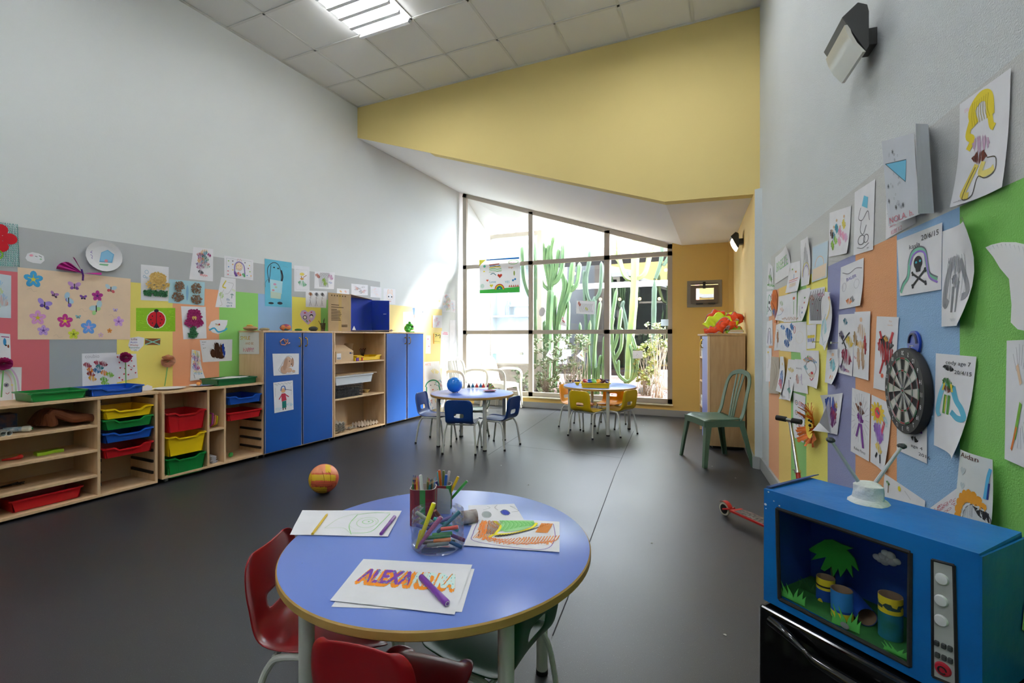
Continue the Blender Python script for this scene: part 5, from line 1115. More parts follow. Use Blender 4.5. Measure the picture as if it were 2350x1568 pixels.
for (x0, y0, x1, y1) in ((.36, .66, .66, .85), (.66, .64, .35, .87)):
 a.line([(x0, y0), (x1, y1)], K, .035)
 for (x, y) in ((x0, y0), (x1, y1)): a.ell(x, y - .015, .022, .022, K, 8).ell(x + .01, y + .02, .022, .022, K, 8)
R('skull_drawing', 'black skull and crossbones in a green and purple arch, dated 20/6/15', Z3((85, 1120), (365, 1010), (358, 1420), (105, 1460)), a, base=.005)
a = A(.55, 4)
a.curve([(.3, .35), (.15, .55), (.1, .78), (.2, .72)], '9a9ca2', .07).curve([(.55, .35), (.7, .5), (.85, .62), (.9, .7), (.7, .72)], '8e9096', .07).scrib(.42, .38, .09, .08, 'a4a6ac', n=14, w=.02).scrib(.42, .55, .05, .06, '94969c', n=10, w=.02).line([(.36, .6), (.34, .86)], '8a8c92', .04).line([(.5, .6), (.5, .86)], '8a8c92', .04).text('Nathan', .3, .95, .05, 'ccd0d4')
for k in range(6): a.curve([(.2 + .1 * k, .3), (.15 + .12 * k, .5), (.12 + .13 * k, .72)], '5a5c62', .005)
R('drawing', 'tall sheet curling off the wall shaded all in grey pencil', [(2169, 531), (2271, 493), (2235.7, 746), (2166.5, 750)], a, lift=(0, .05, .03, 0), base=.006)
# torn plate at the edge
m = MB(); PW = mat('plate_white', (232, 232, 234)); pts = [(2262, 568), (2275, 562), (2300, 556), (2330, 556), (2356, 562), (2356, 760), (2336, 756), (2320, 740), (2322, 700), (2316, 640), (2295, 615), (2280, 590)]
P3 = [RW(u, v, .012 + .02 * ((u - 2262) / 94)) for u, v in pts]; m.flat(P3, PW)
o = tag(m.build('torn_paper_plate', solid=.001), 'torn half of a white paper plate taped at the right picture edge', 'paper plate')
m = MB(); PG = mat('plate_groove', (206, 208, 212), rough=.6)
for k in range(9):
 a0_ = RW(2268 + 10 * k, 566 - 6 * sin(k * .4), .0145 + .002 * k); a1_ = RW(2290 + 8 * k, 590 + 3 * k * .2, .0145 + .002 * k); m.tube([a0_, a1_], .0012, PG, n=5)
m.build('groove', parent=o)
a = A(.45, 4)
a.scrib(.5, .45, .12, .16, 'b8343c', n=16, w=.03).scrib(.55, .35, .1, .08, '2c2a30', n=12, w=.03).line([(.3, .3), (.2, .2)], 'c03a40', .04).line([(.7, .35), (.8, .2)], 'c03a40', .045).scrib(.5, .3, .03, .03, 'e8b858', n=7, w=.02).line([(.45, .58), (.3, .78)], 'b8343c', .035).line([(.6, .58), (.68, .75)], '2c2a30', .03).ell(.42, .8, .03, .03, 'd86a50').text('Max', .6, .07, .035, 'e0b8a0').text('Amanda', .55, .12, .03, 'e0b8a0')
R('drawing', 'sheet of red and black crayon beside the dartboard', [(2015, 726), (2066, 728), (2055, 903), (2007, 891)], a)
a = A(.41, 2).text('cody age 7', .28, .10, .055, '2e2e34', w=.62).scrib(.36, .14, .045, .025, '1e1e22', n=22, w=.012).text('20/4/15', .52, .19, .055, '2e2e34', w=.42)
a.curve([(.3, .3), (.18, .42), (.1, .6), (.16, .66)], '7cc8e0', .05).curve([(.5, .32), (.62, .45), (.8, .52), (.92, .6), (.72, .62), (.5, .58)], '5cb0cc', .06).scrib(.36, .3, .045, .05, '4a8a44', n=12, w=.018).scrib(.36, .36, .03, .03, '8a4a30', n=8, w=.012).line([(.28, .3), (.24, .38)], 'e0c840', .02).line([(.45, .3), (.5, .38)], 'e0c840', .02).line([(.32, .42), (.28, .62)], '5a9a40', .03).line([(.34, .43), (.31, .6)], 'e0cc48', .01).line([(.42, .42), (.4, .62)], '5a9a40', .03)
R('drawing', 'sheet marked cody age 7 coloured in green, yellow and sky blue', [(2153.5, 811), (2248, 819), (2222, 1057), (2149, 1022)], a, lift=(0, 0, .03, 0), base=.006)
a = A(.4, 3)
for k in range(16): t = -2.2 + k * .28; a.line([(.75 + .25 * cos(t) / .4 * .5, .45 + .25 * sin(t)), (.75 + .5 * cos(t) / .4 * .5, .45 + .42 * sin(t))], '6a6a72', .004)
a.line([(.6, .2), (.8, .35)], 'e8c8a8', .05).line([(.8, .5), (.5, .8)], '7ab040', .05).line([(.6, .7), (.35, .9)], 'd8783a', .03)
R('drawing', 'sheet with fine radiating lines at the right picture edge', [(2318, 782), (2362, 780), (2360, 1075), (2313, 1054)], a, base=.006)
a = A(.5, 3).line([(.2, .0), (.1, .3)], '7a3a9a', .06).line([(.7, .0), (.8, .45)], '7a3a9a', .07).text('Kayle', .3, .45, .09, '3a3a40').scrib(.62, .6, .04, .05, '26262a', n=12, w=.02).text('age 4', .5, .78, .09, '3a3a40').text('2016', .75, .9, .09, '3a3a40')
R('drawing', 'sheet signed Kayle sticking out under the dartboard', [(2063, 940), (2131, 945), (2131, 1065), (2061, 1033)], a)
a = A(1.6, 3).line([(.13, .25), (.14, .6)], '8a6a40', .03).scrib(.12, .25, .06, .06, '4a9a48', n=8, w=.03).ell(.42, .2, .06, .1, 'e8d838').line([(.55, .15), (.7, .35)], '8a8a90', .01).line([(.5, .6), (.62, .7)], 'c8a0a8', .01)
R('drawing', 'beach sketch with a palm and a yellow sun half behind the blue box', [(2033, 1087), (2127, 1150), (2124, 1200), (2028, 1150)], a)
a = A(.5, 4)
for k in range(12): t = k * pi / 6; a.ell(.35 + .13 * cos(t) / .5, .22 + .1 * sin(t), .06, .03, 'e8c83c', 8, t)
a.ell(.35, .22, .07, .08, 'd8484a').ell(.33, .2, .02, .02, '3a9a60').ell(.4, .22, .02, .02, '3a7ab0').scrib(.45, .5, .1, .12, '9a6ac8', n=14, w=.03).line([(.6, .5), (.72, .3)], 'd84a60', .05).scrib(.5, .72, .08, .06, 'e8c860', n=10, w=.03).line([(.42, .8), (.32, .88)], K, .04).line([(.6, .8), (.66, .92)], K, .04).fan(14, (.6, .2, .9, .35), ['b8dce4'], .01)
R('drawing', 'sheet with a yellow sunflower head over a purple coloured body', [(2003, 906), (2050, 928), (2038, 1086), (2000, 1060)], a, lift=(0, 0, .01, 0))
a = A(.42, 6)
for k in range(22): t = k * 2 * pi / 22; a.line([(.5 + .2 * cos(t) / .42 * .6, .42 + .2 * sin(t)), (.5 + .34 * cos(t) / .42 * .6, .42 + .38 * sin(t))], '9a9aa2', .004)
a.scrib(.52, .3, .06, .05, '6a4030', n=8, w=.025).scrib(.5, .42, .05, .06, '8a3aa0', n=9, w=.025).line([(.4, .3), (.25, .22)], '8a5a44', .03).line([(.48, .5), (.32, .72)], '7a3a94', .04).line([(.56, .5), (.7, .85)], '7a3a94', .045).ell(.52, .2, .03, .03, '7a4a38').text('Rubén Pérez', .2, .93, .06, '3a3a40', w=.62)
R('drawing', 'sheet signed Rubén Pérez with a star of grey rays', [(1958, 890), (2000, 904), (1997, 1060), (1954.6, 1036)], a)
a = A(.7, 6).scrib(.45, .3, .16, .2, '2a4aa8', n=16, w=.04).scrib(.5, .6, .16, .2, '6a2a6a', n=16, w=.04).scrib(.6, .45, .1, .2, '9a2a4a', n=12, w=.03).scrib(.7, .3, .04, .06, 'd8b840', n=7, w=.03).scrib(.35, .75, .08, .08, '30245a', n=9, w=.03)
o = R('drawing', 'sheet folded forward with a dark blue and plum painting under the lilac stripe', [(1901, 908), (1937.6, 902), (1925, 998.6), (1893, 990)], a, lift=(.03, 0, 0, .05), base=.006)
m = MB(); m.add([tuple(RW(1903, 912, .05)), tuple(RW(1907, 996, .02)), tuple(RW(1880, 970, .06)), tuple(RW(1896, 935, .07))], [(0, 3, 1), (3, 2, 1)], PAPER()); m.build('folded_corner', parent=o, solid=.0006)
# sheets just behind the blue box
def TVB(u, v, t): return AT(u, v, t)
a = A(.7, 8)
for k in range(46): a.ring(a.r.uniform(.1, .9), a.r.uniform(.15, .9), .04 * a.r.random() + .015, .03, 'b84858', .009, n=8)
R('drawing', 'sheet covered in tiny dark red scribbles behind the blue box', [(2139, 1166), (2214, 1111), (2213, 1215), (2135, 1235)], a)
a = A(.6, 3).text('Aidan', .06, .08, .085, '5a2a20', w=.62).heart(.22, .24, .06, 'c0ccd0').heart(.24, .42, .05, 'c0ccd0')
for k in range(9): t = pi * .95 + k * .33; a.ell(.5 + .3 * cos(t) / .6 * .7, .78 + .26 * sin(t), .085, .06, 'e09a2c', 10, t)
a.ell(.68, .8, .2, .2, 'c8ccce', 18).ring(.68, .8, .2, .2, '4a4a50', .01).scrib(.68, .8, .16, .16, '9a9ea2', n=18, w=.01).poly([(.6, .62), (.95, .66), (.98, .78), (.75, .72)], '26262a').ell(.85, .98, .07, .05, '2a3a9a').curve([(.85, .5), (.9, .25), (.96, .12)], '5ab4dc', .04).line([(.9, .5), (.93, .3)], '2a3a8a', .02)
R('drawing', 'sheet signed Aidan in brown with orange petals round a grey disc', [(2226, 1033), (2303, 1057), (2307, 1250), (2208, 1215)], a, col='dfe4e4', bulge=.01, base=.02, lift=(0, .0, .01, 0))
# blue disc, dartboard
DB = RW(2084.3, 897, .013)
BD = mat('disc_blue', (20, 62, 170), rough=.35); m = MB(); cdi = RW(2100.6, 788, .004)
m.lathe([(.001, 0), (.040, 0), (.040, .006), (.001, .006)], BD, cdi, n=28, ax=RNORM); o = tag(m.build('blue_disc', smooth=True), 'blue painted disc on the wall behind the top of the dartboard', 'disc')
m = MB(); m.tube([cdi + RNORM * .007 + UPV * (.030 * sin(t)) + RNORM.cross(UPV) * (.026 * cos(t)) for t in [k * .35 for k in range(10)]], .004, mat('ink_navy', (14, 22, 70)), n=6); m.build('dark_arc', parent=o)
rD = .139
t = empty('dartboard', tuple(DB), 0, 'round dartboard with black number ring on the blue stripe', 'dartboard')
XD = UPV.cross(RNORM).normalized(); TD = .014
if XD.dot(Vector((CY, SY, 0))) < 0: XD = -XD
def dp(r, ang, h=TD): return DB + RNORM * h + (XD * sin(ang) + UPV * cos(ang)) * r * rD      # ang clockwise from the top
def DM(): m = MB(); m.M = Matrix.Translation(-t.location); return m
m = DM(); m.lathe([(.001, -.010), (rD * .97, -.010), (rD, -.006), (rD, TD - .003), (rD * .985, TD), (.001, TD)], mat('board_black', (22, 22, 24), rough=.6), DB, n=64, ax=RNORM); m.build('board', parent=t, smooth=True)
SIS = mat('sisal_cream', (206, 206, 196), rough=.9, var=.08, vscale=60); SIB = mat('sisal_black', (30, 30, 32), rough=.9); SIR = mat('sisal_red', (176, 38, 40), rough=.9); SIG = mat('sisal_green', (30, 124, 72), rough=.9)
m = DM(); e = .0004
def seg(r0, r1, k, mt, h):
 a0 = (k - .5) * pi / 10; a1 = (k + .5) * pi / 10
 for q in range(3):
  b0 = a0 + (a1 - a0) * q / 3; b1 = a0 + (a1 - a0) * (q + 1) / 3
  m.quad(dp(r0, b0, h), dp(r1, b0, h), dp(r1, b1, h), dp(r0, b1, h), mt)
for k in range(20):
 dk = k % 2 == 0
 seg(.06, .78, k, SIB if dk else SIS, TD + .0006); seg(.45, .49, k, SIR if dk else SIG, TD + .001); seg(.74, .78, k, SIR if dk else SIG, TD + .001)
 seg(.035, .07, k, SIG, TD + .0012); seg(0.0, .035, k, SIR, TD + .0013)
m.build('sisal_face', parent=t)
m = DM(); WIRE = mat('wire_steel', (176, 178, 180), rough=.3, metal=.8)
for k in range(20): a_ = (k + .5) * pi / 10; m.tube([dp(.07, a_, TD + .0025), dp(.8, a_, TD + .0025)], .0006, WIRE, n=4)
for r_ in (.035, .07, .45, .49, .74, .78): m.tube([dp(r_, 2 * pi * k / 40, TD + .0025) for k in range(40)], .0006, WIRE, n=4, closed=True)
m.build('wire', parent=t)
for k, s_ in enumerate('20 1 18 4 13 6 10 15 2 17 3 19 7 16 8 11 14 9 12 5'.split()):
 vs, fs, w_ = text_shape(s_); c_ = dp(.885, k * pi / 10, TD + .0012); hh = .020
 m = DM(); m.add([tuple(c_ + XD * (x - w_ / 2) * hh * .9 + UPV * (y - .35) * hh) for x, y in vs], fs, mat('num_white', (236, 236, 236))); m.build('number', parent=t)
m = DM(); hk = RW(2092, 794, .02); m.tube([hk - XD * .012, hk + XD * .012, hk + XD * .012 - UPV * .008], .0018, WIRE, n=6); m.build('hanger', parent=t)
# lion plate
cp_ = RW(1866, 975, .012); t = empty('lion_plate', tuple(cp_), 0, 'paper plate lion face with a frilly orange paper mane, hung above the scooter', 'paper plate')
OM = mat('mane_orange', (214, 110, 40), rough=.8, var=.15, vscale=30); m = MB(); rr = random.Random(4); XL = XD
for k in range(46):
 a_ = 2 * pi * k / 46; p0 = cp_ + (XL * cos(a_) + UPV * sin(a_)) * .07 + RNORM * .012; p1 = cp_ + (XL * cos(a_) + UPV * sin(a_)) * rr.uniform(.10, .125) + RNORM * rr.uniform(0, .06); s_ = (XL * -sin(a_) + UPV * cos(a_)) * .008
 m.add([tuple(p - t.location) for p in (p0 - s_, p0 + s_, p1 + s_ + RNORM * .008, p1 - s_)], [(0, 1, 2, 3)], OM)
m.build('mane', parent=t)
m = MB(); m.M = Matrix.Translation(-t.location); m.lathe([(.001, .010), (.055, .010), (.075, .02), (.076, .019), (.055, .006), (.001, .006)], mat('face_yellow', (232, 196, 60), rough=.7), cp_, n=28, ax=RNORM)
m.build('face', parent=t, smooth=True)
m = MB(); m.M = Matrix.Translation(-t.location)
for (x, y, r_) in ((-.02, .02, .007), (.02, .02, .007), (0, -.005, .009)): m.ball(cp_ + XL * x + UPV * y + RNORM * .014, r_, BLK, n=10, m=6, sc=(1, 1, 1))
m.tube([cp_ + XL * -.015 + UPV * -.02 + RNORM * .014, cp_ + UPV * -.028 + RNORM * .014, cp_ + XL * .015 + UPV * -.02 + RNORM * .014], .002, BLK, n=6)
m.build('features', parent=t, smooth=True)
# ================================================================== SMALL THINGS
def one(m, name, label, cat, group=None, **k): return tag(m.build(name, **k), label, cat, group)
def wl(s, d, z): return WM @ Vector((s, d, z))
CBD = mat('cardboard', (188, 158, 116), rough=.8, var=.08, vscale=10)
CBL = mat('cardboard_light', (206, 176, 138), rough=.8)
# trays on top of the low units
def toptray(u0, u1, z, col, lab, d1=.33, depth=.25, h=.055, dip=True):
 return tray(CP(u0, 900, d1).x, CP(u1, 900, d1).x, z + h + .003, h, depth, col, lab, 'trays lying on the low units', d1=d1, dip=dip)
toptray(66, 203, zt1_, 'green', 'shallow green tray lying on top of the long low unit', dip=False)
toptray(207, 333, zt1_, 'blue', 'shallow blue tray lying on top of the long low unit')
gt = toptray(497, 592, zt2_, 'dkgreen', 'dark green tray with loose white papers on the castor unit', dip=False, depth=.24)
m = MB(); sg = CP(540, 900, .2).x
for k in range(3): c = wl(sg - .05 + k * .02, .2, zt2_ + .052 + .003 * k); a = .3 * k; m.prism([c + Vector((x * cos(a) - y * sin(a), x * sin(a) + y * cos(a), 0)) for x, y in ((-.09, -.12), (.09, -.12), (.09, .1), (-.09, .1))], (0, 0, .0012), PAPER())
one(m, 'paper_sheets', 'loose white papers lying in the dark green tray', 'paper')
def dish(c, r, lab, mt, name='paper_plate', cat='paper plate', grp=None, h=.014):
 m = MB(); m.lathe([(.001, .001), (r * .68, .001), (r * .98, h), (r, h), (r * .7, .003), (.001, .003)], mt, c, n=32, cap=False); return one(m, name, lab, cat, grp, smooth=True)
PWH = mat('plate_white', (232, 232, 234))
dish(wl(CP(389, 900, .19).x, .19, zt2_), .115, 'empty white paper plate on the castor unit', PWH)
p2 = wl(CP(466, 900, .17).x, .17, zt2_); dish(p2, .105, 'paper plate with scribbles and an orange scrap on the castor unit', PWH)
m = MB(); m.tube([p2 + Vector((-.04, -.03, .006)), p2 + Vector((.03, .02, .006)), p2 + Vector((.06, .05, .008))], .005, pen('3a6ac8'), n=6); m.ball(p2 + Vector((-.03, -.02, .02)), .02, mat('orange_scrap', (238, 160, 80), rough=.8), sc=(1.2, .8, .8), n=10, m=6)
one(m, 'paper_scraps', 'blue and orange scraps of craft paper on the paper plate', 'craft scraps')
m = MB(); c = wl(CP(338, 900, .2).x, .2, zt1_); m.prism([c + DIRL * x + UPV * z for x, z in ((-.035, 0), (.035, 0), (.035, .03), (0, .045), (-.035, .03))], LNORM * .001, PAPER()); one(m, 'face_card', 'tiny standing card with a face at the end of the long low unit', 'card')
# things in the long low unit
zA, zBs, zCs = zsh; zf = zb1_ + PT
JM = mat('fleece_brown', (120, 66, 36), rough=.95, bump=.3, bscale=120, var=.25, vscale=12)
m = MB(); sj = CP(158, 970, .25).x
for k in range(4):
 m.tube(smoothpath([wl(sj - .15 + .02 * k, .12 + .05 * k, zA + .025), wl(sj - .10, .14 + .05 * k, zA + .10 + .012 * (k % 2)), wl(sj, .16 + .045 * k, zA + .085 - .01 * k), wl(sj + .09, .15 + .045 * k, zA + .05), wl(sj + .15, .17 + .04 * k, zA + .03)], 5), [.026] * 21, JM, n=10)
one(m, 'folded_jacket', 'crumpled brown fleece on the top shelf of the long low unit', 'clothing', smooth=True)
m = MB(); sb = CP(18, 990, .25).x; m.prism([wl(sb - .03, .08, zA), wl(sb + .06, .08, zA), wl(sb + .06, .2, zA), wl(sb - .03, .2, zA)], (0, 0, .12), mat('booklet_dark', (24, 44, 74), rough=.5, col2=(90, 60, 60), vscale=30)); one(m, 'picture_book', 'dark blue picture book standing on the top shelf at the picture edge', 'book')
for i, (u, r) in enumerate(((5, .016), (18, .015))):
 m = MB(); s = CP(u, 1000, .3).x; m.lathe([(r, 0), (r, .2), (r * .9, .2), (r * .9, 0)], mat('roll_paper', (205, 210, 208), rough=.7), wl(s, .12, zA + r), n=20, ax=LNORM, cap=False); one(m, 'paper_roll', ('rolled paper at the very edge of the top shelf', 'rolled paper next to the glue bottle on the top shelf')[i], 'paper roll', smooth=True)
m = MB(); g0 = wl(CP(50, 995, .28).x - .06, .2, zA + .022); gx = (DIRL * .8 + LNORM * .6).normalized(); m.lathe([(.014, 0), (.016, .02), (.016, .09), (.008, .105)], mat('glue_label', (70, 130, 170), rough=.4, col2=(220, 225, 220), vscale=25), g0, n=16, ax=gx); m.lathe([(.017, .09), (.019, .10), (.019, .125), (.008, .135)], mat('glue_white', (226, 228, 215), rough=.4), g0, n=16, ax=gx); m.lathe([(.006, .135), (.006, .138)], mat('nozzle_green', (40, 150, 80), rough=.4), g0, n=10, ax=gx)
one(m, 'glue_bottle', 'glue bottle with a white cap lying on the top shelf', 'bottle', smooth=True)
m = MB(); sl = CP(108, 1035, .2).x; LIME = mat('lime_plastic', (156, 200, 44), rough=.4)
m.prism([wl(sl - .06, .17, zBs), wl(sl + .07, .17, zBs), wl(sl + .075, .24, zBs), wl(sl + .03, .22, zBs), wl(sl - .02, .25, zBs), wl(sl - .065, .24, zBs)], (0, 0, .022), LIME); one(m, 'lime_stencil', 'lime green plastic toy on the second shelf of the long low unit', 'toy', bevel=.003)
m = MB(); sr = CP(32, 1045, .25).x; RP_ = mat('toy_red', (210, 40, 36), rough=.4); m.tube([wl(sr - .04, .2, zBs + .008), wl(sr, .22, zBs + .01), wl(sr + .03, .23, zBs + .012)], [.006, .008, .013], RP_, n=8); m.ball(wl(sr + .035, .232, zBs + .016), .015, RP_, n=12, m=8); one(m, 'red_toy', 'small red spoon-like toy on the second shelf', 'toy', smooth=True)
m = MB(); st = CP(25, 1115, .25).x; DT = mat('twig_dark', (40, 34, 26), rough=.9)
for k in range(7): m.tube([wl(st - .06 + .012 * k, .16 + .01 * k, zCs + .006 + .003 * k), wl(st + .02 + .01 * k, .2 + .012 * (k % 3), zCs + .012 + .004 * (k % 4))], .004, DT, n=5)
one(m, 'twig_bundle', 'small dark bundle of twigs on the third shelf', 'twigs')
tray(CP(22, 1150, .31).x, CP(193, 1150, .31).x, zf + .078, .075, .24, 'red', 'long shallow red tray on the bottom shelf of the long low unit', 'trays lying on the low units', d1=.31, dip=False)
# castor unit middle bay
zq = CP(500, 983).z; sq = CP(500, 960).x
for i, (dx, h, c1) in enumerate(((-.018, .13, 'b04aa0'), (.003, .11, 'e89a70'), (.020, .10, 'e8dc30'))):
 m = MB(); p = [(.08, 0), (.26, 0), (.31, .03), (.32, .08), (.32, h)]
 pts = [wl(sq + dx, d, zq + z) for d, z in p] + [wl(sq + dx, .08, zq + h)]
 m.prism(pts, DIRL * .006, pen(c1)); m.prism([q + DIRL * -.0012 for q in [wl(sq + dx, .09, zq + .01), wl(sq + dx, .25, zq + .01), wl(sq + dx, .295, zq + .035), wl(sq + dx, .305, zq + h - .01), wl(sq + dx, .09, zq + h - .01)]], DIRL * .001, mat('book_meadow', (120, 160, 70), rough=.5, col2=(190, 170, 80), vscale=35) if i == 0 else pen('f4ece0'))
 one(m, 'board_book', ('board book with a rounded purple edge in the middle bay', 'board book with a salmon edge in the middle bay', 'board book with a yellow edge in the middle bay')[i], 'book', 'board books in the castor unit')
m = MB(); rr = random.Random(3)
for k in range(15):
 a = rr.uniform(-.12, .12); c = wl(sq + rr.uniform(-.004, .004), .22, .035 + PT + .004 * k + .001); m.prism([c + DIRL * (x * cos(a) - y * sin(a)) + LNORM * (x * sin(a) + y * cos(a)) for x, y in ((-.022, -.09), (.022, -.09), (.022, .09), (-.022, .09))], (0, 0, .0026), mat('paper_grey', (206, 208, 216), rough=.8))
one(m, 'paper_stack', 'untidy stack of paper strips at the bottom of the middle bay', 'paper')
m = MB(); c = wl(CP(531, 1055, .25).x, .24, .035 + PT + .022); m.ball(c, .024, mat('leaf_card', (60, 160, 80), rough=.7), n=8, m=6, sc=(.7, 1, .9), fn=lambda q: 1 + .35 * noise.noise(q * 4)); one(m, 'green_crumple', 'crumpled piece of green card in the right bay of the castor unit', 'craft scrap')
# on top of the tall cupboards
def top(u, d=.2): return wl(CP(u, 757, d).x, d, ZT)
def stone(u, w, h, mt, lab, d=.2, name='stone', cat='stone', dy=.05, sd=0, grp='stones on the cupboard'):
 c = top(u, d); m = MB(); m.ball(c + UPV * h * .97, 1, mt, n=20, m=12, sc=(w, w * .75, h), fn=lambda q: 1 + .10 * noise.noise(q * 1.7 + Vector((sd, 0, 0)))); return one(m, name, lab, cat, grp, smooth=True)
STG = mat('stone_grey', (110, 112, 104), rough=.9, bump=.3, bscale=120, var=.2, vscale=30)
def multi(name, cols, scale=14):
 if name in MATS: return MATS[name]
 m = mat(name, cols[0], rough=.6, var=.1); nt = m.node_tree; b = nt.nodes['Principled BSDF']; tc = nt.nodes.new('ShaderNodeTexCoord'); vo = nt.nodes.new('ShaderNodeTexVoronoi'); vo.inputs['Scale'].default_value = scale; nt.links.new(tc.outputs['Object'], vo.inputs['Vector'])
 cr = nt.nodes.new('ShaderNodeValToRGB'); cr.color_ramp.interpolation = 'CONSTANT'; sp_ = nt.nodes.new('ShaderNodeSeparateColor'); nt.links.new(vo.outputs['Color'], sp_.inputs[0]); nt.links.new(sp_.outputs[0], cr.inputs[0])
 while len(cr.color_ramp.elements) < len(cols): cr.color_ramp.elements.new(.5)
 for i, c in enumerate(cols): cr.color_ramp.elements[i].position = i / len(cols); cr.color_ramp.elements[i].color = lin(c)
 nt.links.new(cr.outputs[0], b.inputs['Base Color']); return m
stone(575, .075, .022, multi('wood_craft', [(176, 140, 96), (186, 150, 100), (200, 168, 120), (70, 90, 150)], 20), 'flat driftwood piece with painted beads on the cupboard', name='driftwood', cat='driftwood')
m = MB(); c = top(573); m.ball(c + UPV * .048, .025, mat('felt_yellow', (230, 190, 90), rough=.9), sc=(1.2, 1, .35)); one(m, 'felt_pad', 'small yellow pad resting on the driftwood piece', 'craft piece', smooth=True)
stone(607, .055, .014, mat('stone_sand', (166, 152, 120), rough=.9, var=.25, vscale=40), 'low sandy flat stone on the cupboard', sd=3)
stone(655, .062, .036, multi('stone_paint', [(150, 60, 90), (190, 90, 60), (90, 80, 130), (200, 120, 70), (60, 110, 130)], 24), 'big stone painted in mauve and orange patches', sd=5)
stone(685, .045, .013, mat('stone_green', (40, 120, 52), rough=.6, var=.2, vscale=20), 'low green painted stone on the cupboard', sd=6)
stone(719, .055, .027, mat('stone_dark', (74, 78, 72), rough=.85, bump=.2, bscale=90, var=.15, vscale=30), 'dark grey oval stone beside the brush cup', sd=8)
c = top(741, .17); t = empty('brush_cup', tuple(c), 0, 'clear plastic cup of water with paint brushes on the cupboard', 'cup')
m = MB(); m.lathe([(.020, 0), (.028, .095), (.0265, .095), (.0185, .002)], glassmat('cup_clear', 'e6dcd8', .12), (0, 0, 0), n=20, cap=False); m.build('cup', parent=t, smooth=True)
m = MB(); m.lathe([(.001, .002), (.018, .002), (.020, .022), (.001, .022)], mat('paint_water', (176, 150, 120), rough=.2), n=16, cap=False); m.build('paint_water', parent=t, smooth=True)
for k, (dx, dy) in enumerate(((-.045, -.02), (.004, .01), (.012, .012))): m = MB(); m.tube([(dx * -.2, dy * -.2, .005), (dx, dy, .12 + .015 * k)], .0025, mat('brush_dark', (60, 36, 28), rough=.5), n=6); m.build('brush', parent=t)
c = top(773, .24); dish(c, .07, 'small white dish with purple and blue stones', PWH, 'small_dish', 'dish', h=.008)
for i, (u, cc) in enumerate(((758, (70, 90, 180)), (768, (110, 60, 110)), (780, (104, 56, 106)), (791, (120, 66, 112)))):
 c = top(u, .25); m = MB(); m.ball(c + UPV * .018, .014, mat('pebble_%d' % i, cc, rough=.5), sc=(1.2, 1.1, .85), n=12, m=8); one(m, 'painted_pebble', ('blue painted pebble at the end of the small dish', 'dark plum pebble next to the blue pebble', 'plum pebble in the middle of the small dish', 'rosy plum pebble nearest the cardboard box')[i], 'pebble', 'pebbles on the dish', smooth=True)
# cardboard diorama box
b0 = CP(752, 757, .30).x; b1 = CP(804, 757, .34).x; b2 = CP(874, 757, .16).x; hb = CP(752, 672, .30).z - ZT
t = empty('diorama_box', tuple(wl((b1 + b2) / 2, .18, ZT)), 0, 'open cardboard box painted blue inside, standing on the bookcase', 'box')
DBL = mat('diorama_blue', (16, 52, 168), rough=.75, col2=(24, 60, 150), vscale=8)
def dm(): m = MB(); m.M = Matrix.Translation(-t.location); return m
A_ = wl(b0, .10, ZT + .002); B_ = wl(b1, .345, ZT + .002); C_ = wl(b1 + .04, .03, ZT + .002); D_ = wl(b2 - .03, .03, ZT + .002); E_ = wl(b2, .30, ZT + .002)
U = Vector((0, 0, hb))
# printed side faces the room; blue inside walls
A2 = wl(b0 - .00, .31, ZT + .002)
m = dm(); m.prism([A2, B_, B_ + U, A2 + U], LNORM * -.005, CBD); m.build('printed_side', parent=t)
m = dm(); th = LNORM * -.004
for i, (y, w_) in enumerate([(.30, .35), (.36, .55), (.42, .25), (.46, .4), (.50, .42), (.54, .45), (.58, .42), (.62, .38), (.66, .4), (.70, .42)]):
 p = (A2 + U).lerp(B_ + U, .12) - UPV * hb * y + LNORM * .0015; q = p + (B_ - A2) * w_; m.quad(p, q, q - UPV * .008, p - UPV * .008, pen('5a4630'))
for k in range(6): p = (A2 + U).lerp(B_ + U, .12 + .12 * k) - UPV * .02 + LNORM * .0015; q = p + (B_ - A2) * .05; m.quad(p, q, q - UPV * .016, p - UPV * .016, pen('6a5638'))
for k in range(9): p = (A2 + U).lerp(B_ + U, .58 + .03 * k) - UPV * hb * .82 + LNORM * .0015; q = p + (B_ - A2) * .015; m.quad(p, q, q - UPV * .03, p - UPV * .03, pen('5a4630'))
p = (A2 + U).lerp(B_ + U, .44) + LNORM * .001; q = (A2 + U).lerp(B_ + U, .58) + LNORM * .001; m.quad(p, q, q - U, p - U, mat('parcel_tape', (196, 164, 104), rough=.25)); m.build('printing', parent=t)
m = dm(); m.prism([B_, C_ + DIRL * 0, C_ + U, B_ + U], DIRL * .004, CBL); m.prism([B_ + DIRL * .004, C_ + DIRL * .004, C_ + U * .98 + DIRL * .004, B_ + U * .98 + DIRL * .004], DIRL * .002, DBL)
m.prism([C_, D_, D_ + U, C_ + U], LNORM * .004, DBL); m.prism([D_, E_, E_ + U * .95, D_ + U * .98], DIRL * .004, DBL)
m.prism([B_ + U, C_ + U, D_ + U], (0, 0, .004), CBD); m.build('blue_interior', parent=t)
m = dm(); fl = wl(b1 + .02, .36, ZT + .012); m.prism([wl(b1 + .01, .12, ZT + .006), wl(b2 + .02, .10, ZT + .006), wl(b2 + .06, .36, ZT + .02), wl(b1 + .0, .39, ZT + .008)], (0, 0, .004), CBD); m.build('floor_flap', parent=t)
m = dm(); c = wl(b1 + .10, .30, ZT + .02); m.add([tuple(c + DIRL * -.03), tuple(c + DIRL * .03), tuple(c + UPV * .05), tuple(c + DIRL * .05 + LNORM * -.03)], [(0, 1, 2), (1, 3, 2)], PAPER()); m.build('paper_tent', parent=t)
m = dm()
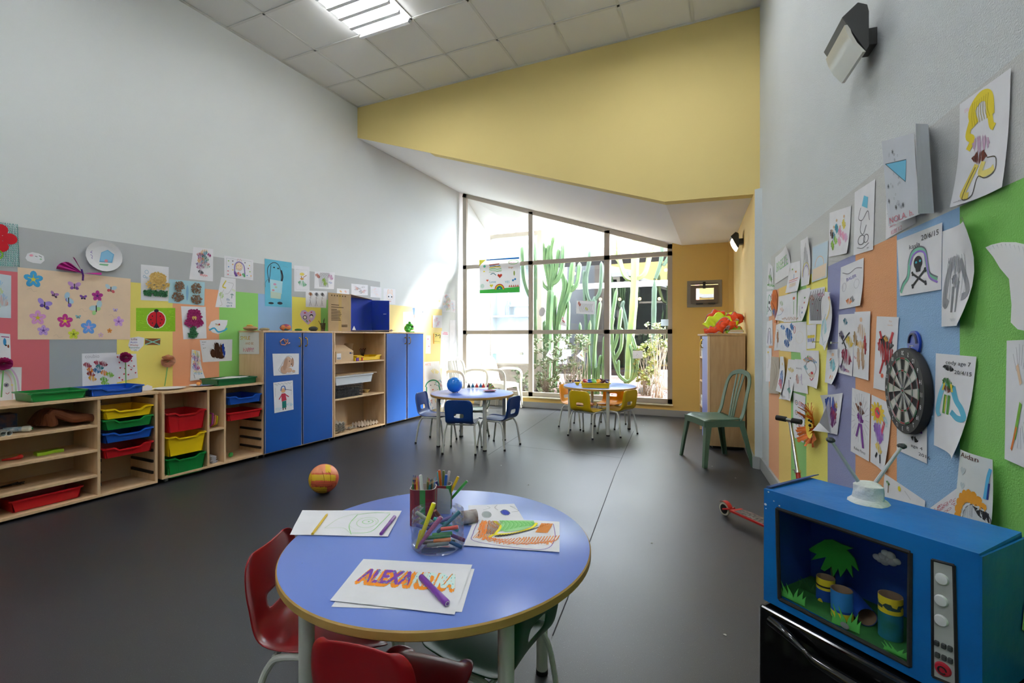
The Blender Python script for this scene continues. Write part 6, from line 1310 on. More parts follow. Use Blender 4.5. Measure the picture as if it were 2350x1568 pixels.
for (p, s_) in ((wl(b1 + .012, .26, ZT + hb * .6), .03), (wl(b1 + .012, .30, ZT + hb * .42), .025)): m.add([tuple(p), tuple(p + LNORM * s_ + UPV * .01), tuple(p + UPV * s_), tuple(p - UPV * s_ * .6 + LNORM * .01)], [(0, 1, 2), (0, 3, 1)], mat('paper_sand', (206, 190, 150), rough=.8))
p = wl(b2 - .012, .22, ZT + hb * .55)
for k in range(4): m.ball(p + LNORM * .012 * k, .009, PWH, n=8, m=6, sc=(.4, 1, .5))
m.build('paper_cloud', parent=t)
c = top(884, .2); m = MB()
for k in range(14): a = k * .9; m.tube([c + Vector((.01 * cos(a), .01 * sin(a), 0)), c + Vector((.035 * cos(a), .035 * sin(a), .04 + .01 * (k % 3)))], [.003, .001], mat('straw', (226, 208, 120), rough=.8), n=4)
one(m, 'straw_tuft', 'small tuft of dry yellow straw on the bookcase end', 'craft piece')
c = top(898, .2); m = MB()
for k in range(20): a = k * .5; r = .022 * (1 - k / 24); m.ball(c + UPV * (.018 + .010 * k / 20) + DIRL * cos(a) * r * .8 + UPV * sin(a) * r * .6, .008, multi('shell', [(190, 180, 190), (170, 150, 150), (150, 140, 160)], 60), n=8, m=5)
one(m, 'snail_shell', 'small pale snail shell on top of the last cupboard', 'shell', smooth=True)
# frog
c = top(937, .2); FG = mat('frog_green', (62, 168, 44), rough=.28, spec=.55); t = empty('toy_frog', tuple(c), 0, 'glossy green toy frog with a wide open mouth on the last cupboard', 'toy frog')
def fb_(m, s, d, z, r, mt, sc=(1, 1, 1)): m.ball(DIRL * s + LNORM * d + UPV * z, r, mt, n=18, m=12, sc=sc)
m = MB(); fb_(m, -.01, 0, .055, .052, FG, (1, 1, 1.05)); fb_(m, -.045, .02, .03, .03, FG, (1.1, 1, 1)); fb_(m, .01, .01, .105, .045, FG, (1.15, 1.1, .62)); fb_(m, .022, .02, .052, .046, FG, (1.1, 1.1, .5)); fb_(m, -.012, .03, .14, .017, FG); fb_(m, .04, .0, .138, .015, FG)
for k in range(4): fb_(m, -.03 + .028 * k, .05, .008, .014, FG, (1, 1.4, .6))
m.build('body', parent=t, smooth=True)
m = MB(); fb_(m, .04, .034, .082, .032, BLK, (.8, .8, .85)); m.build('open_mouth', parent=t, smooth=True)
m = MB(); fb_(m, -.012, .045, .142, .006, BLK); m.build('eye', parent=t, smooth=True)
# in the bookcase
zS1, zS2 = zz; zS3 = ZBt + PT
def bp(u, d, z): return wl(CP(u, 800, d).x, d, z)
def boxat(name, label, u0, u1, d0, d1, z, h, mt, cat='box', extra=None):
 s0 = CP(u0, 800, d1).x; s1 = CP(u1, 800, d1).x; m = MB(); m.M = WM; m.box((s0, d0, z), (s1, d1, z + h), mt);
 if extra: extra(m, s0, s1)
 return one(m, name, label, cat)
s0 = CP(771, 800, .33).x; s1 = CP(811, 800, .33).x; t = empty('cardboard_box', tuple(wl((s0 + s1) / 2, .2, zS1)), 0, 'cardboard box with open flaps and a shipping label in the bookcase', 'box')
m = at(t, WM)
hh = .12; m.box((s0, .1, zS1), (s1, .33, zS1 + hh), CBL); m.build('carton', parent=t)
m = at(t, WM); m.prism([(s0, .33, zS1 + hh), (s1, .33, zS1 + hh), (s1 - .03, .22, zS1 + hh + .07), (s0, .22, zS1 + hh + .07)], (0, 0, .003), CBL); m.prism([(s1, .12, zS1 + hh), (s1, .3, zS1 + hh), (s1 + .05, .28, zS1 + hh + .09), (s1 + .05, .14, zS1 + hh + .09)], (.003, 0, 0), CBD); m.build('flap', parent=t)
m = at(t, WM); m.box((s0 + .012, .33, zS1 + .03), (s0 + .075, .331, zS1 + .10), PWH)
for k in range(10): m.box((s0 + .016 + .0055 * k, .331, zS1 + .034), (s0 + .018 + .0055 * k, .3316, zS1 + .055), BLK)
m.build('label', parent=t)
m = at(t, WM); m.box((s1 - .06, .33, zS1 + .09), (s1 - .012, .3308, zS1 + .105), pen('8a7a70')); m.lathe([(.001, .33), (.01, .33), (.01, .3312), (.001, .3312)], pen('2a3a80'), (s1 - .05, 0, zS1 + .1), n=12, ax=(0, 1, 0)); m.build('stamp', parent=t)
tray(CP(818, 800, .33).x, CP(876, 800, .33).x, zS1 + .06, .055, .20, 'yellow', 'shallow yellow tray on the upper shelf of the bookcase', 'trays in the bookcase', d1=.33)
for i, (u, cc, nm) in enumerate(((815, (226, 196, 40), 'yellow'), (818.5, (120, 60, 180), 'violet'), (822, (130, 70, 190), 'purple'), (831, (190, 36, 46), 'red'))):
 p = bp(u, .345, zS1 + .001); m = MB(); m.lathe([(.008, 0), (.008, .03), (.009, .03), (.009, .038)], mat('pot_' + nm, cc, rough=.4), p, n=12); one(m, 'paint_pot', 'tiny %s paint pot standing before the yellow tray in the bookcase' % nm, 'pot', 'paint pots in the bookcase', smooth=True)
p = bp(832, .16, zS1); m = MB()
for k in range(6):
 e = p + DIRL * (-.05 + .02 * k) + UPV * (.13 + .01 * (k % 2)); m.tube([p + UPV * .0, e], .003, mat('twig_dark', (40, 34, 26)), n=5); m.ball(e, .007, mat('twig_tip', (90, 40, 24), rough=.8), n=6, m=4)
one(m, 'twig_spray', 'dry twigs with brown tips on the bookcase upper shelf', 'twigs')
# white tray on the crate
cz = zS2; ch = .145
s0 = CP(770, 900, .33).x; s1 = CP(831, 900, .33).x
t = empty('plastic_crate', tuple(wl((s0 + s1) / 2, .2, cz)), 0, 'black plastic lattice crate on the middle shelf of the bookcase', 'crate')
m = at(t, WM); CRT = mat('crate_black', (24, 24, 26), rough=.45)
def lat(p0, ax, L_, dz):
 for k in range(5): z = cz + .002 + k * (dz - .006) / 4; q = [c for c in p0]; m.box((p0[0], p0[1], z), (p0[0] + (L_ if ax == 0 else .005), p0[1] + (L_ if ax == 1 else .005), z + .006), CRT)
 for k in range(int(L_ / .022) + 1):
  o_ = k * L_ / int(L_ / .022)
  x = p0[0] + (o_ if ax == 0 else 0); y = p0[1] + (o_ if ax == 1 else 0); m.box((x, y, cz + .002), (x + .005, y + .005, cz + dz), CRT)
lat((s0, .325), 0, s1 - s0, ch); lat((s0, .10), 0, s1 - s0, ch); lat((s1, .10), 1, .225, ch); lat((s0, .10), 1, .225, ch); m.build('lattice', parent=t)
m = at(t, WM); m.box((s0 + .006, .107, cz + .001), (s1 - .002, .32, cz + .004), CRT); m.build('base', parent=t)
m = at(t, WM); m.box((s0 + .02, .13, cz + .006), (s1 - .02, .30, cz + .09), mat('crate_stuff', (96, 92, 88), rough=.8, col2=(40, 38, 38), vscale=40)); m.build('contents', parent=t)
tray(CP(769, 850, .345).x, CP(858, 850, .345).x, cz + ch + .105, .10, .25, 'white', 'white plastic tray resting on the black crate', 'trays in the bookcase', d1=.345, dip=False)
m = MB(); s0 = CP(772, 830, .34).x; s1 = CP(865, 830, .34).x; z = cz + ch + .108
for k in range(3): m.M = WM; m.box((s0 + .02 * k, .10, z + .005 * k), (s1 - .01 * k, .34 + .006 * k, z + .005 * k + .0035), CBD if k != 1 else PWH)
one(m, 'cardboard_sheets', 'torn cardboard sheets lying on the white tray', 'cardboard')
m = MB(); c = bp(841, .2, cz); m.lathe([(.02, 0), (.022, .003), (.045, .04), (.043, .04), (.02, .005)], mat('bowl_straw', (222, 196, 130), rough=.5), c, n=20, cap=False); one(m, 'small_bowl', 'small straw coloured bowl beside the black crate', 'bowl', smooth=True)
EGG = mat('egg_carton', (188, 182, 170), rough=.95, bump=.3, bscale=80); EGG2 = mat('egg_carton_tan', (190, 172, 150), rough=.95, bump=.3, bscale=80)
def carton(m, s0, d0, z, ni, nj, p, mt, up=True, h=.035):
 vs = []; n = 2
 NI, NJ = ni * n + 1, nj * n + 1
 for j in range(NJ):
  for i in range(NI):
   k = (i % 2) + (j % 2); hz = (h, h * .45, 0)[k] if up else (0, h * .45, h)[k]
   vs.append((s0 + i * p / 2, d0 + j * p / 2, z + hz))
 m.add(vs, [(j * NI + i, j * NI + i + 1, (j + 1) * NI + i + 1, (j + 1) * NI + i) for j in range(NJ - 1) for i in range(NI - 1)], mt)
s0 = CP(771, 960, .33).x
for k in range(5):
 m = MB(); m.M = WM; carton(m, s0 + .008 * (k % 2), .08 + .006 * (k % 3), zS3 + .005 + .022 * k, 3, 5, .05, EGG, up=True); one(m, 'egg_carton', ('bottom', 'second', 'middle', 'fourth', 'top')[k] + ' grey egg carton of the stack low in the bookcase', 'egg carton', 'stacked egg cartons', solid=.002)
m = MB(); m.M = WM; carton(m, CP(806, 975, .3).x, .22, zS3 + .002, 3, 2, .035, EGG, h=.03); one(m, 'egg_carton', 'small grey egg carton piece in front on the bookcase bottom', 'egg carton', 'loose egg cartons', solid=.002)
m = MB(); m.M = WM; s0 = CP(833, 965, .33).x; s1 = CP(878, 965, .33).x; carton(m, s0, .12, zS3 + .004, int((s1 - s0) / .05), 4, .05, EGG2, up=False, h=.05); one(m, 'egg_carton', 'tan egg carton with reddish insides on the bookcase bottom', 'egg carton', 'loose egg cartons', solid=.0025)
# leaning painted board beside the last cupboard
pts = [LW(973, 831, .06), LW(1008, 829, .10), LW(1021, 933, .30), LW(974, 945, .26)]
a = A(.45, 5).ring(.45, .52, .17, .12, '4a9a78', .03, a0=pi, a1=2 * pi).line([(.12, .52), (.1, .72)], '4a9a78', .03).line([(.8, .52), (.85, .7)], '4a9a78', .03).ell(.45, .6, .02, .012, 'd8604a').ell(.35, .5, .012, .01, K).ell(.58, .5, .012, .01, K).scrib(.65, .22, .08, .05, 'f4e070', n=8, w=.02).fan(16, (.6, .4, .95, .62), ['e08a90', '8ac08a', '6ab0d0'], .01).fan(16, (.1, .75, .9, .95), ['e08a80', '6ab0d8', 'f0c060'], .012).text('ARTE', .05, .08, .07, 'e8a890')
sheet('painted_board', 'tall painted white board leaning on the wall past the last blue cupboard', pts, LNORM, a, base=.002, cat='board')
# balloon table
def T1P(u, v, h=0): return G(u, v, .55 + h)
c = T1P(1043, 901); t = empty('balloon', tuple(c), 0, 'sky blue balloon resting on the round table', 'balloon'); BLN = mat('balloon_blue', (24, 128, 222), rough=.22, spec=.6)
m = MB(); m.ball((0, 0, .0845), .084, BLN, n=32, m=20, fn=lambda q: 1 + .04 * max(0, -q.z) ** 3 * 0); m.build('bladder', parent=t, smooth=True)
m = MB(); m.lathe([(.001, 0), (.008, .006), (.004, .012)], mat('knot_dark', (20, 60, 110), rough=.4), (.055, -.03, .001), n=10); m.build('knot', parent=t, smooth=True)
cols_ = [(60, 60, 70), (40, 110, 150), (190, 66, 56), (50, 120, 160), (200, 70, 56), (90, 50, 110), (100, 60, 120)]
p0 = T1P(1076, 890); p1 = T1P(1130, 889)
m = MB(); cc_ = p0.lerp(p1, .45); m.prism([cc_ + Vector((x, y, .0005)) for x, y in ((-.14, -.12), (.12, -.14), (.14, .04), (-.12, .06))], (0, 0, .001), PAPER()); one(m, 'paper_sheet', 'white paper under the painted egg cups on the balloon table', 'paper')
for i, cc in enumerate(cols_):
 q = p0.lerp(p1, i / 6) + Vector((.0, -.03 if i in (4, 6) else 0, .0018)); m = MB(); m.lathe([(.021, 0), (.017, .02), (.010, .034), (.004, .038)], mat('eggcup_%d' % i, cc, rough=.7), q, n=10)
 m.lathe([(.003, .036), (.008, .042), (.004, .05)], mat('eggcup_%d' % i, cc), q, n=8)
 one(m, 'egg_cup', 'painted egg cup on the balloon table, %s' % ('dark grey at the balloon end', 'teal one after the grey one', 'brick red one between two teal ones', 'teal one in the middle of the row', 'brick red one near the paper fan', 'violet one behind the paper fan', 'purple one at the far end of the row')[i], 'egg cup', 'painted egg cups', smooth=True)
q = T1P(1120, 895, .002); m = MB(); FCOL = [pen('e8d060'), pen('6ab078'), pen('e88a50'), pen('7ac0a0')]
for k in range(7): a0_ = .15 + k * .2; v0 = Vector((CY, SY, 0)); m.add([tuple(q), tuple(q + (v0 * cos(a0_) + UPV * sin(a0_)) * .075 + Vector((0, .01 * (k % 2), 0))), tuple(q + (v0 * cos(a0_ + .2) + UPV * sin(a0_ + .2)) * .075 + Vector((0, .01 * ((k + 1) % 2), 0)))], [(0, 1, 2)], FCOL[k % 4])
one(m, 'paper_fan', 'small yellow and green folded paper fan on the balloon table', 'paper fan', solid=.0008)
dish(T1P(1124, 899), .075, 'plate painted purple and orange on the balloon table', mat('plate_purple', (92, 72, 130), rough=.6, col2=(190, 110, 90), vscale=14), 'painted_plate', 'plate', h=.012)
# toy table
c0 = G(1366, 889, .55)
xdir = Vector((CY, SY, 0))
WT = Matrix.Translation(c0) @ Matrix.Rotation(YAW - .15, 4, 'Z')
tt = tray(-.175, .175, .058, .056, .22, 'yellow', 'yellow tray heaped with small toys on the table by the window', None, d1=.11, dip=False, world=WT @ Matrix.Rotation(pi, 4, 'Z'))
tc_ = [('dark brown', (48, 34, 30)), ('scarlet', (180, 40, 36)), ('black', (28, 28, 32)), ('blue', (36, 84, 180)), ('navy', (30, 44, 90)), ('green', (120, 190, 70)), ('white', (220, 226, 220)), ('amber', (236, 164, 24)), ('grey', (90, 90, 100)), ('maroon', (90, 30, 36)), ('tan', (196, 150, 100)), ('violet', (80, 60, 120))]
rr = random.Random(11)
for k in range(24):
 nm, cc = tc_[k % 12]; i = k // 12
 fx = -.135 + .27 * ((k % 12) / 11.0); fy = -.045 if i == 0 else .045
 p = WT @ Vector((fx, fy + rr.uniform(-.02, .02), .045 + (.022 if k % 2 else 0) + (.012 if i else 0))); m = MB()
 ax = Vector((rr.uniform(-1, 1), rr.uniform(-1, 1), rr.uniform(-.3, .6))).normalized()
 r = rr.uniform(.013, .019)
 m.tube([p - ax * r * 1.8, p - ax * r * .8, p + ax * r * .6, p + ax * r * 1.8], [r * .5, r, r * .9, r * .45], mat('toy_' + nm.replace(' ', '_'), cc, rough=.35), n=9)
 m.ball(p + ax * r * 1.9, r * .6, mat('toy_' + nm.replace(' ', '_'), cc), n=8, m=6)
 one(m, 'small_toy', 'small %s toy in the %s row of the yellow tray' % (nm, 'front' if i == 0 else 'back'), 'toy', 'toys heaped in the yellow tray', smooth=True)
q = G(1325, 884, .55); m = MB(); m.lathe([(.012, 0), (.018, .003), (.034, .034), (.032, .034), (.015, .005)], PLA['yellow'], q, n=20, cap=False); one(m, 'yellow_bowl', 'tiny yellow bowl on the toy table', 'bowl', smooth=True)
for i, (u, v, cc, lab) in enumerate(((1359, 886, (70, 70, 80), 'small dark toy ball in front of the yellow tray'), (1387, 887, (60, 66, 80), 'dark toy figure nearest the table edge by the tray'), (1382, 888.5, (120, 70, 60), 'rusty toy part beside the dark figure'), (1304, 880, (20, 90, 60), 'flat green chip at the table end'), (1365, 888.5, (120, 80, 130), 'tiny lilac chip in front of the tray'))):
 q = G(u, v, .55); m = MB(); r = (.015, .018, .015, .012, .008)[i]; m.ball(q + UPV * r * (.5 if i > 2 else 1), r, mat('bit_%d' % i, cc, rough=.3), n=10, m=7, sc=(1, 1, .5 if i > 2 else 1)); one(m, 'small_toy', lab, 'toy', 'loose toys on the table by the window', smooth=True)
for i in range(4):
 q = G(1309 + 6 * i, 876.5, .55); m = MB(); m.ball(q + UPV * .014, .014, MATS['toy_' + ('black', 'tan', 'navy', 'violet')[i]], n=8, m=6, sc=(1.4, 1, 1)); one(m, 'small_toy', ('black', 'tan', 'navy', 'violet')[i] + ' toy lying behind the tiny yellow bowl', 'toy', 'loose toys on the table by the window', smooth=True)
# ball on the floor
bc = G(743, 1131); br = .105; t = empty('play_ball', (bc.x, bc.y, 0), 0, 'orange and yellow volleyball on the dark floor', 'ball')
BO = mat('ball_coral', (222, 100, 66), rough=.5, bump=.1, bscale=300); BY = mat('ball_yellow', (232, 190, 40), rough=.5, bump=.1, bscale=300); BO2 = mat('ball_peach', (238, 150, 106), rough=.5)
m = MB(); n = 120; mm = 80; cdir = Vector((-bc.x, -bc.y, 0)).normalized(); rgt = Vector((-cdir.y, cdir.x, 0));
if rgt.dot(Vector((CY, SY, 0))) < 0: rgt = -rgt
vs = []; fs = [];
for i in range(mm + 1):
 for k in range(n):
  th = pi * i / mm; ph = 2 * pi * k / n; vs.append((br * sin(th) * cos(ph), br * sin(th) * sin(ph), br + br * cos(th)))
k0 = m.m(BO); k1 = m.m(BY); k2 = m.m(BO2); m.v = vs
for i in range(mm):
 for k in range(n):
  f = (i * n + k, (i + 1) * n + k, (i + 1) * n + (k + 1) % n, i * n + (k + 1) % n); c = sum((Vector(vs[q]) for q in f), Vector()) / 4 - Vector((0, 0, br)); c.normalize()
  x = c.dot(rgt); y = c.z * cos(.35) - c.dot(cdir) * sin(.35); zf_ = c.dot(cdir)
  yy = y + .12 * x
  mi = k0
  if zf_ > 0:
   if -.22 < yy < .2 and abs(x) < .78: mi = k1
   elif .33 < yy and .1 < x < .45: mi = k1
   elif yy > .25 and x >= .45: mi = k2
   elif yy > .3 and x < .1: mi = k2
   elif x < -.8: mi = k1
   elif yy < -.62 and x < .2: mi = k1
  m.f.append(list(f)); m.mi.append(mi)
m.build('ball_cover', parent=t, smooth=True, angle=180)
m = MB(); SM = mat('ball_seam', (150, 60, 40), rough=.7)
def onb(x, y, e=.0006):
 z = math.sqrt(max(0, 1 - x * x - y * y)); v = rgt * x + (UPV * cos(.35) + cdir * sin(.35)) * (y) + (cdir * cos(.35) - UPV * sin(.35)) * z; return Vector((0, 0, br)) + v * (br + e)
for ln in ([(-.8, .1), (-.5, .2), (0, .24), (.5, .12), (.8, -.02)], [(-.8, .1), (-.84, -.1), (-.75, -.2), (0, -.2), (.5, -.3), (.72, -.36), (.8, -.02)], [(-.5, .3), (0, .36), (.6, .22)], [(.05, .36), (.0, .7), (-.1, .9)], [(.45, .3), (.42, .7), (.3, .85)], [(-.7, -.35), (-.1, -.42), (.6, -.5)], [(-.5, -.62), (0, -.66), (.4, -.7)]):
 m.tube([onb(*q) for q in [(p.x, p.y) for p in smoothpath([(a, b, 0) for a, b in ln], 4)]], .0012, SM, n=5)
m.build('seam', parent=t)
m = MB(); vs, fs, w_ = text_shape('SPORT ZONE'); h_ = 1.12 / w_
m.add([tuple(onb(-.56 + x * h_, .0 - .12 * (-.56 + x * h_) + y * h_ * 1.15 - .06, .001)) for x, y in vs], fs, pen('a03a34')); vs, fs, w_ = text_shape('Volley'); h_ = .5 / w_
m.add([tuple(onb(-.3 + x * h_, -.5 - .1 * (-.3 + x * h_) + y * h_, .001)) for x, y in vs], fs, pen('e0b040')); m.build('lettering', parent=t)
# ------------------------------------------------------------------ things on the front table
ZTn = .55
def N(u, v, h=0): return G(u, v, ZTn + h)
def flatsheet(px, lab, art, e=.0006, wave=0, name='drawing'):
 pts = [N(*p) + UPV * e for p in px]; return sheet(name, lab, pts, (0, 0, 1), art, base=.0005, wave=wave, cat='drawing', group='papers on the front table', n=10)
flatsheet([(838, 1292), (1089, 1307), (1060, 1406), (760, 1394)], 'blank white sheet underneath the sheet lettered ALEXANDRA', None)
a = A(1.42, 4);
for dx, dy in ((-.02, .02), (-.01, .05), (0, .06), (.012, .04), (.012, -.01), (-.012, -.02)): a.text('ALEXANDRA', .10 + dx, .57 + dy, .44, 'f0922a', w=.82)
for dx, dy in ((-.009, 0), (.009, 0), (0, -.014), (0, .014), (0, 0)): a.text('ALEXA', .10 + dx, .55 + dy, .42, '7a44a8', w=.44); a.text('NDRA', .555 + dx, .55 + dy, .42, 'dff2ee', w=.365)
r_ = random.Random(2)
for k in range(70):
 x = r_.uniform(.1, .9); y = r_.uniform(.27, .56); a.ell(x, y, .006, .014, '5ac4c0', 6, r_.uniform(-1, 1))
flatsheet([(834, 1286), (1084, 1299), (1043, 1414), (757, 1382)], 'white sheet lettered ALEXANDRA in orange, purple and turquoise', a, e=.0018, wave=.001)
a = A(1.5, 6).curve([(.32, .75), (.42, .35), (.6, .15), (.9, .1)], 'c8dcc0', .008).curve([(.32, .75), (.5, .72), (.6, .9)], 'c8dcc0', .008).curve([(.58, .2), (.55, .6), (.62, .95)], '9ad890', .012).curve([(.62, .9), (.8, .85), (.86, .5), (.9, .15)], '9ad890', .012).ring(.72, .5, .16, .2, 'b8dcae', .008).ring(.72, .48, .08, .08, '9ad890', .01).ring(.68, .55, .2, .22, 'd0e4c8', .006).ell(.73, .48, .015, .015, '7ac070').curve([(.58, .2), (.75, .1), (.9, .12)], 'a8dc9c', .01)
flatsheet([(694, 1173), (922, 1174), (890, 1234), (665, 1229)], 'white sheet with a faint green pencil drawing at the table edge', a, wave=.0015)
a = A(1.45, 9)
a.curve([(.06, .1), (.05, .6), (.1, .85), (.5, .95), (.85, .95), (.95, .6), (.93, .1)], '7a5ab0', .01).curve([(.1, .1), (.12, .7)], '3a3036', .012)
for k in range(26): t_ = k / 25; x = .1 + .8 * t_; a.curve([(x, .72 + .12 * sin(pi * t_) + .02 * (k % 3)), (x + .06, .66 + .14 * sin(pi * t_)), (x + .1, .5 - .3 * t_ + .3)], 'f08a3a', .014)
for k in range(14): x = .1 + .014 * k; a.curve([(x, .1 + .02 * (k % 3)), (x + .02, .4), (x - .03 + .01 * (k % 4), .75)], 'f09a48', .01)
a.poly([(.3, .08), (.7, .02), (.72, .15), (.6, .38), (.4, .5), (.34, .4)], 'a8e09a')
for k in range(26): x = .3 + .016 * k; a.curve([(x, .08), (x + .05, .2), (x + .02, .5 - .014 * k)], ['6cc860', '8cd880', '5abc50'][k % 3], .012)
a.curve([(.24, .12), (.33, .3), (.3, .55), (.24, .7)], 'f0e030', .045).curve([(.3, .6), (.5, .52), (.68, .3), (.74, .1)], 'f0e030', .045)
for k in range(18): t_ = k / 17; a.line([(.3 + .52 * t_, .68 - .5 * t_ ** 1.5), (.36 + .52 * t_, .6 - .5 * t_ ** 1.5)], '443a3c', .022)
for k in range(9): t_ = k / 8; a.line([(.8 + .12 * t_, .1 + .0 * t_), (.74 + .12 * t_, .45)], 'f0903c', .016); a.line([(.18 + .02 * k, .12), (.2 + .01 * k, .6)], '5a4a4a', .008)
a.scrib(.35, .8, .2, .08, 'f08a3a', n=16, w=.014).scrib(.75, .72, .2, .1, 'f09a48', n=16, w=.014).scrib(.14, .4, .06, .25, 'f08a3a', n=12, w=.014)
flatsheet([(1090, 1190), (1284, 1200), (1284, 1270), (1064, 1255)], 'white sheet with a big green, orange and black scribble on the right of the table', a, e=.0016, wave=.0012)
a = A(1.45, 3).ell(.35, .55, .12, .16, 'a8b0b0').ring(.35, .55, .13, .18, '8a9090', .012).ell(.72, .5, .13, .17, '8a9498').ell(.72, .5, .1, .14, '4a5ac8').scrib(.72, .5, .1, .12, '3a48c0', n=18, w=.015).curve([(.3, .3), (.45, .2), (.4, .1)], '9aa0a0', .01).curve([(.6, .35), (.55, .2), (.62, .05)], '8a9090', .01).curve([(.85, .5), (1.0, .45), (.88, .15), (.97, .25)], '8a9090', .012)
flatsheet([(1075, 1161), (1180, 1157), (1204, 1196), (1075, 1207)], 'sheet with two grey and blue round shapes behind the jar', a)
def pencil(p, q, r, cc, nm, lab, cat='felt pen', body=None, cap=True, grp=None, hexa=False):
 p = Vector(p); q = Vector(q); d = (q - p).normalized(); L_ = (q - p).length
 t = empty(nm, tuple(p), 0, lab, cat, grp); mt = mat('pen_' + '%02x%02x%02x' % cc, cc, rough=.32)
 m = MB()
 if hexa:
  m.lathe([(.0006, 0), (r, .016), (r, L_)], mt, (0, 0, 0), n=6, ax=d); m.build('shaft', parent=t)
  m = MB(); m.lathe([(.0002, -.001), (r * .95, .0155)], mat('pencil_wood', (214, 180, 130), rough=.7), (0, 0, 0), n=8, ax=d); m.build('tip', parent=t)
 else:
  m.lathe([(r * .8, 0), (r * .92, .003), (r * .92, L_ * .64)], mt, (0, 0, 0), n=16, ax=d); m.lathe([(r, L_ * .64), (r, L_ - .003), (r * .8, L_)], mt, (0, 0, 0), n=16, ax=d); m.build('barrel', parent=t, smooth=True)
  m = MB(); m.lathe([(r * .5, L_ + .0002), (r * .72, L_ + .0006), (r * .72, L_ * .98)], mat('pen_end_pale', (214, 206, 220), rough=.4), (0, 0, 0), n=14, ax=d, cap=False); m.lathe([(.0004, L_ - .004), (r * .5, L_ - .004)], BLK, (0, 0, 0), n=12, ax=d); m.build('pen_end', parent=t)
 return t
pencil(N(966, 1324, .010), N(1027, 1386, .010), .0078, (112, 44, 152), 'felt_pen', 'thick purple felt pen lying across the ALEXANDRA sheet')
pencil(N(874, 1226, .007), N(906, 1186, .007), .0058, (122, 60, 152), 'felt_pen', 'slim purple felt pen at the right end of the faint green drawing')
pencil(N(752, 1179, .005), N(717, 1226, .005), .0042, (226, 190, 20), 'colour_pencil', 'yellow pencil lying on the left sheet', 'pencil', hexa=True)
# torn bits
for i, (u, v) in enumerate(((909, 1138), (895, 1156), (1130, 1131), (693, 1294))):
 c = N(u, v); m = MB(); s_ = (.012, .008, .009, .002)[i]; m.add([tuple(c + Vector((-s_, -s_ * .3, .001))), tuple(c + Vector((s_, 0, .003))), tuple(c + Vector((s_ * .3, s_ * .8, .001)))], [(0, 1, 2)], mat('foil_bit', (220, 224, 234), rough=.25, metal=.3)); one(m, 'torn_laminate', ('torn glossy flake at the back left of the front table', 'smaller glossy flake nearer the left sheet', 'glossy flake at the back of the front table', 'white speck near the left edge of the front table')[i], 'flake')
# clear jar full of pens
jc = (N(943, 1255) + N(1067, 1255)) / 2; jr = (N(943, 1255) - N(1067, 1255)).length / 2 * .985; jh = .105
t = empty('pen_jar', tuple(jc), 0, 'clear ribbed plastic tub packed with felt pens', 'jar')
JG_ = glassmat('jar_plastic', 'fbfcff', .09, .55); prof = [(.001, .002), (jr * .8, .001), (jr * .93, .006)]
for k in range(22): f = k / 21; prof.append((jr * (.97 + .010 * sin(f * 2 * pi * 5)), .01 + f * (jh - .012)))
prof += [(jr * .97, jh), (jr * .955, jh)]
m = MB(); m.lathe(prof, JG_, n=48, cap=False); m.build('tub', parent=t, smooth=True)
pc = [((232, 222, 20), (958, 1262), (996, 1155)), ((176, 96, 140), (955, 1268), (1013, 1187)), ((60, 116, 134), (1004, 1222), (1060, 1174)), ((92, 84, 140), (985, 1206), (1050, 1182)), ((162, 172, 160), (955, 1176), (992, 1200)), ((226, 90, 70), (1012, 1215), (1044, 1211)), ((76, 168, 90), (992, 1228), (1038, 1224)), ((50, 130, 80), (965, 1236), (1034, 1231)), ((226, 130, 60), (995, 1242), (1028, 1239)), ((134, 144, 140), (980, 1252), (1030, 1247)), ((70, 180, 180), (995, 1190), (1052, 1218)), ((122, 72, 56), (998, 1172), (1012, 1190)), ((110, 50, 100), (1030, 1226), (1052, 1235)), ((40, 100, 150), (1024, 1240), (1044, 1250)), ((230, 210, 40), (950, 1262), (966, 1222)), ((120, 110, 100), (970, 1250), (1000, 1262)), ((70, 100, 90), (1005, 1256), (1036, 1262)), ((90, 90, 160), (948, 1205), (992, 1216))]
import colorsys
nmz = ['bright yellow', 'pink', 'petrol blue', 'indigo', 'grey green', 'coral', 'light green', 'dark green', 'orange', 'grey', 'turquoise', 'brown', 'plum', 'azure', 'lemon', 'taupe', 'olive', 'lavender']
dj = (jc - CAM); dj = (-SY * dj.x + CY * dj.y)
for k, (cc, a0_, a1_) in enumerate(pc):
 off0 = [-.03, -.035, -.005, .01, .0, -.012, -.008, -.012, -.018, -.022, .02, .01, .0, -.01, -.04, .0, .005, .01][k]
 p = AT(a0_[0], a0_[1], dj + off0); q = AT(a1_[0], a1_[1], dj + off0 + [.0, .015, .0, .01, .02, .0, .005, .0, .0, .0, .01, .015, .0, .0, .01, .0, .0, 0][k])
 zmin = ZTn + .012
 for w_ in (p, q):
  h = Vector((w_.x - jc.x, w_.y - jc.y));
  if w_.z < ZTn + jh and h.length > jr * .84: h *= jr * .84 / h.length; w_.x = jc.x + h.x; w_.y = jc.y + h.y
  w_.z = max(w_.z, zmin)
 L_ = (q - p).length
 if L_ < .05: q = p + (q - p) * (.05 / L_)
 pencil(p, q, .0066 if k < 2 else .0058, cc, 'felt_pen', nmz[k] + ' felt pen in the clear tub', grp='felt pens in the clear tub')
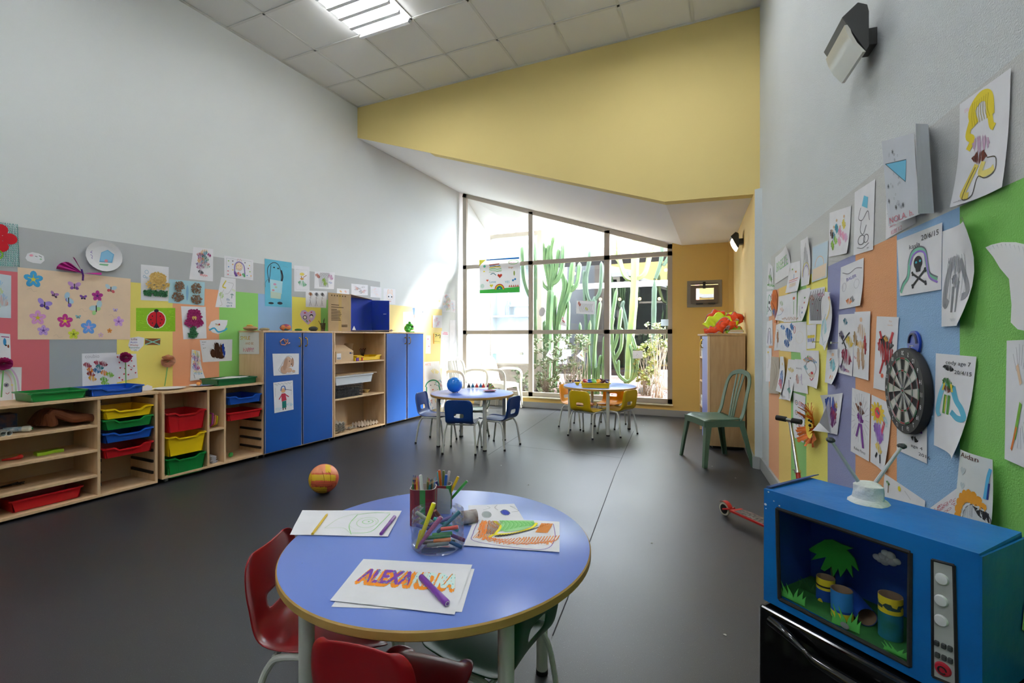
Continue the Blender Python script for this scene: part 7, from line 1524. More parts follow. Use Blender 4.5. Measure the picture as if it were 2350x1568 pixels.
# painted carton cups
CM = multi('cup_maroon', [(116, 20, 34), (126, 24, 36), (104, 18, 30)], 30); CG = mat('cup_green', (52, 134, 62), rough=.6, var=.15, vscale=30); CI = mat('cup_inside', (196, 188, 180), rough=.8)
def cupbox(c, w, d, h, rz, lab, stripes):
 t = empty('pencil_cup', tuple(c), rz, lab, 'pencil cup'); m = MB()
 n = 44; ring = []
 for k in range(n): a_ = 2 * pi * k / n; q_ = 1 / (abs(cos(a_)) ** 4 + abs(sin(a_)) ** 4) ** .25; ring.append((q_ * cos(a_) * w / 2, q_ * sin(a_) * d / 2))
 for k in range(n):
  x0, y0 = ring[k]; x1, y1 = ring[(k + 1) % n]; mt = CG if k in stripes else CM
  m.add([(x0, y0, 0), (x1, y1, 0), (x1, y1, h), (x0, y0, h)], [(0, 1, 2, 3)], mt); m.add([(x0 * .95, y0 * .95, .004), (x1 * .95, y1 * .95, .004), (x1 * .95, y1 * .95, h), (x0 * .95, y0 * .95, h)], [(3, 2, 1, 0)], CI); m.add([(x0, y0, h), (x1, y1, h), (x1 * .95, y1 * .95, h), (x0 * .95, y0 * .95, h)], [(0, 1, 2, 3)], mat('cup_rim', (222, 214, 206), rough=.8))
 m.add([(x, y, .004) for x, y in ring], [tuple(range(n))], CI); m.build('cup', parent=t); return t
k1_ = N(975, 1222); k1_.z = ZTn; cw = .083; ch_ = .118
c1_ = N(972, 1200); cupbox(c1_ , cw, .07, ch_, YAW, 'maroon and green painted carton cup full of colour pencils', (23, 24, 25, 32, 33, 34, 41))
c2_ = N(1017, 1165); cupbox(c2_, .062, .05, .085, YAW, 'smaller maroon and green carton cup with felt pens behind the tub', (36, 37, 38, 39, 40))
rr = random.Random(5)
pcs = [((62, 40, 70), 'dark purple'), ((200, 80, 130), 'rose'), ((150, 30, 40), 'crimson'), ((226, 150, 50), 'orange'), ((40, 100, 60), 'forest green'), ((120, 90, 70), 'brown'), ((230, 130, 170), 'pink'), ((40, 60, 120), 'navy'), ((100, 170, 60), 'leaf green'), ((30, 110, 120), 'teal'), ((180, 140, 90), 'ochre'), ((70, 60, 150), 'violet'), ((200, 60, 50), 'scarlet'), ((110, 120, 60), 'olive'), ((90, 150, 200), 'sky blue'), ((60, 60, 64), 'black')]
for k, (cc, nm) in enumerate(pcs):
 side = -1 if k < 8 else 1
 b_ = Vector((side * rr.uniform(.005, .03), rr.uniform(-.02, .02), .006)); e_ = Vector((side * rr.uniform(.015, .036), rr.uniform(-.024, .024), rr.uniform(.135, .155)))
 M_ = Matrix.Translation(c1_) @ Matrix.Rotation(YAW, 4, 'Z'); pencil(M_ @ e_, M_ @ b_, .0034, cc, 'colour_pencil', nm + ' colour pencil in the bigger carton cup', 'pencil', grp='colour pencils in the carton cup', hexa=True)
M_ = Matrix.Translation(c1_) @ Matrix.Rotation(YAW, 4, 'Z'); pencil(M_ @ Vector((.008, -.02, .01)), M_ @ Vector((-.004, -.03, .165)), .0055, (226, 228, 220), 'felt_pen', 'white felt pen standing tallest among the colour pencils')
M_ = Matrix.Translation(c2_) @ Matrix.Rotation(YAW, 4, 'Z')
for k, (cc, nm, e) in enumerate((((204, 96, 24), 'orange', (-.014, .0, .155)), ((36, 90, 176), 'blue', (.012, -.005, .14)), ((236, 192, 20), 'yellow', (.055, -.01, .135)), ((60, 160, 64), 'green', (.085, .005, .115)), ((30, 40, 110), 'navy', (-.022, -.015, .12)), ((110, 120, 70), 'khaki', (.0, .012, .15)), ((60, 170, 170), 'turquoise', (-.02, .014, .145)), ((210, 196, 196), 'pale pink', (.02, .014, .148)))):
 e = Vector(e); e.z -= .022; d_ = Vector((e.x * .1, e.y * .4, .008)); pencil(M_ @ d_, M_ @ e, .005, cc, 'felt_pen', nm + ' felt pen in the smaller carton cup', grp='felt pens in the smaller carton cup')
# cardboard tube lying behind the tub
p = N(1040, 1192, .021); q = N(1093, 1184, .021); m = MB(); d_ = (q - p).normalized(); m.lathe([(.021, 0), (.021, (q - p).length), (.0195, (q - p).length), (.0195, 0)], mat('tube_painted', (200, 196, 192), rough=.75, col2=(110, 84, 76), vscale=18), p, n=24, ax=d_, cap=False); one(m, 'cardboard_tube', 'short painted cardboard tube lying behind the clear tub', 'tube', smooth=True)
m = MB(); p = N(1017, 1180, .002); m.prism([p + Vector((CY, SY, 0)) * x + UPV * z for x, z in ((-.022, 0), (.024, 0), (.026, .06), (.018, .085), (-.02, .088))], Vector((-SY, CY, 0)) * .0015, mat('card_pale_grey', (192, 196, 192), rough=.7)); one(m, 'card_piece', 'pale grey card standing between the tub and the cups', 'card')
# ------------------------------------------------------------------ right side: fridge, cardboard television, scooter, lamps, vests
E1 = Vector((.783, -.622, 0)); E2 = Vector((.622, .783, 0)); TA = Vector((.104, 1.328, 0)); ZF = .50; ZTV = .78
def fr(x, y, z): return TA + E1 * x + E2 * y + UPV * z
FM = Matrix(((E1.x, E2.x, 0, TA.x), (E1.y, E2.y, 0, TA.y), (0, 0, 1, 0), (0, 0, 0, 1)))
FBK = mat('fridge_black', (10, 10, 11), rough=.09, spec=.6); FGR = mat('fridge_gasket', (60, 60, 62), rough=.5)
fwid = .47
t = empty('mini_fridge', tuple(fr(fwid / 2, .12, 0)), 0, 'glossy black mini fridge under the cardboard television', 'fridge')
m = at(t, FM); m.box((-.004, .03, .012), (fwid, .245, ZF), FBK); m.build('body', parent=t, bevel=.004)
m = at(t, FM); m.box((-.004, -.016, .03), (fwid, .027, ZF - .006), FBK); dd = m.build('door', parent=t, bevel=.008, bseg=3)
m = at(t, FM); m.box((.0, .026, .035), (fwid - .004, .031, ZF - .01), FGR); m.build('gasket', parent=t)
m = at(t, FM); hp = [(.03, -.018, ZF - .03), (.08, -.03, ZF - .033), (.12, -.034, ZF - .045), (.15, -.036, ZF - .052), (.24, -.036, ZF - .054), (.27, -.036, ZF - .047), (.32, -.034, ZF - .036), (.40, -.028, ZF - .03), (.46, -.018, ZF - .03)]
m.tube(smoothpath(hp, 5), [.006 + .007 * abs(cos(k / 40 * pi * 2.0)) for k in range(41)], mat('handle_gloss', (14, 14, 15), rough=.05, spec=.9), n=12); m.build('handle', parent=dd, smooth=True)
for x in (.03, fwid - .04):
 for y in (.03, .2): m = at(t, FM); m.lathe([(.012, 0), (.012, .013)], BLK, (x, y, 0), n=10); m.build('foot', parent=t)
TVB_ = mat('tv_blue', (4, 110, 186), rough=.42, bump=.25, bscale=18, col2=(8, 96, 168), vscale=5, spec=.45); TVD = mat('tv_blue_inside', (24, 74, 156), rough=.8, col2=(18, 60, 136), vscale=6); TVE = mat('tv_edge_black', (34, 32, 32), rough=.8, var=.4, vscale=60)
TW, TD_, hb_ = .40, .196, ZTV - ZF
t = empty('cardboard_television', tuple(fr(TW / 2, TD_ / 2, ZF)), 0, 'blue painted cardboard television with a palm scene inside', 'cardboard television')
z0, z1_ = ZF + .002, ZTV
# screen opening on the front face, in (x,z)
def fx(u, v):       # pixel -> front face coordinates
 d = ray(u, v); n = E2; tt_ = (TA - CAM).dot(n) / d.dot(n); p = CAM + d * tt_; return ((p - TA).dot(E1), p.z)
def Z5(x, y): return 1740 + x / 2.761, 1000 + y / 2.761
scr = [fx(*Z5(120, 462)), fx(*Z5(965, 742)), fx(*Z5(960, 1460)), fx(*Z5(135, 1035))]
m = at(t, FM); g = .006; outer = [(0, z1_), (TW, z1_), (TW, z0), (0, z0)]
def fpoly(pts, y0, y1, mt):
 m.prism([(p[0], y0, p[1]) for p in pts], (0, y1 - y0, 0), mt)
for i in range(4): j = (i + 1) % 4; fpoly([outer[i], outer[j], scr[j], scr[i]], 0, g, TVB_)
m.box((0, g, z1_ - g), (TW, TD_, z1_), TVB_); m.box((0, g, z0), (TW, TD_, z0 + g), TVB_); m.box((0, g, z0 + g), (g, TD_, z1_ - g), TVB_); m.box((TW - g, g, z0 + g), (TW, TD_, z1_ - g), TVB_)
m.box((g, TD_ - g, z0 + g), (TW - g, TD_, z1_ - g), TVB_)
m.build('case', parent=t, bevel=.002)
m = at(t, FM); m.box((g, TD_ - g - .002, z0 + g), (TW * .77, TD_ - g, z1_ - g), TVD); m.box((g, g, z0 + g), (g + .001, TD_ - g, z1_ - g), TVD); m.box((TW * .77, g, z0 + g), (TW * .77 + .002, TD_ - g, z1_ - g), TVD); m.box((g, g, z1_ - g - .001), (TW * .77, TD_ - g, z1_ - g), TVD); m.build('painted_sky', parent=t)
m = at(t, FM); GRD = mat('scene_green', (30, 92, 44), rough=.8, col2=(44, 116, 50), vscale=20); gz = z0 + .018; m.box((g + .001, g, gz - .008), (TW * .77, TD_ - g - .002, gz), GRD); m.build('painted_lawn', parent=t)
m = at(t, FM)
for i in range(4):
 j = (i + 1) % 4; m.tube([(scr[i][0], .0, scr[i][1]), ((scr[i][0] + scr[j][0]) / 2, -.001, (scr[i][1] + scr[j][1]) / 2 + .001), (scr[j][0], .0, scr[j][1])], .0045, TVE, n=6)
m.build('screen_edge', parent=t)
m = at(t, FM); m.prism([(TW, 0, z1_ - .004), (TW + .003, TD_ * 1.5, z1_ - .012), (TW + .003, TD_ * 1.5, z0 - .0 + .002), (TW, 0, z0)], (.004, 0, 0), TVB_); m.build('side_flap', parent=t)
m = at(t, FM); m.prism([(.0, .01, z1_ + .002), (-.002, TD_ + .02, z1_ + .002), (.012, TD_ + .02, z1_ + .007), (.012, .01, z1_ + .003)], (0, 0, .002), mat('tv_navy', (10, 60, 120), rough=.5)); m.build('top_flap', parent=t)
# control panel
pn = [fx(*Z5(1105, 785)), fx(*Z5(1243, 822)), fx(*Z5(1262, 1590)), fx(*Z5(1108, 1525))]
m = at(t, FM); fpoly(pn, -.0015, 0, mat('panel_silver', (176, 180, 178), rough=.5, var=.12, vscale=20)); pnl = m.build('control_panel', parent=t)
m = at(t, FM)
for i in range(4): j = (i + 1) % 4; m.tube([(pn[i][0], -.001, pn[i][1]), (pn[j][0], -.001, pn[j][1])], .0028, mat('edge_black', (24, 24, 26), rough=.7), n=5)
m.build('panel_outline', parent=pnl)
def disc(u, v, r, mt, nm, h=.006, par=pnl, sx=1, back=None):
 x, z = fx(*Z5(u, v)); m = at(t, FM)
 if back: m.lathe([(r * 1.22, 0), (r * 1.22, .001)], back, (x + .002, 0, z - .0), n=20, ax=(0, -1, 0))
 m.lathe([(r * .98, .001), (r, .002), (r * .85, h), (.001, h + .001)], mt, (x, 0, z), n=20, ax=(0, -1, 0)); return m.build(nm, parent=par, smooth=True)
KW = mat('knob_white', (220, 222, 224), rough=.5); EB = mat('edge_black', (24, 24, 26))
for (u, v) in ((1168, 908), (1163, 1044), (1163, 1170)): disc(u, v, .0105, KW, 'dial', back=EB)
for (u, v) in ((1136, 1313), (1180, 1332), (1220, 1348), (1140, 1388), (1182, 1406), (1222, 1424)):
 x, z = fx(*Z5(u, v)); m = at(t, FM); m.box((x - .0035, -.006, z - .0045), (x + .0035, 0, z + .0045), mat('key_dark', (54, 58, 60), rough=.7)); m.build('key', parent=pnl, bevel=.0015)
disc(1174, 1478, .0125, mat('knob_red', (170, 24, 44), rough=.5), 'red_knob', back=EB)
x, z = fx(*Z5(1176, 1480)); m = at(t, FM); m.tube([(x + .006 * cos(a_ * .5), -.0075, z + .006 * sin(a_ * .5)) for a_ in range(12)], .0012, EB, n=5); m.build('red_knob_mark', parent=pnl)
# chips of paint
m = at(t, FM)
for (u, v, r) in ((47, 436, .003), (66, 357, .0018), (135, 445, .0018), (100, 415, .0015), (50, 462, .0012)): x, z = fx(*Z5(u, v)); m.ball((x, -.0005, z), r, PWH, n=6, m=4, sc=(1.2, .5, 1))
m.build('white_chip', parent=t)
# antenna blob
PAP = mat('papier_mache', (226, 228, 224), rough=.75, bump=.6, bscale=60);
def ztop(u, v): return G(u, v, ZTV)
ab = ztop(*Z5(698, 420)); m = at(t);
prof = [(.040, 0), (.037, .005), (.031, .010), (.029, .026), (.027, .039), (.018, .045), (.001, .046)]
m.lathe(prof, PAP, ab, n=26);
m.v = [(x + .004 * noise.noise(Vector((x * 70, y * 70, z * 70))), y + .004 * noise.noise(Vector((z * 70, x * 70, y * 70 + 5))), z) for x, y, z in m.v]
ant = m.build('antenna_base', parent=t, smooth=True)
dA = -SY * ab.x + CY * ab.y
for (b_, e_) in (((632, 290), (465, 38)), ((728, 318), (905, 75))):
 p = AT(*Z5(*b_), dA); q = AT(*Z5(*e_), dA + .02); m = at(t); m.tube([p, q], [.0042, .0036], mat('rod_grey', (176, 182, 186), rough=.6), n=8); m.build('antenna_rod', parent=ant, smooth=True)
 m = at(t); m.ball(q + (q - p).normalized() * .004, .0085, mat('tip_dark', (72, 78, 78), rough=.8), n=9, m=6, sc=(1.15, 1, .8), fn=lambda w_: 1 + .2 * noise.noise(w_ * 3)); m.build('antenna_tip', parent=ant)
# scene inside: palm, cloud, grass, rolls
def inner(u, v, y):       # pixel on the plane y inside the box
 d = ray(*Z5(u, v)); p0_ = TA + E2 * y; tt_ = (p0_ - CAM).dot(E2) / d.dot(E2); p = CAM + d * tt_; return ((p - TA).dot(E1), y, p.z)
PALM = mat('palm_green', (26, 130, 34), rough=.6)
m = at(t, FM)
pl = [(320, 720), (380, 680), (345, 705), (420, 660), (470, 660), (530, 690), (600, 715), (560, 725), (610, 780), (636, 860), (590, 820), (598, 900), (560, 840), (520, 898), (505, 840), (475, 895), (465, 830), (420, 860), (395, 845), (430, 770), (380, 780), (335, 790), (370, 750), (330, 735)]
m.prism([inner(u, v, .12) for u, v in pl], (0, .003, 0), PALM); m.prism([inner(u, v, .124) for u, v in ((452, 800), (470, 800), (485, 900), (495, 1010), (470, 1010), (462, 900))], (0, .003, 0), mat('palm_trunk', (50, 70, 40), rough=.8)); m.build('paper_palm', parent=t)
m = at(t, FM)
for (u, v, r) in ((752, 770, .011), (790, 765, .012), (806, 745, .011), (838, 760, .013), (770, 788, .009), (800, 800, .012), (845, 800, .014), (876, 798, .011), (824, 782, .012)): x, y, z = inner(u, v, TD_ - .012); m.ball((x, y, z), r * .75, PWH, n=12, m=8, sc=(1.1, .5, .9))
m.build('cotton_cloud', parent=t, smooth=True)
GRS = mat('paper_grass', (80, 176, 76), rough=.6); GRS2 = mat('paper_grass_dark', (34, 92, 40), rough=.7)
def tuft(us, vb, y, h, mt, nm='paper_grass', n=9):
 m = at(t, FM)
 for k in range(n):
  u = us[0] + (us[1] - us[0]) * k / (n - 1); v = vb[0] + (vb[1] - vb[0]) * k / (n - 1); x, y_, z = inner(u, v, y); z = max(z, gz + .001); w_ = .005; hh_ = h * (1 if k % 2 else .7); ln = .006 * (1 if k > n / 2 else -1)
  m.prism([(x - w_, y, z), (x + w_, y, z), (x + ln * .5 + w_ * .6, y, z + hh_ * .6), (x + ln * 1.4, y, z + hh_), (x + ln * .2 - w_ * .4, y, z + hh_ * .5)], (0, .001, 0), mt)
 return m.build(nm, parent=t)
tuft((150, 280), (1015, 1075), .012, .035, GRS); tuft((480, 625), (1190, 1250), .014, .042, GRS); tuft((810, 940), (1360, 1420), .014, .018, GRS); tuft((275, 380), (1010, 1030), .10, .03, GRS2)
m = at(t, FM); x, y, z = inner(548, 1205, .010); m.ball((x, y, z), .007, mat('pebble_card', (120, 126, 126), rough=.7), n=10, m=6, sc=(1.3, .2, 1)); m.build('card_pebble', parent=t)
def roll(u, vt, vb, y, r, bands, nm, lean=0):
 x, y_, zb = inner(u, vb, y); x1, y1_, zt_ = inner(u, vt, y); zb = max(zb, gz + .001); m = at(t, FM); h = zt_ - zb
 a0_ = 0
 for (f0, f1, mt) in bands: m.lathe([(r, f0 * h), (r, f1 * h)], mt, (x, y, zb), n=24, ax=(lean, 0, 1), cap=False)
 m.lathe([(r, h), (r * .92, h), (r * .92, h * .3)], mat('roll_brown', (140, 116, 92), rough=.9), (x, y, zb), n=24, ax=(lean, 0, 1), cap=False)
 return m.build(nm, parent=t, smooth=True)
YP_ = mat('paint_yellow_toy', (222, 202, 40), rough=.6); BP_ = mat('paint_blue_toy', (22, 70, 160), rough=.6); BK_ = mat('paint_black_toy', (30, 30, 30), rough=.7); TL_ = mat('paint_teal', (30, 110, 140), rough=.6, col2=(20, 100, 90), vscale=30); LB_ = mat('paint_light_blue', (40, 120, 190), rough=.6)
roll(425, 895, 1125, .105, .0195, [(0, .5, BP_), (.5, .62, YP_), (.62, .7, BK_), (.7, 1, YP_)], 'paper_roll', .02)
m = at(t, FM); x, y, z = inner(393, 1060, .083); m.ball((x, y, z), .008, YP_, n=12, m=8, sc=(.8, .2, 1.4)); m.build('yellow_oval', parent=t)
roll(532, 975, 1200, .06, .0215, [(0, .25, YP_), (.25, .33, BP_), (.33, 1, LB_)], 'paper_roll', -.02)
roll(838, 1010, 1295, .075, .0215, [(0, .62, TL_), (.62, .72, YP_), (.72, .86, multi('band_mix', [(30, 60, 60), (210, 190, 40), (20, 90, 110)], 90)), (.86, 1, YP_)], 'paper_roll')
m = at(t, FM); x, y, z = inner(690, 1155, .07); m.lathe([(.02, -.0), (.02, .09), (.0185, .09), (.0185, 0)], BP_, (x, y, gz + .021), n=24, ax=(-.75, .65, 0), cap=False); m.lathe([(.0184, .0), (.0184, .088)], mat('roll_brown', (140, 116, 92)), (x, y, gz + .021), n=24, ax=(-.75, .65, 0), cap=False); m.build('fallen_roll', parent=t, smooth=True)
# bumpy light green paper in the side hole
m = at(t, FM); m.prism([(TW + .0075, .17, z0 + .10), (TW + .0075, .21, z0 + .075), (TW + .0075, .26, z0 + .10), (TW + .0075, .27, z0 + .15), (TW + .0075, .2, z0 + .165), (TW + .0075, .18, z0 + .14)], (.001, 0, 0), mat('green_torn', (150, 206, 120), rough=.7)); m.build('torn_patch', parent=t)
# scooter
SR = mat('scooter_red', (178, 34, 30), rough=.28, spec=.6); CHR = mat('scooter_chrome', (196, 196, 190), rough=.18, metal=.95); WH = mat('wheel_pu', (186, 180, 160), rough=.4)
rwc = G(1664, 1183); fwc = Vector((.452, 2.905, 0)); sd_ = (fwc - rwc).normalized(); sn = Vector((-sd_.y, sd_.x, 0))
t = empty('kick_scooter', tuple((rwc + fwc) / 2), 0, 'red folding kick scooter leaning by the right wall behind the television', 'scooter')
def wheel(c):
 m = at(t); m.lathe([(.030, -.011), (.040, -.010), (.0425, 0), (.040, .010), (.030, .011)], WH, c + UPV * .0425, n=28, ax=sn, cap=False); w_ = m.build('wheel', parent=t, smooth=True)
 m = at(t); m.lathe([(.010, -.012), (.031, -.009), (.031, .009), (.010, .012)], BLK, c + UPV * .0425, n=20, ax=sn); m.lathe([(.004, -.016), (.004, .016)], CHR, c + UPV * .0425, n=10, ax=sn); m.build('hub', parent=w_, smooth=True)
wheel(rwc); wheel(fwc)
m = at(t); bz = .0425
arcp = [rwc + UPV * bz + sd_ * (.050 * cos(a_)) + UPV * (.050 * sin(a_)) for a_ in [2.2 - .28 * k for k in range(8)]]
m.tube(arcp, 1, SR, sec=[(-.016, -.001), (.016, -.001), (.016, .001), (-.016, .001)], up=(0, 0, 1)); m.build('rear_mudguard', parent=t)
m = at(t); d0_ = rwc + sd_ * .015; d1_ = fwc - sd_ * .10
def dk(f, s, z): return d0_.lerp(d1_, f) + sn * s + UPV * z
m.prism([dk(.14, -.046, .058), dk(.9, -.046, .058), dk(1, -.02, .06), dk(1, .02, .06), dk(.9, .046, .058), dk(.14, .046, .058)], (0, 0, .013), SR); m.build('deck', parent=t, bevel=.003)
m = at(t); m.prism([dk(.2, -.038, .0712), dk(.86, -.038, .0712), dk(.86, .038, .0712), dk(.2, .038, .0712)], (0, 0, .0012), mat('grip_tape', (120, 110, 104), rough=.9, col2=(60, 56, 54), vscale=60)); m.build('grip_tape', parent=t)
for s_ in (-.018, .018): m = at(t); m.tube([rwc + sn * s_ + UPV * bz, rwc + sd_ * .06 + sn * s_ + UPV * .064], .006, SR, n=8); m.build('rear_fork', parent=t)
pb = Vector((.438, 2.965, .10)); pt = AT(1813, 966, 2.80); pm = AT(1827, 1056, 2.70)
pm = pb.lerp(pt, .52)
m = at(t); m.tube([dk(1, 0, .066), pb - UPV * .02], .014, SR, n=10); m.tube([fwc + UPV * bz + sn * .017, pb], .007, SR, n=8); m.tube([fwc + UPV * bz - sn * .017, pb], .007, SR, n=8); m.build('front_fork', parent=t)
m = at(t); m.tube([pb, pm], .0125, SR, n=14); m.build('lower_post', parent=t, smooth=True)
m = at(t); m.tube([pm, pt], .0105, CHR, n=14); m.build('steering_post', parent=t, smooth=True)
m = at(t); m.tube([pm - (pt - pb).normalized() * .008, pm + (pt - pb).normalized() * .008], .0175, CHR, n=14); m.tube([pm, pm - sd_ * .03 + UPV * .004], .004, CHR, n=8); m.build('clamp', parent=t, smooth=True)
h0 = AT(1782, 958.5, 2.86); h1 = AT(1839, 969, 2.74)
m = at(t); m.tube([h0.lerp(h1, .3), h0.lerp(h1, .7)], .010, CHR, n=12); m.tube([pt - UPV * .008, pt + UPV * .012], .0145, CHR, n=12); m.build('handlebar', parent=t, smooth=True)
for (a0_, a1_) in ((0, .40), (.64, 1)): m = at(t); m.tube([h0.lerp(h1, a0_), h0.lerp(h1, a1_)], .0155, mat('grip_foam', (22, 20, 20), rough=.7), n=14); m.build('grip', parent=t, smooth=True)
# suction hook hanging
p = RW(1834, 975, .006); m = MB(); m.tube([p, p - UPV * .055], .0012, BLK, n=5); m.lathe([(.012, 0), (.010, .006), (.003, .010)], BLK, p - UPV * .062, n=14); one(m, 'hanging_sucker', 'small black sucker hanging on a wire under the scooter grip', 'hook')
# nails in the wall
for i, (u, v) in enumerate(((1880, 785), (1925, 787))): p = RW(u, v, .001); m = MB(); m.tube([p, p + RNORM * .03 - UPV * .0], .0025, CHR, n=8); m.lathe([(.006, 0), (.006, .002)], CHR, p + RNORM * .03, n=10, ax=RNORM); one(m, 'wall_hook', ('steel pin sticking out beside the yellow dabs sheet', 'steel pin sticking out of the tangle sheet')[i], 'pin')
# wall lamps
LH = mat('lamp_grey', (58, 58, 57), rough=.45); LD = mat('lamp_diffuser', (214, 212, 200), rough=.25, spec=.5)
def wall_lamp(c, nrm, along, label, sc=1.0, lit=False):
 nrm = nrm.normalized(); al = along.normalized(); M = Matrix(((al.x, nrm.x, 0, 0), (al.y, nrm.y, 0, 0), (al.z, nrm.z, 1, 0), (0, 0, 0, 1)))
 t = empty('wall_lamp', tuple(c), 0, label, 'wall lamp'); W = .115 * sc
 m = MB(); m.M = M; m.box((-.045 * sc, .0, -.03 * sc), (.045 * sc, .06 * sc, .035 * sc), LH); m.build('bracket', parent=t, bevel=.002)
 prof = [(.055, .085), (.085, .10), (.135, .055), (.06, -.085), (.05, -.07), (.05, .06)]     # (out, z)
 m = MB(); m.M = M
 pts = [(y * sc, z * sc) for y, z in prof]
 m.prism([(-W, y, z) for y, z in pts], (2 * W, 0, 0), LH); m.build('housing', parent=t, bevel=.002)
 m = MB(); m.M = M; g_ = [(.121, .024), (.112, -.01), (.093, -.05), (.064, -.088)]
 vs = []
 for (y, z) in g_: vs += [(-W * .99, (y + .006) * sc, z * sc), (W * .99, (y + .006) * sc, z * sc), (W * .99, y * sc * .93, z * sc), (-W * .99, y * sc * .93, z * sc)]
 fs = [(0, 1, 2, 3), (12, 13, 14, 15)]
 for i in range(3):
  for k in range(4): fs.append((4 * i + k, 4 * i + (k + 1) % 4, 4 * i + 4 + (k + 1) % 4, 4 * i + 4 + k))
 m.add(vs, fs, mat('lamp_diffuser_lit', (255, 226, 190), emis=3.5) if lit else LD); m.build('diffuser', parent=t, smooth=True)
 return t
RAL = Vector((-RS, 1, 0))
wall_lamp(RW(2003, 98, .0), RNORM, RAL, 'large angular grey wall lamp high on the right wall', sc=1.0)
pl_ = YP(1702, 566, 6.0); cn = Vector((alx(5.9) , 5.9, pl_.z))
wall_lamp(Vector((alx(5.75) - .001, 5.75, G(1697, 563, 0).z + CAM.z + (Y0 - 563) / F * 5.35)), Vector((-1, -.04, 0)), Vector((-.04, 1, 0)), 'small angular wall lamp in the ochre alcove above the vests', sc=.95, lit=True)
# safety vests heap
VO = mat('vest_orange', (232, 76, 24), rough=.6); VY = mat('vest_lime', (214, 238, 30), rough=.6); VS = mat('vest_piping', (196, 176, 180), rough=.5); VG = mat('vest_green', (130, 176, 36), rough=.7)
def cloth(pts, wid, mt, lab, edge=True, name='safety_vest', amp=.022, sd=0):
 """ruffled strip of cloth along a path, with a piped edge"""
 P = smoothpath(pts, 7); N_ = len(P); m = MB(); vs = []; K_ = 7; e1 = []; e2 = []
 for i, p in enumerate(P):
  t_ = (P[min(i + 1, N_ - 1)] - P[max(i - 1, 0)]).normalized(); s_ = t_.cross(Vector((.2, -.7, .7))).normalized(); u_ = s_.cross(t_)
  for k in range(K_):
   f = k / (K_ - 1) * 2 - 1; w_ = wid * f
   z = amp * sin(i * .9 + k * .5 + sd) * abs(f) + amp * noise.noise(Vector((i * .3, k * .4, sd)))
   q = p + s_ * w_ + u_ * (z - .03 * f * f); q.z = max(q.z, ztr + .003); vs.append(tuple(q))
   if k == 0: e1.append(q.copy())
   if k == K_ - 1: e2.append(q.copy())
 m.add(vs, [(i * K_ + k, i * K_ + k + 1, (i + 1) * K_ + k + 1, (i + 1) * K_ + k) for i in range(N_ - 1) for k in range(K_ - 1)], mt)
 o = m.build(name, smooth=True, angle=180, solid=.002); tag(o, lab, 'safety vest', 'safety vests heaped on the cupboard')
 if edge:
  m = MB(); m.tube(e1, .0055, VS, n=6); m.tube(e2, .0055, VS, n=6); m.build('piping', parent=o, smooth=True)
 return o
def VP(x, y, h): return Vector((x + .03, y + .02, ztr + h))
cloth([VP(-.17, 5.34, .03), VP(-.10, 5.33, .05), VP(-.02, 5.35, .08), VP(.04, 5.36, .15), VP(.12, 5.38, .10), VP(.19, 5.42, .05)], .05, VO, 'orange vest draped along the front of the heap', sd=1)
cloth([VP(-.14, 5.42, .07), VP(-.08, 5.42, .15), VP(.0, 5.44, .19), VP(.08, 5.46, .14), VP(.16, 5.48, .10)], .07, VY, 'lime mesh vest across the middle of the heap', edge=False, sd=2)
cloth([VP(-.12, 5.52, .10), VP(-.09, 5.52, .20), VP(-.03, 5.54, .24), VP(.04, 5.56, .20)], .05, VO, 'orange vest poking out at the upper left of the heap', sd=3)
cloth([VP(.06, 5.5, .14), VP(.12, 5.52, .19), VP(.17, 5.54, .20), VP(.21, 5.56, .13)], .06, VO, 'orange vest at the top right of the heap by the wall', sd=4)
cloth([VP(-.10, 5.6, .06), VP(-.02, 5.6, .17), VP(.08, 5.6, .21), VP(.15, 5.62, .15)], .07, VY, 'lime vest at the back of the heap', edge=False, sd=5)
cloth([VP(.04, 5.36, .04), VP(.10, 5.35, .05), VP(.17, 5.37, .05), VP(.2, 5.4, .03)], .045, VG, 'green vest bunched low behind the plastic packet', edge=False, sd=6)
cloth([VP(-.03, 5.31, .04), VP(.02, 5.32, .10), VP(.07, 5.33, .12), VP(.12, 5.34, .07)], .04, VO, 'orange vest with a big ruffle at the front of the heap', sd=8, amp=.03)
m = MB(); PK = mat('packet_clear', (226, 206, 180), rough=.15, spec=.8)
for k in range(3): z = ztr + .004 + .012 * k; m.prism([(.09 + .01 * k, 5.31, z), (.235, 5.33, z), (.22, 5.43, z), (.10, 5.41, z)], (0, 0, .011), PK if k else PAPER())
one(m, 'plastic_packet', 'crinkled plastic packet in front of the vests on the cupboard', 'packet', bevel=.003)
# ------------------------------------------------------------------ papers and mobiles on the glass
yg = Y_ - .012
def WG(u, v, y=yg): return YP(u, v, y)
WNR = Vector((0, -1, 0))
def G_(name, lab, px, art=None, **k):
 k.setdefault('cat', 'drawing'); k.setdefault('group', 'papers on the window'); PENT[0] = True; c_ = k.pop('col', 'f0f0f4'); kk = 'thin_paper_' + c_; k['col'] = MATS[kk] if kk in MATS else translucent(mat(kk, c_, rough=.7)); o = sheet(name, lab, [WG(*p) for p in px], WNR, art, **k); PENT[0] = False; return o
a = A(1.18, 4).poly([(.0, .0), (.18, .0), (.05, .12), (.0, .2)], 'f0ee60').poly([(.18, .0), (.98, .0), (.98, .05), (.6, .04), (.18, .03)], '2a7ac8').poly([(.0, .9), (.4, .88), (.98, .84), (.98, 1), (.0, 1)], '4cc858').line([(.25, .17), (.5, .155)], 'b04a48', .03).curve([(.26, .21), (.36, .2), (.44, .22), (.52, .2)], '3a6ac0', .02).curve([(.25, .25), (.4, .235), (.53, .245)], 'f0d848', .03)
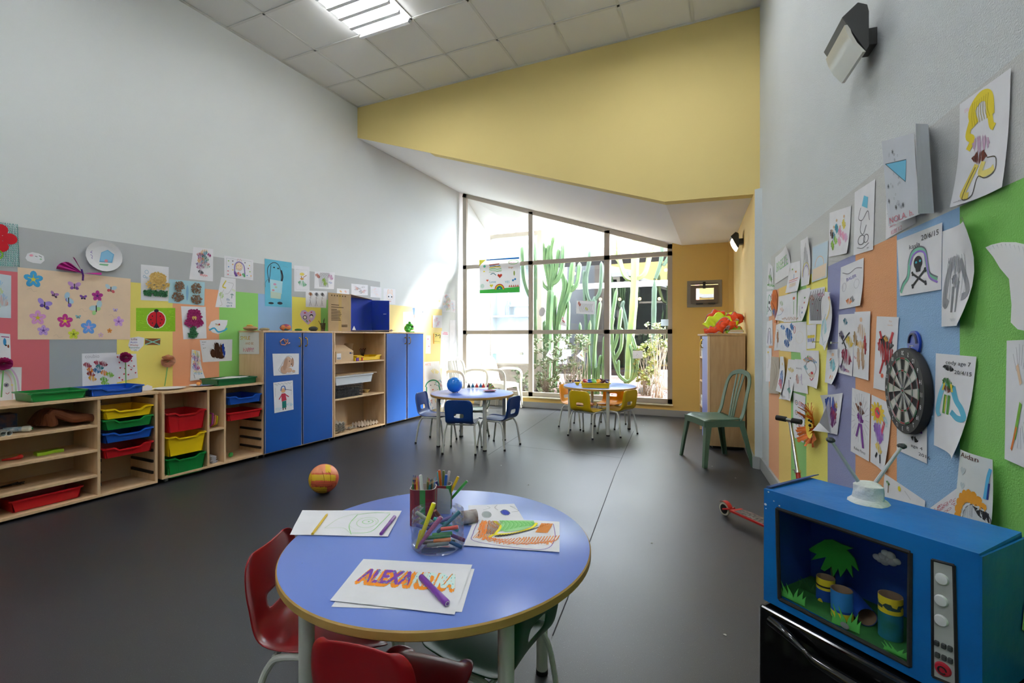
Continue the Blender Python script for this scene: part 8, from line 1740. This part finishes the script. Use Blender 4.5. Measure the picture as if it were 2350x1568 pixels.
a.curve([(.25, .3), (.35, .28), (.45, .31), (.55, .29)], '7ad070', .02).curve([(.25, .35), (.35, .33), (.45, .36), (.56, .34)], '7ad070', .015).line([(.24, .39), (.55, .37)], '8a9a6a', .01).heart(.51, .5, .07, 'd8503c').heart(.2, .62, .035, 'e8603c').heart(.3, .78, .05, 'e8e040').text('Love', .25, .70, .1, '2a9ab8').text('YES', .63, .72, .09, '5ab8c8').ring(.5, .9, .13, .15, 'd0503c', .03, a0=pi, a1=2 * pi).ring(.5, .9, .105, .12, 'f0e040', .03, a0=pi, a1=2 * pi).ring(.5, .9, .08, .09, '3a9a50', .03, a0=pi, a1=2 * pi).ring(.5, .9, .05, .06, '2a6ab8', .03, a0=pi, a1=2 * pi).ring(.07, .78, .05, .06, 'a8dcc8', .012).ring(.07, .78, .025, .03, '6ac0a8', .012).ell(.13, .2, .035, .04, '5ac8a8').ell(.12, .35, .025, .02, 'f0e040').curve([(.28, .45), (.35, .42), (.42, .48)], '3a7a8a', .02).ell(.88, .62, .03, .03, '3a8ac8').ell(.83, .65, .03, .03, '3a8ac8')
for k in range(5): a.poly([(.72 + .05 * k, .84), (.745 + .05 * k, .77), (.77 + .05 * k, .84)], 'c86a40')
a.ring(.84, .13, .14, .06, '6ac868', .012).text('28.6.201', .72, .16, .06, 'c86a8a').text('liirga', .72, .3, .07, 'c87a6a').ell(.86, .45, .02, .07, '9ab050')
G_('rainbow_poster', 'big painted poster with a rainbow, hearts and grass taped to the glass', [(1100, 597), (1193.5, 590), (1194, 671), (1101, 674)], a, cat='poster', col='f2f2f6')
a = A(1.4, 6).scrib(.15, .25, .08, .15, 'd8603c', n=8, w=.03).scrib(.55, .6, .08, .12, 'd8e050', n=8, w=.03)
for k in range(12): x = .2 + .06 * k; a.curve([(x, .2), (x - .05, .5), (x + .02, .85)], '4a4a54', .014)
G_('drawing', 'ink and lime hair sheet taped on the middle pane', [(1324, 690), (1366, 692), (1365, 722), (1322, 720)], a)
m = MB(); c = WG(1244, 716, yg - .004); m.lathe([(.001, 0), (.06, 0), (.06, .001), (.001, .001)], MATS['thin_paper_f0f0f4'], (0, 0, 0), n=26, ax=(0, -1, 0)); m.v = [(c.x + x * .9 + z * .12, c.y + y, c.z + z * 1.25) for x, y, z in m.v]; one(m, 'paper_oval', 'white paper oval stuck on the glass before the cactus trunk', 'paper cut-out')
for i, (pts, lab) in enumerate((([(1291, 724), (1285, 745), (1301, 751)], 'folded paper triangle with red stripes hanging at the glass'), ([(1262, 802), (1253, 816), (1270, 826)], 'white paper triangle hanging among the leaves'), ([(1336, 803), (1323, 817), (1340, 830)], 'white paper triangle with a yellow tip near the mullion'))):
 m = MB(); p = [WG(u, v, yg - .01) for u, v in pts]; q = (p[0] + p[1] + p[2]) / 3 - Vector((0, .04, 0)); m.add([tuple(x) for x in p] + [tuple(q)], [(0, 1, 3), (1, 2, 3), (2, 0, 3)], MATS['thin_paper_f0f0f4']); o = one(m, 'paper_triangle', lab, 'paper ornament', 'paper triangles at the glass')
 m = MB();
 for k in range(2): a0_ = p[0].lerp(p[2], .2 + .4 * k) - Vector((0, .012, 0)); b0_ = p[0].lerp(q, .5 + .2 * k) - Vector((0, .004, 0)); m.tube([a0_, b0_], .006, pen(('d8304a', 'c8a0c8', 'e8b030')[i]), n=5)
 m.build('stripe', parent=o)
for i, (x0, y0_, x1, y1__, lab) in enumerate(((1128, 798, 1146, 813, 'small white note on the lower left pane'), (1290, 802, 1311, 818, 'small white note among the leaves on the middle pane'), (1452, 805, 1475, 823, 'small white note on the lower right pane'), (1517, 733, 1534, 748, 'pale blue square note at the right pane edge'), (1131, 812, 1139, 829, 'tiny aqua strip hanging under the lower left note'))):
 G_('note', lab, [(x0, y0_), (x1, y0_), (x1, y1__), (x0, y1__)], A(1.3, i).fan(5, (.2, .35, .6, .6), ['b0b0ba', '9a9aa8'], .04) if i < 3 else None, cat='note', col='ffffff' if i < 3 else ('d8e8f0' if i == 3 else 'b8e0e4'))
m = MB()
# ================================================================== COURTYARD BEHIND THE GLASS
SOIL = mat('lava_gravel', (132, 103, 93), rough=.95, bump=.9, bscale=55, col2=(84, 66, 60), vscale=38)
OW = mat('render_white', (240, 240, 238), rough=.8)
STN = mat('pale_stone', (171, 160, 148), rough=.9, bump=.4, bscale=9, col2=(148, 137, 128), vscale=5)
gz_ = .12
m = MB(); m.box((-7, YW + .13, -.3), (6, 17, gz_), SOIL); tag(m.build('ground'), kind='structure')
rr = random.Random(9)
m = MB()
for k in range(700):
 x = rr.uniform(-4, 1.2); y = rr.uniform(7.4, 9.8); r = rr.uniform(.012, .035)
 a = rr.uniform(0, 6); m.add([(x + r * cos(a + i * 1.57), y + r * sin(a + i * 1.57), gz_ - .005) for i in range(4)] + [(x, y, gz_ + r * .8)], [(0, 1, 4), (1, 2, 4), (2, 3, 4), (3, 0, 4)], mat('gravel_%d' % (k % 3), ((105, 78, 70), (137, 117, 109), (67, 53, 49))[k % 3], rough=.95))
tag(m.build('gravel'), 'reddish lava gravel covering the courtyard bed', 'gravel', kind='stuff')
# roof overhang above the left outer wall and glazed room beyond
yf = 8.35; fa = YP(1117, 540, yf); fb2 = YP(1243, 525, yf); fbz = YP(1117, 836, yf).z
m = MB(); m.prism([(-4.4, YW + .13, 3.8), (-2.6, YW + .13, 3.32), (-2.75, yf, fa.z + .02), (-4.4, yf, fa.z + .02)], (0, 0, .15), OW); tag(m.build('roof_overhang'), kind='structure')
t = empty('glazed_room', ((fa.x + fb2.x) / 2, yf, gz_), 0, 'neighbouring glazed room with a pale grey interior at the left of the courtyard', 'building')
m = at(t); m.box((fa.x - .1, yf, gz_ - .1), (fb2.x, yf + .3, fbz), STN); m.build('stone_plinth', parent=t)
m = at(t)
for (a, b) in (((fa.x, fbz), (fa.x + .09, fa.z)), ((fb2.x - .09, fbz), (fb2.x, fa.z)), ((fa.x + .09, fa.z - .08), (fb2.x - .09, fa.z)), ((fa.x + .09, fbz), (fb2.x - .09, fbz + .03))): m.box((a[0], yf, a[1]), (b[0], yf + .06, b[1]), FRAME)
m.build('window_frame', parent=t)
m = at(t); m.quad((fa.x + .09, yf + .03, fbz), (fb2.x - .09, yf + .03, fbz), (fb2.x - .09, yf + .03, fa.z - .08), (fa.x + .09, yf + .03, fa.z - .08), GL); m.build('pane', parent=t)
GIN = mat('room_pale_grey', (171, 177, 182), rough=.8)
xr2 = YP(1250, 700, 9.45).x
m = at(t); m.box((fa.x - .3, 9.45, 0), (xr2, 9.55, 3.6), GIN); m.box((fa.x - .3, yf + .3, .3), (xr2, 9.45, .36), GIN); m.box((fa.x - .35, yf + .3, .3), (fa.x - .3, 9.45, 3.6), GIN); m.box((fa.x - .1, 8.9, 2.62), (xr2, 9.45, 2.9), mat('room_soffit', (156, 163, 166), rough=.8)); m.build('back_wall', parent=t)
m = at(t); p = YP(1165, 640, 9.4); q = YP(1240, 702, 9.4); m.box((p.x, 9.4, q.z), (q.x, 9.44, p.z), OW); m.box((p.x + .05, 9.38, q.z + .05), (q.x - .05, 9.4, p.z - .05), mat('board_grey', (140, 150, 164), rough=.5)); m.build('wall_board', parent=t)
m = at(t); p = YP(1130, 722, 9.2); q = YP(1211, 727, 9.2); m.box((p.x, 9.2, q.z), (q.x, 9.45, q.z + .04), GIN); s = YP(1162, 705, 9.25); m.lathe([(.05, 0), (.05, .2), (.02, .25), (.02, .32)], mat('bottle_grey', (110, 116, 140), rough=.4), (s.x, 9.3, q.z + .04), n=14); m.build('wall_shelf', parent=t)
p = YP(1172, 832, 8.85); q = YP(1210, 799, 8.85)
m = MB(); m.box((p.x, 8.85, .36), (q.x, 9.2, q.z), mat('cabinet_pale', (232, 240, 244), rough=.5)); m.box((p.x + .2, 8.835, q.z - .14), (p.x + .27, 8.85, q.z - .09), FRAME); tag(m.build('white_cabinet'), 'pale cabinet inside the glazed room across the bed', 'cabinet')
m = MB(); m.lathe([(.085, 0), (.085, .24)], OW, ((p.x + q.x) / 2 - .04, 9.0, q.z), n=20); tag(m.build('white_canister'), 'white round canister on the pale cabinet', 'canister')
# stone pier and far building with dark glazing
m = MB(); p = YP(1240, 517, 9.6); q = YP(1262, 517, 9.6); m.box((p.x, 9.6, 0), (q.x, 9.9, p.z), STN); tag(m.build('stone_pier'), 'pale stone pier between the glazed room and the dark glass front', 'pier')
yo = 12.2; bx0 = YP(1264, 600, yo).x; bx1 = 3.2
t = empty('glass_building', ((bx0 + bx1) / 2, yo, gz_), 0, 'building with dark glazing and a white crossbar behind the cacti', 'building')
zt_ = YP(1400, 600, yo).z; zb3 = YP(1400, 862, yo).z; zm = YP(1400, 655, yo).z
m = at(t); m.box((bx0 - .3, yo - .1, gz_ - .1), (bx1, yo + .3, zb3), STN); m.build('stone_base', parent=t)
m = at(t); m.box((bx0 - .5, yo - 1.3, YP(1400, 560, yo - 1.3).z), (bx1, yo + .3, YP(1400, 528, yo - 1.3).z), OW); m.box((bx0 - .5, yo - 1.3, zt_ + .12), (bx1, yo + .3, zt_ + .18), mat('eave_grey', (190, 188, 186), rough=.8)); m.build('eave', parent=t)
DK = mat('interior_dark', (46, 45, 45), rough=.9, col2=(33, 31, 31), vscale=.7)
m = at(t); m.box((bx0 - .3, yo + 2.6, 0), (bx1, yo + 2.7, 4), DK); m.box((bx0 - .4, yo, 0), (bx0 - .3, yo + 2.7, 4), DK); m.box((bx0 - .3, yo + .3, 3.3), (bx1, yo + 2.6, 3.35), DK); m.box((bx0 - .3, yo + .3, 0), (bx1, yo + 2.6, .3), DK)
for (u0, u1, v0, v1, c) in ((1405, 1440, 712, 728, (150, 158, 160)), (1420, 1450, 728, 850, (104, 50, 40)), (1262, 1300, 700, 860, (90, 90, 94)), (1310, 1380, 770, 785, (170, 168, 160)), (1470, 1520, 700, 790, (50, 50, 54))):
 p = YP(u0, v0, yo + 2.5); q = YP(u1, v1, yo + 2.5); m.box((p.x, yo + 2.5, q.z), (q.x, yo + 2.58, p.z), mat('interior_%d' % u0, c, rough=.8))
m.build('dim_interior', parent=t)
m = at(t); m.box((bx0, yo - .03, zm - .07), (bx1, yo + .03, zm + .07), OW)
for u in (1266, 1398, 1600): x = YP(u, 700, yo).x; m.box((x - .05, yo - .03, zb3), (x + .05, yo + .03, zt_ + .1), OW if u == 1398 else mat('post_rust', (178, 110, 92), rough=.7))
m.build('glazing_bar', parent=t)
DG = glassmat('dark_glass', '6f7478', .10)
m = at(t); m.quad((bx0, yo, zb3), (bx1, yo, zb3), (bx1, yo, zt_ + .1), (bx0, yo, zt_ + .1), DG); m.build('pane', parent=t)
LMP = mat('pendant_glow', (255, 206, 140), emis=9)
for i, (u, v) in enumerate(((1318, 628), (1428, 622), (1528, 620), (1346, 687), (1378, 687), (1422, 687), (1468, 686), (1513, 686))):
 p = YP(u, v, yo + .5); m = MB(); m.ball((p.x, p.y, p.z), .045, LMP, n=10, m=8); m.tube([(p.x, p.y, p.z + .04), (p.x, p.y, 3.3)], .006, BLK, n=4); tag(m.build('pendant_lamp', smooth=True), 'small glowing pendant lamp behind the dark glass', 'lamp', 'pendant lamps behind the dark glass')
# ---- cacti
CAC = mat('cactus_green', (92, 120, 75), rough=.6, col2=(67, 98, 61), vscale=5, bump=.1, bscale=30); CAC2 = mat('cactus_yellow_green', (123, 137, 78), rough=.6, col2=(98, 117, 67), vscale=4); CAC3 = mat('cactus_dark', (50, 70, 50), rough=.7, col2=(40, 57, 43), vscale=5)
def column(path, r, mt, ribs=5, parent=None, tip=True, seg=5, name='stem'):
 P = smoothpath(path, seg); N_ = len(P); L_ = [0]
 for i in range(1, N_): L_.append(L_[-1] + (P[i] - P[i - 1]).length)
 tot = L_[-1]; rr_ = []
 for l in L_:
  d = tot - l; k = 1.0
  if d < r * 1.6: k = math.sqrt(max(.02, 1 - ((r * 1.6 - d) / (r * 1.6)) ** 2))
  rr_.append(r * k * (.85 + .15 * min(1, l / (tot * .3 + 1e-6))) * (1 + .05 * sin(l * 14)))
 n = ribs * 4; sec = []
 for k in range(n):
  a_ = 2 * pi * k / n; q = 1 - .30 * (.5 - .5 * cos(ribs * a_)) ** .8; sec.append((q * cos(a_), q * sin(a_)))
 m = MB(); s_ = []
 prev = None; vs = []
 for i, p in enumerate(P):
  t_ = (P[min(i + 1, N_ - 1)] - P[max(i - 1, 0)]).normalized()
  a0_ = prev if prev is not None else Vector((1, .3, 0)); b_ = t_.cross(a0_).normalized(); a0_ = b_.cross(t_).normalized(); prev = a0_
  for (x, y) in sec: vs.append(tuple(p + (a0_ * x + b_ * y) * rr_[i]))
 fs = [(i * n + k, i * n + (k + 1) % n, (i + 1) * n + (k + 1) % n, (i + 1) * n + k) for i in range(N_ - 1) for k in range(n)] + [tuple((N_ - 1) * n + k for k in range(n))]
 m.add(vs, fs, mt)
 if parent: m.M = Matrix.Identity(4); m.v = [(a[0] - parent.location.x, a[1] - parent.location.y, a[2] - parent.location.z) for a in m.v]
 return m.build(name, parent=parent, smooth=True, angle=75)
def O(pts, y): return [YP(u, v, y) if len(q) == 0 else YP(u, v, y + q[0]) for (u, v, *q) in pts]
def cactus(y, base, mt, label, arms, cat='cactus'):
 b_ = YP(*base, y); b_.z = gz_ - .01; t = empty('columnar_cactus', tuple(b_), 0, label, cat, 'cacti in the courtyard')
 for i, (pts, w) in enumerate(arms):
  d = -SY * b_.x + CY * y; column(O(pts, y), w / 2 * d / F, mt, parent=t, name='stem' if i == 0 else 'arm')
 return t
cactus(8.75, (1232, 890), CAC, 'cactus behind the left mullion with one arm crossing the glass left of it', [([(1232, 890), (1231, 790), (1229, 700), (1230, 640), (1222, 560), (1222, 535)], 15), ([(1229, 690), (1214, 675), (1203, 640), (1200, 600), (1199, 562)], 12), ([(1230, 690), (1240, 650), (1243, 600), (1238, 560), (1236, 540)], 13), ([(1231, 800), (1246, 770), (1250, 740), (1249, 738)], 11)])
cactus(8.45, (1258, 890), CAC, 'big pale green cactus with a tall crown of many arms in the middle pane', [([(1258, 892), (1257, 800), (1260, 720), (1264, 660)], 17), ([(1264, 668), (1256, 630), (1250, 590), (1248, 555)], 12), ([(1263, 662), (1268, 620), (1266, 580), (1273, 540)], 13), ([(1264, 665), (1262, 630), (1258, 600), (1260, 560)], 12), ([(1264, 655), (1280, 640), (1290, 610), (1293, 555)], 12), ([(1266, 658), (1276, 620), (1280, 590), (1282, 570)], 10), ([(1262, 668), (1246, 650), (1238, 610), (1236, 590)], 10)])
cactus(8.6, (1290, 890), CAC, 'leaning cactus group rising beside the big crown', [([(1272, 890), (1276, 800), (1284, 720), (1296, 660), (1290, 622)], 15), ([(1282, 745), (1296, 700), (1308, 660), (1312, 620), (1316, 598)], 14), ([(1304, 672), (1322, 655), (1328, 630), (1330, 602)], 11), ([(1276, 810), (1272, 740), (1274, 690), (1275, 676)], 10), ([(1302, 790), (1304, 730), (1305, 690)], 9), ([(1250, 880), (1250, 790), (1251, 742)], 9)])
cactus(8.3, (1350, 900), CAC, 'low cluster of ribbed columns left of the thick mullion', [([(1352, 905), (1352, 850), (1350, 790), (1354, 735)], 9), ([(1362, 905), (1362, 850), (1366, 780), (1372, 730), (1378, 690)], 9), ([(1340, 900), (1338, 830), (1332, 780), (1331, 740)], 8), ([(1372, 905), (1374, 850), (1378, 820), (1379, 815)], 9), ([(1346, 905), (1344, 870), (1348, 840), (1348, 850)], 7), ([(1328, 905), (1330, 860), (1330, 850)], 8), ([(1383, 905), (1384, 860), (1386, 800), (1388, 770)], 9), ([(1366, 905), (1368, 860), (1370, 842)], 7)])
cactus(8.9, (1442, 890), CAC2, 'tallest yellow green cactus with raised candelabra arms in the right pane', [([(1440, 880), (1444, 800), (1452, 720), (1456, 640), (1458, 560), (1462, 500)], 19), ([(1456, 645), (1436, 635), (1424, 605), (1420, 580), (1419, 530)], 12), ([(1458, 642), (1478, 630), (1488, 600), (1494, 560), (1498, 530)], 12), ([(1424, 605), (1410, 585), (1404, 560), (1402, 545)], 9), ([(1494, 585), (1510, 560), (1518, 545)], 9)])
cactus(8.35, (1412, 880), CAC, 'cactus with long columns curving up at the thick mullion', [([(1440, 878), (1420, 860), (1408, 820), (1404, 770), (1405, 730), (1416, 658)], 9), ([(1405, 810), (1416, 775), (1422, 740), (1426, 705)], 9), ([(1408, 830), (1424, 800), (1427, 770), (1425, 752)], 9), ([(1402, 790), (1404, 750), (1408, 727)], 8), ([(1432, 878), (1450, 868), (1452, 820), (1446, 790)], 9), ([(1440, 878), (1458, 860), (1462, 820), (1450, 768)], 9), ([(1420, 862), (1419, 840), (1420, 826)], 7)])
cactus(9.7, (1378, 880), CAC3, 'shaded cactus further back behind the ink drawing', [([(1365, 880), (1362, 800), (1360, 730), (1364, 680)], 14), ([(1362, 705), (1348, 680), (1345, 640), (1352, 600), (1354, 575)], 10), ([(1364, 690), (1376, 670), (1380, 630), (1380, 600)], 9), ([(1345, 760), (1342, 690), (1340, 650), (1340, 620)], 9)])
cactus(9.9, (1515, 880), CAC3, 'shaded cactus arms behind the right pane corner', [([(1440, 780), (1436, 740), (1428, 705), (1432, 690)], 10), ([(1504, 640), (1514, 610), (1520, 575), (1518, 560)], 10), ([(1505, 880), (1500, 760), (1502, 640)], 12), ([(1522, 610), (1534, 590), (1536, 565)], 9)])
# ---- leafy shrubs
def shrub(us, vs_, y, n_, cols, label, lsz=.065, seed=1, depth=.25, wide=.5):
 rr_ = random.Random(seed); b_ = YP((us[0] + us[1]) / 2, 900, y); t = empty('leafy_shrub', (b_.x, y, gz_), 0, label, 'shrub', 'shrubs in the courtyard'); W_ = MB(); Lm = MB(); BR = mat('twig_pale', (148, 136, 123), rough=.9)
 for k in range(n_):
  u = rr_.uniform(*us); v = rr_.uniform(*vs_); p = YP(u, v, y + rr_.uniform(-depth, depth)); root = Vector((b_.x + rr_.uniform(-.08, .08), y, gz_)); mid = root.lerp(p, .55) + Vector((rr_.uniform(-.06, .06), 0, rr_.uniform(-.05, .04)))
  W_.tube([q - t.location for q in (root, mid, p)], [.005, .0035, .002], BR, n=4)
  for j in range(16):
   a_ = rr_.uniform(0, 2 * pi); e_ = rr_.uniform(-.2, .9); d_ = Vector((cos(a_) * cos(e_), sin(a_) * cos(e_) * .8, sin(e_))); s_ = d_.cross(Vector((rr_.uniform(-1, 1), rr_.uniform(-1, 1), rr_.uniform(-1, 1)))).normalized() * lsz * wide * .5; o_ = p - t.location + Vector((0, 0, rr_.uniform(-.04, .02))); ll = lsz * rr_.uniform(.7, 1.3)
   Lm.add([tuple(o_), tuple(o_ + d_ * ll * .5 + s_), tuple(o_ + d_ * ll), tuple(o_ + d_ * ll * .5 - s_)], [(0, 1, 2, 3)], cols[rr_.randrange(len(cols))])
 W_.build('branches', parent=t); Lm.build('foliage', parent=t); return t
LV = [mat('leaf_%d' % i, c, rough=.6) for i, c in enumerate([(137, 148, 117), (117, 134, 95), (98, 117, 78), (151, 156, 133)])]; LY = [mat('leafy_%d' % i, c, rough=.6) for i, c in enumerate([(138, 144, 77), (118, 133, 64), (149, 149, 91)])]
shrub((1228, 1285), (775, 905), 8.0, 60, LV, 'pale leafy shrub at the left of the middle pane', seed=1)
shrub((1275, 1345), (765, 900), 8.15, 60, LV, 'pale leafy shrub with bare twigs in the middle pane', seed=2)
shrub((1180, 1212), (835, 905), 7.9, 22, LV, 'small leafy shrub at the bottom of the left pane', seed=3)
shrub((1325, 1350), (768, 800), 8.1, 10, LV, 'pale sprig of leaves next to the paper triangle', seed=4)
shrub((1455, 1512), (788, 880), 8.5, 55, LY, 'yellow green succulent bush in the right pane', lsz=.055, seed=5, wide=.8)
shrub((1483, 1535), (740, 800), 8.2, 26, LV, 'silvery leaf rosettes on grey stems at the right pane edge', lsz=.06, seed=6)
for i, (u, v, r, y) in enumerate(((1500, 885, .12, 9.2), (1480, 895, .1, 8.8), (1205, 880, .12, 8.1), (1246, 870, .12, 8.3), (1525, 868, .3, 9.8))):
 p = YP(u, v, y); m = MB(); m.ball((p.x, y, gz_ + r * .4), r, STN if i in (0, 4) else mat('boulder_dark', (90, 88, 88), rough=.95), sc=(1.3, 1, .8), n=14, m=9, fn=lambda q: 1 + .2 * noise.noise(q * 1.5 + Vector((i, 0, 0)))); tag(m.build('boulder', smooth=True), ('pale boulder at the foot of the tallest cactus', 'low dark boulder on the gravel of the right pane', 'dark boulder behind the bottom left shrub', 'dark boulder by the left mullion', 'large pale boulder behind the succulent bush')[i], 'boulder')
# ================================================================== LIGHT AND CAMERA
w = bpy.data.worlds.new('World'); SCN.world = w; w.use_nodes = True
bg = w.node_tree.nodes['Background']; bg.inputs[0].default_value = lin((236, 242, 255)); bg.inputs[1].default_value = SKY
sun = bpy.data.lights.new('sun', 'SUN'); sun.energy = SUN; sun.angle = radians(14); sun.color = (1, .96, .9)
so = bpy.data.objects.new('sun', sun); COL.objects.link(so)
so.rotation_euler = Vector((-.8, -.55, -.62)).to_track_quat('-Z', 'Y').to_euler()
cam = bpy.data.cameras.new('camera'); co = bpy.data.objects.new('camera', cam); COL.objects.link(co)
cam.sensor_fit = 'HORIZONTAL'; cam.sensor_width = 36; cam.lens = 36 * F / 2350
cam.shift_y = (Y0 - 784) / 2350; cam.shift_x = 0
cam.clip_start = .02; cam.clip_end = 200
co.location = CAM; co.rotation_euler = (pi / 2, 0, YAW)
SCN.camera = co
SCN.view_settings.view_transform = 'Standard'; SCN.view_settings.look = 'None'; SCN.view_settings.gamma = 1; SCN.view_settings.use_curve_mapping = False
SCN.view_settings.exposure = EXPO
cy = SCN.cycles
cy.use_denoising = True; cy.max_bounces = 8; cy.diffuse_bounces = 5; cy.glossy_bounces = 3; cy.transmission_bounces = 4; cy.transparent_max_bounces = 32
cy.caustics_reflective = False; cy.caustics_refractive = False; cy.sample_clamp_indirect = 6; cy.blur_glossy = 1
try: cy.denoiser = 'OPENIMAGEDENOISE'
except Exception: pass
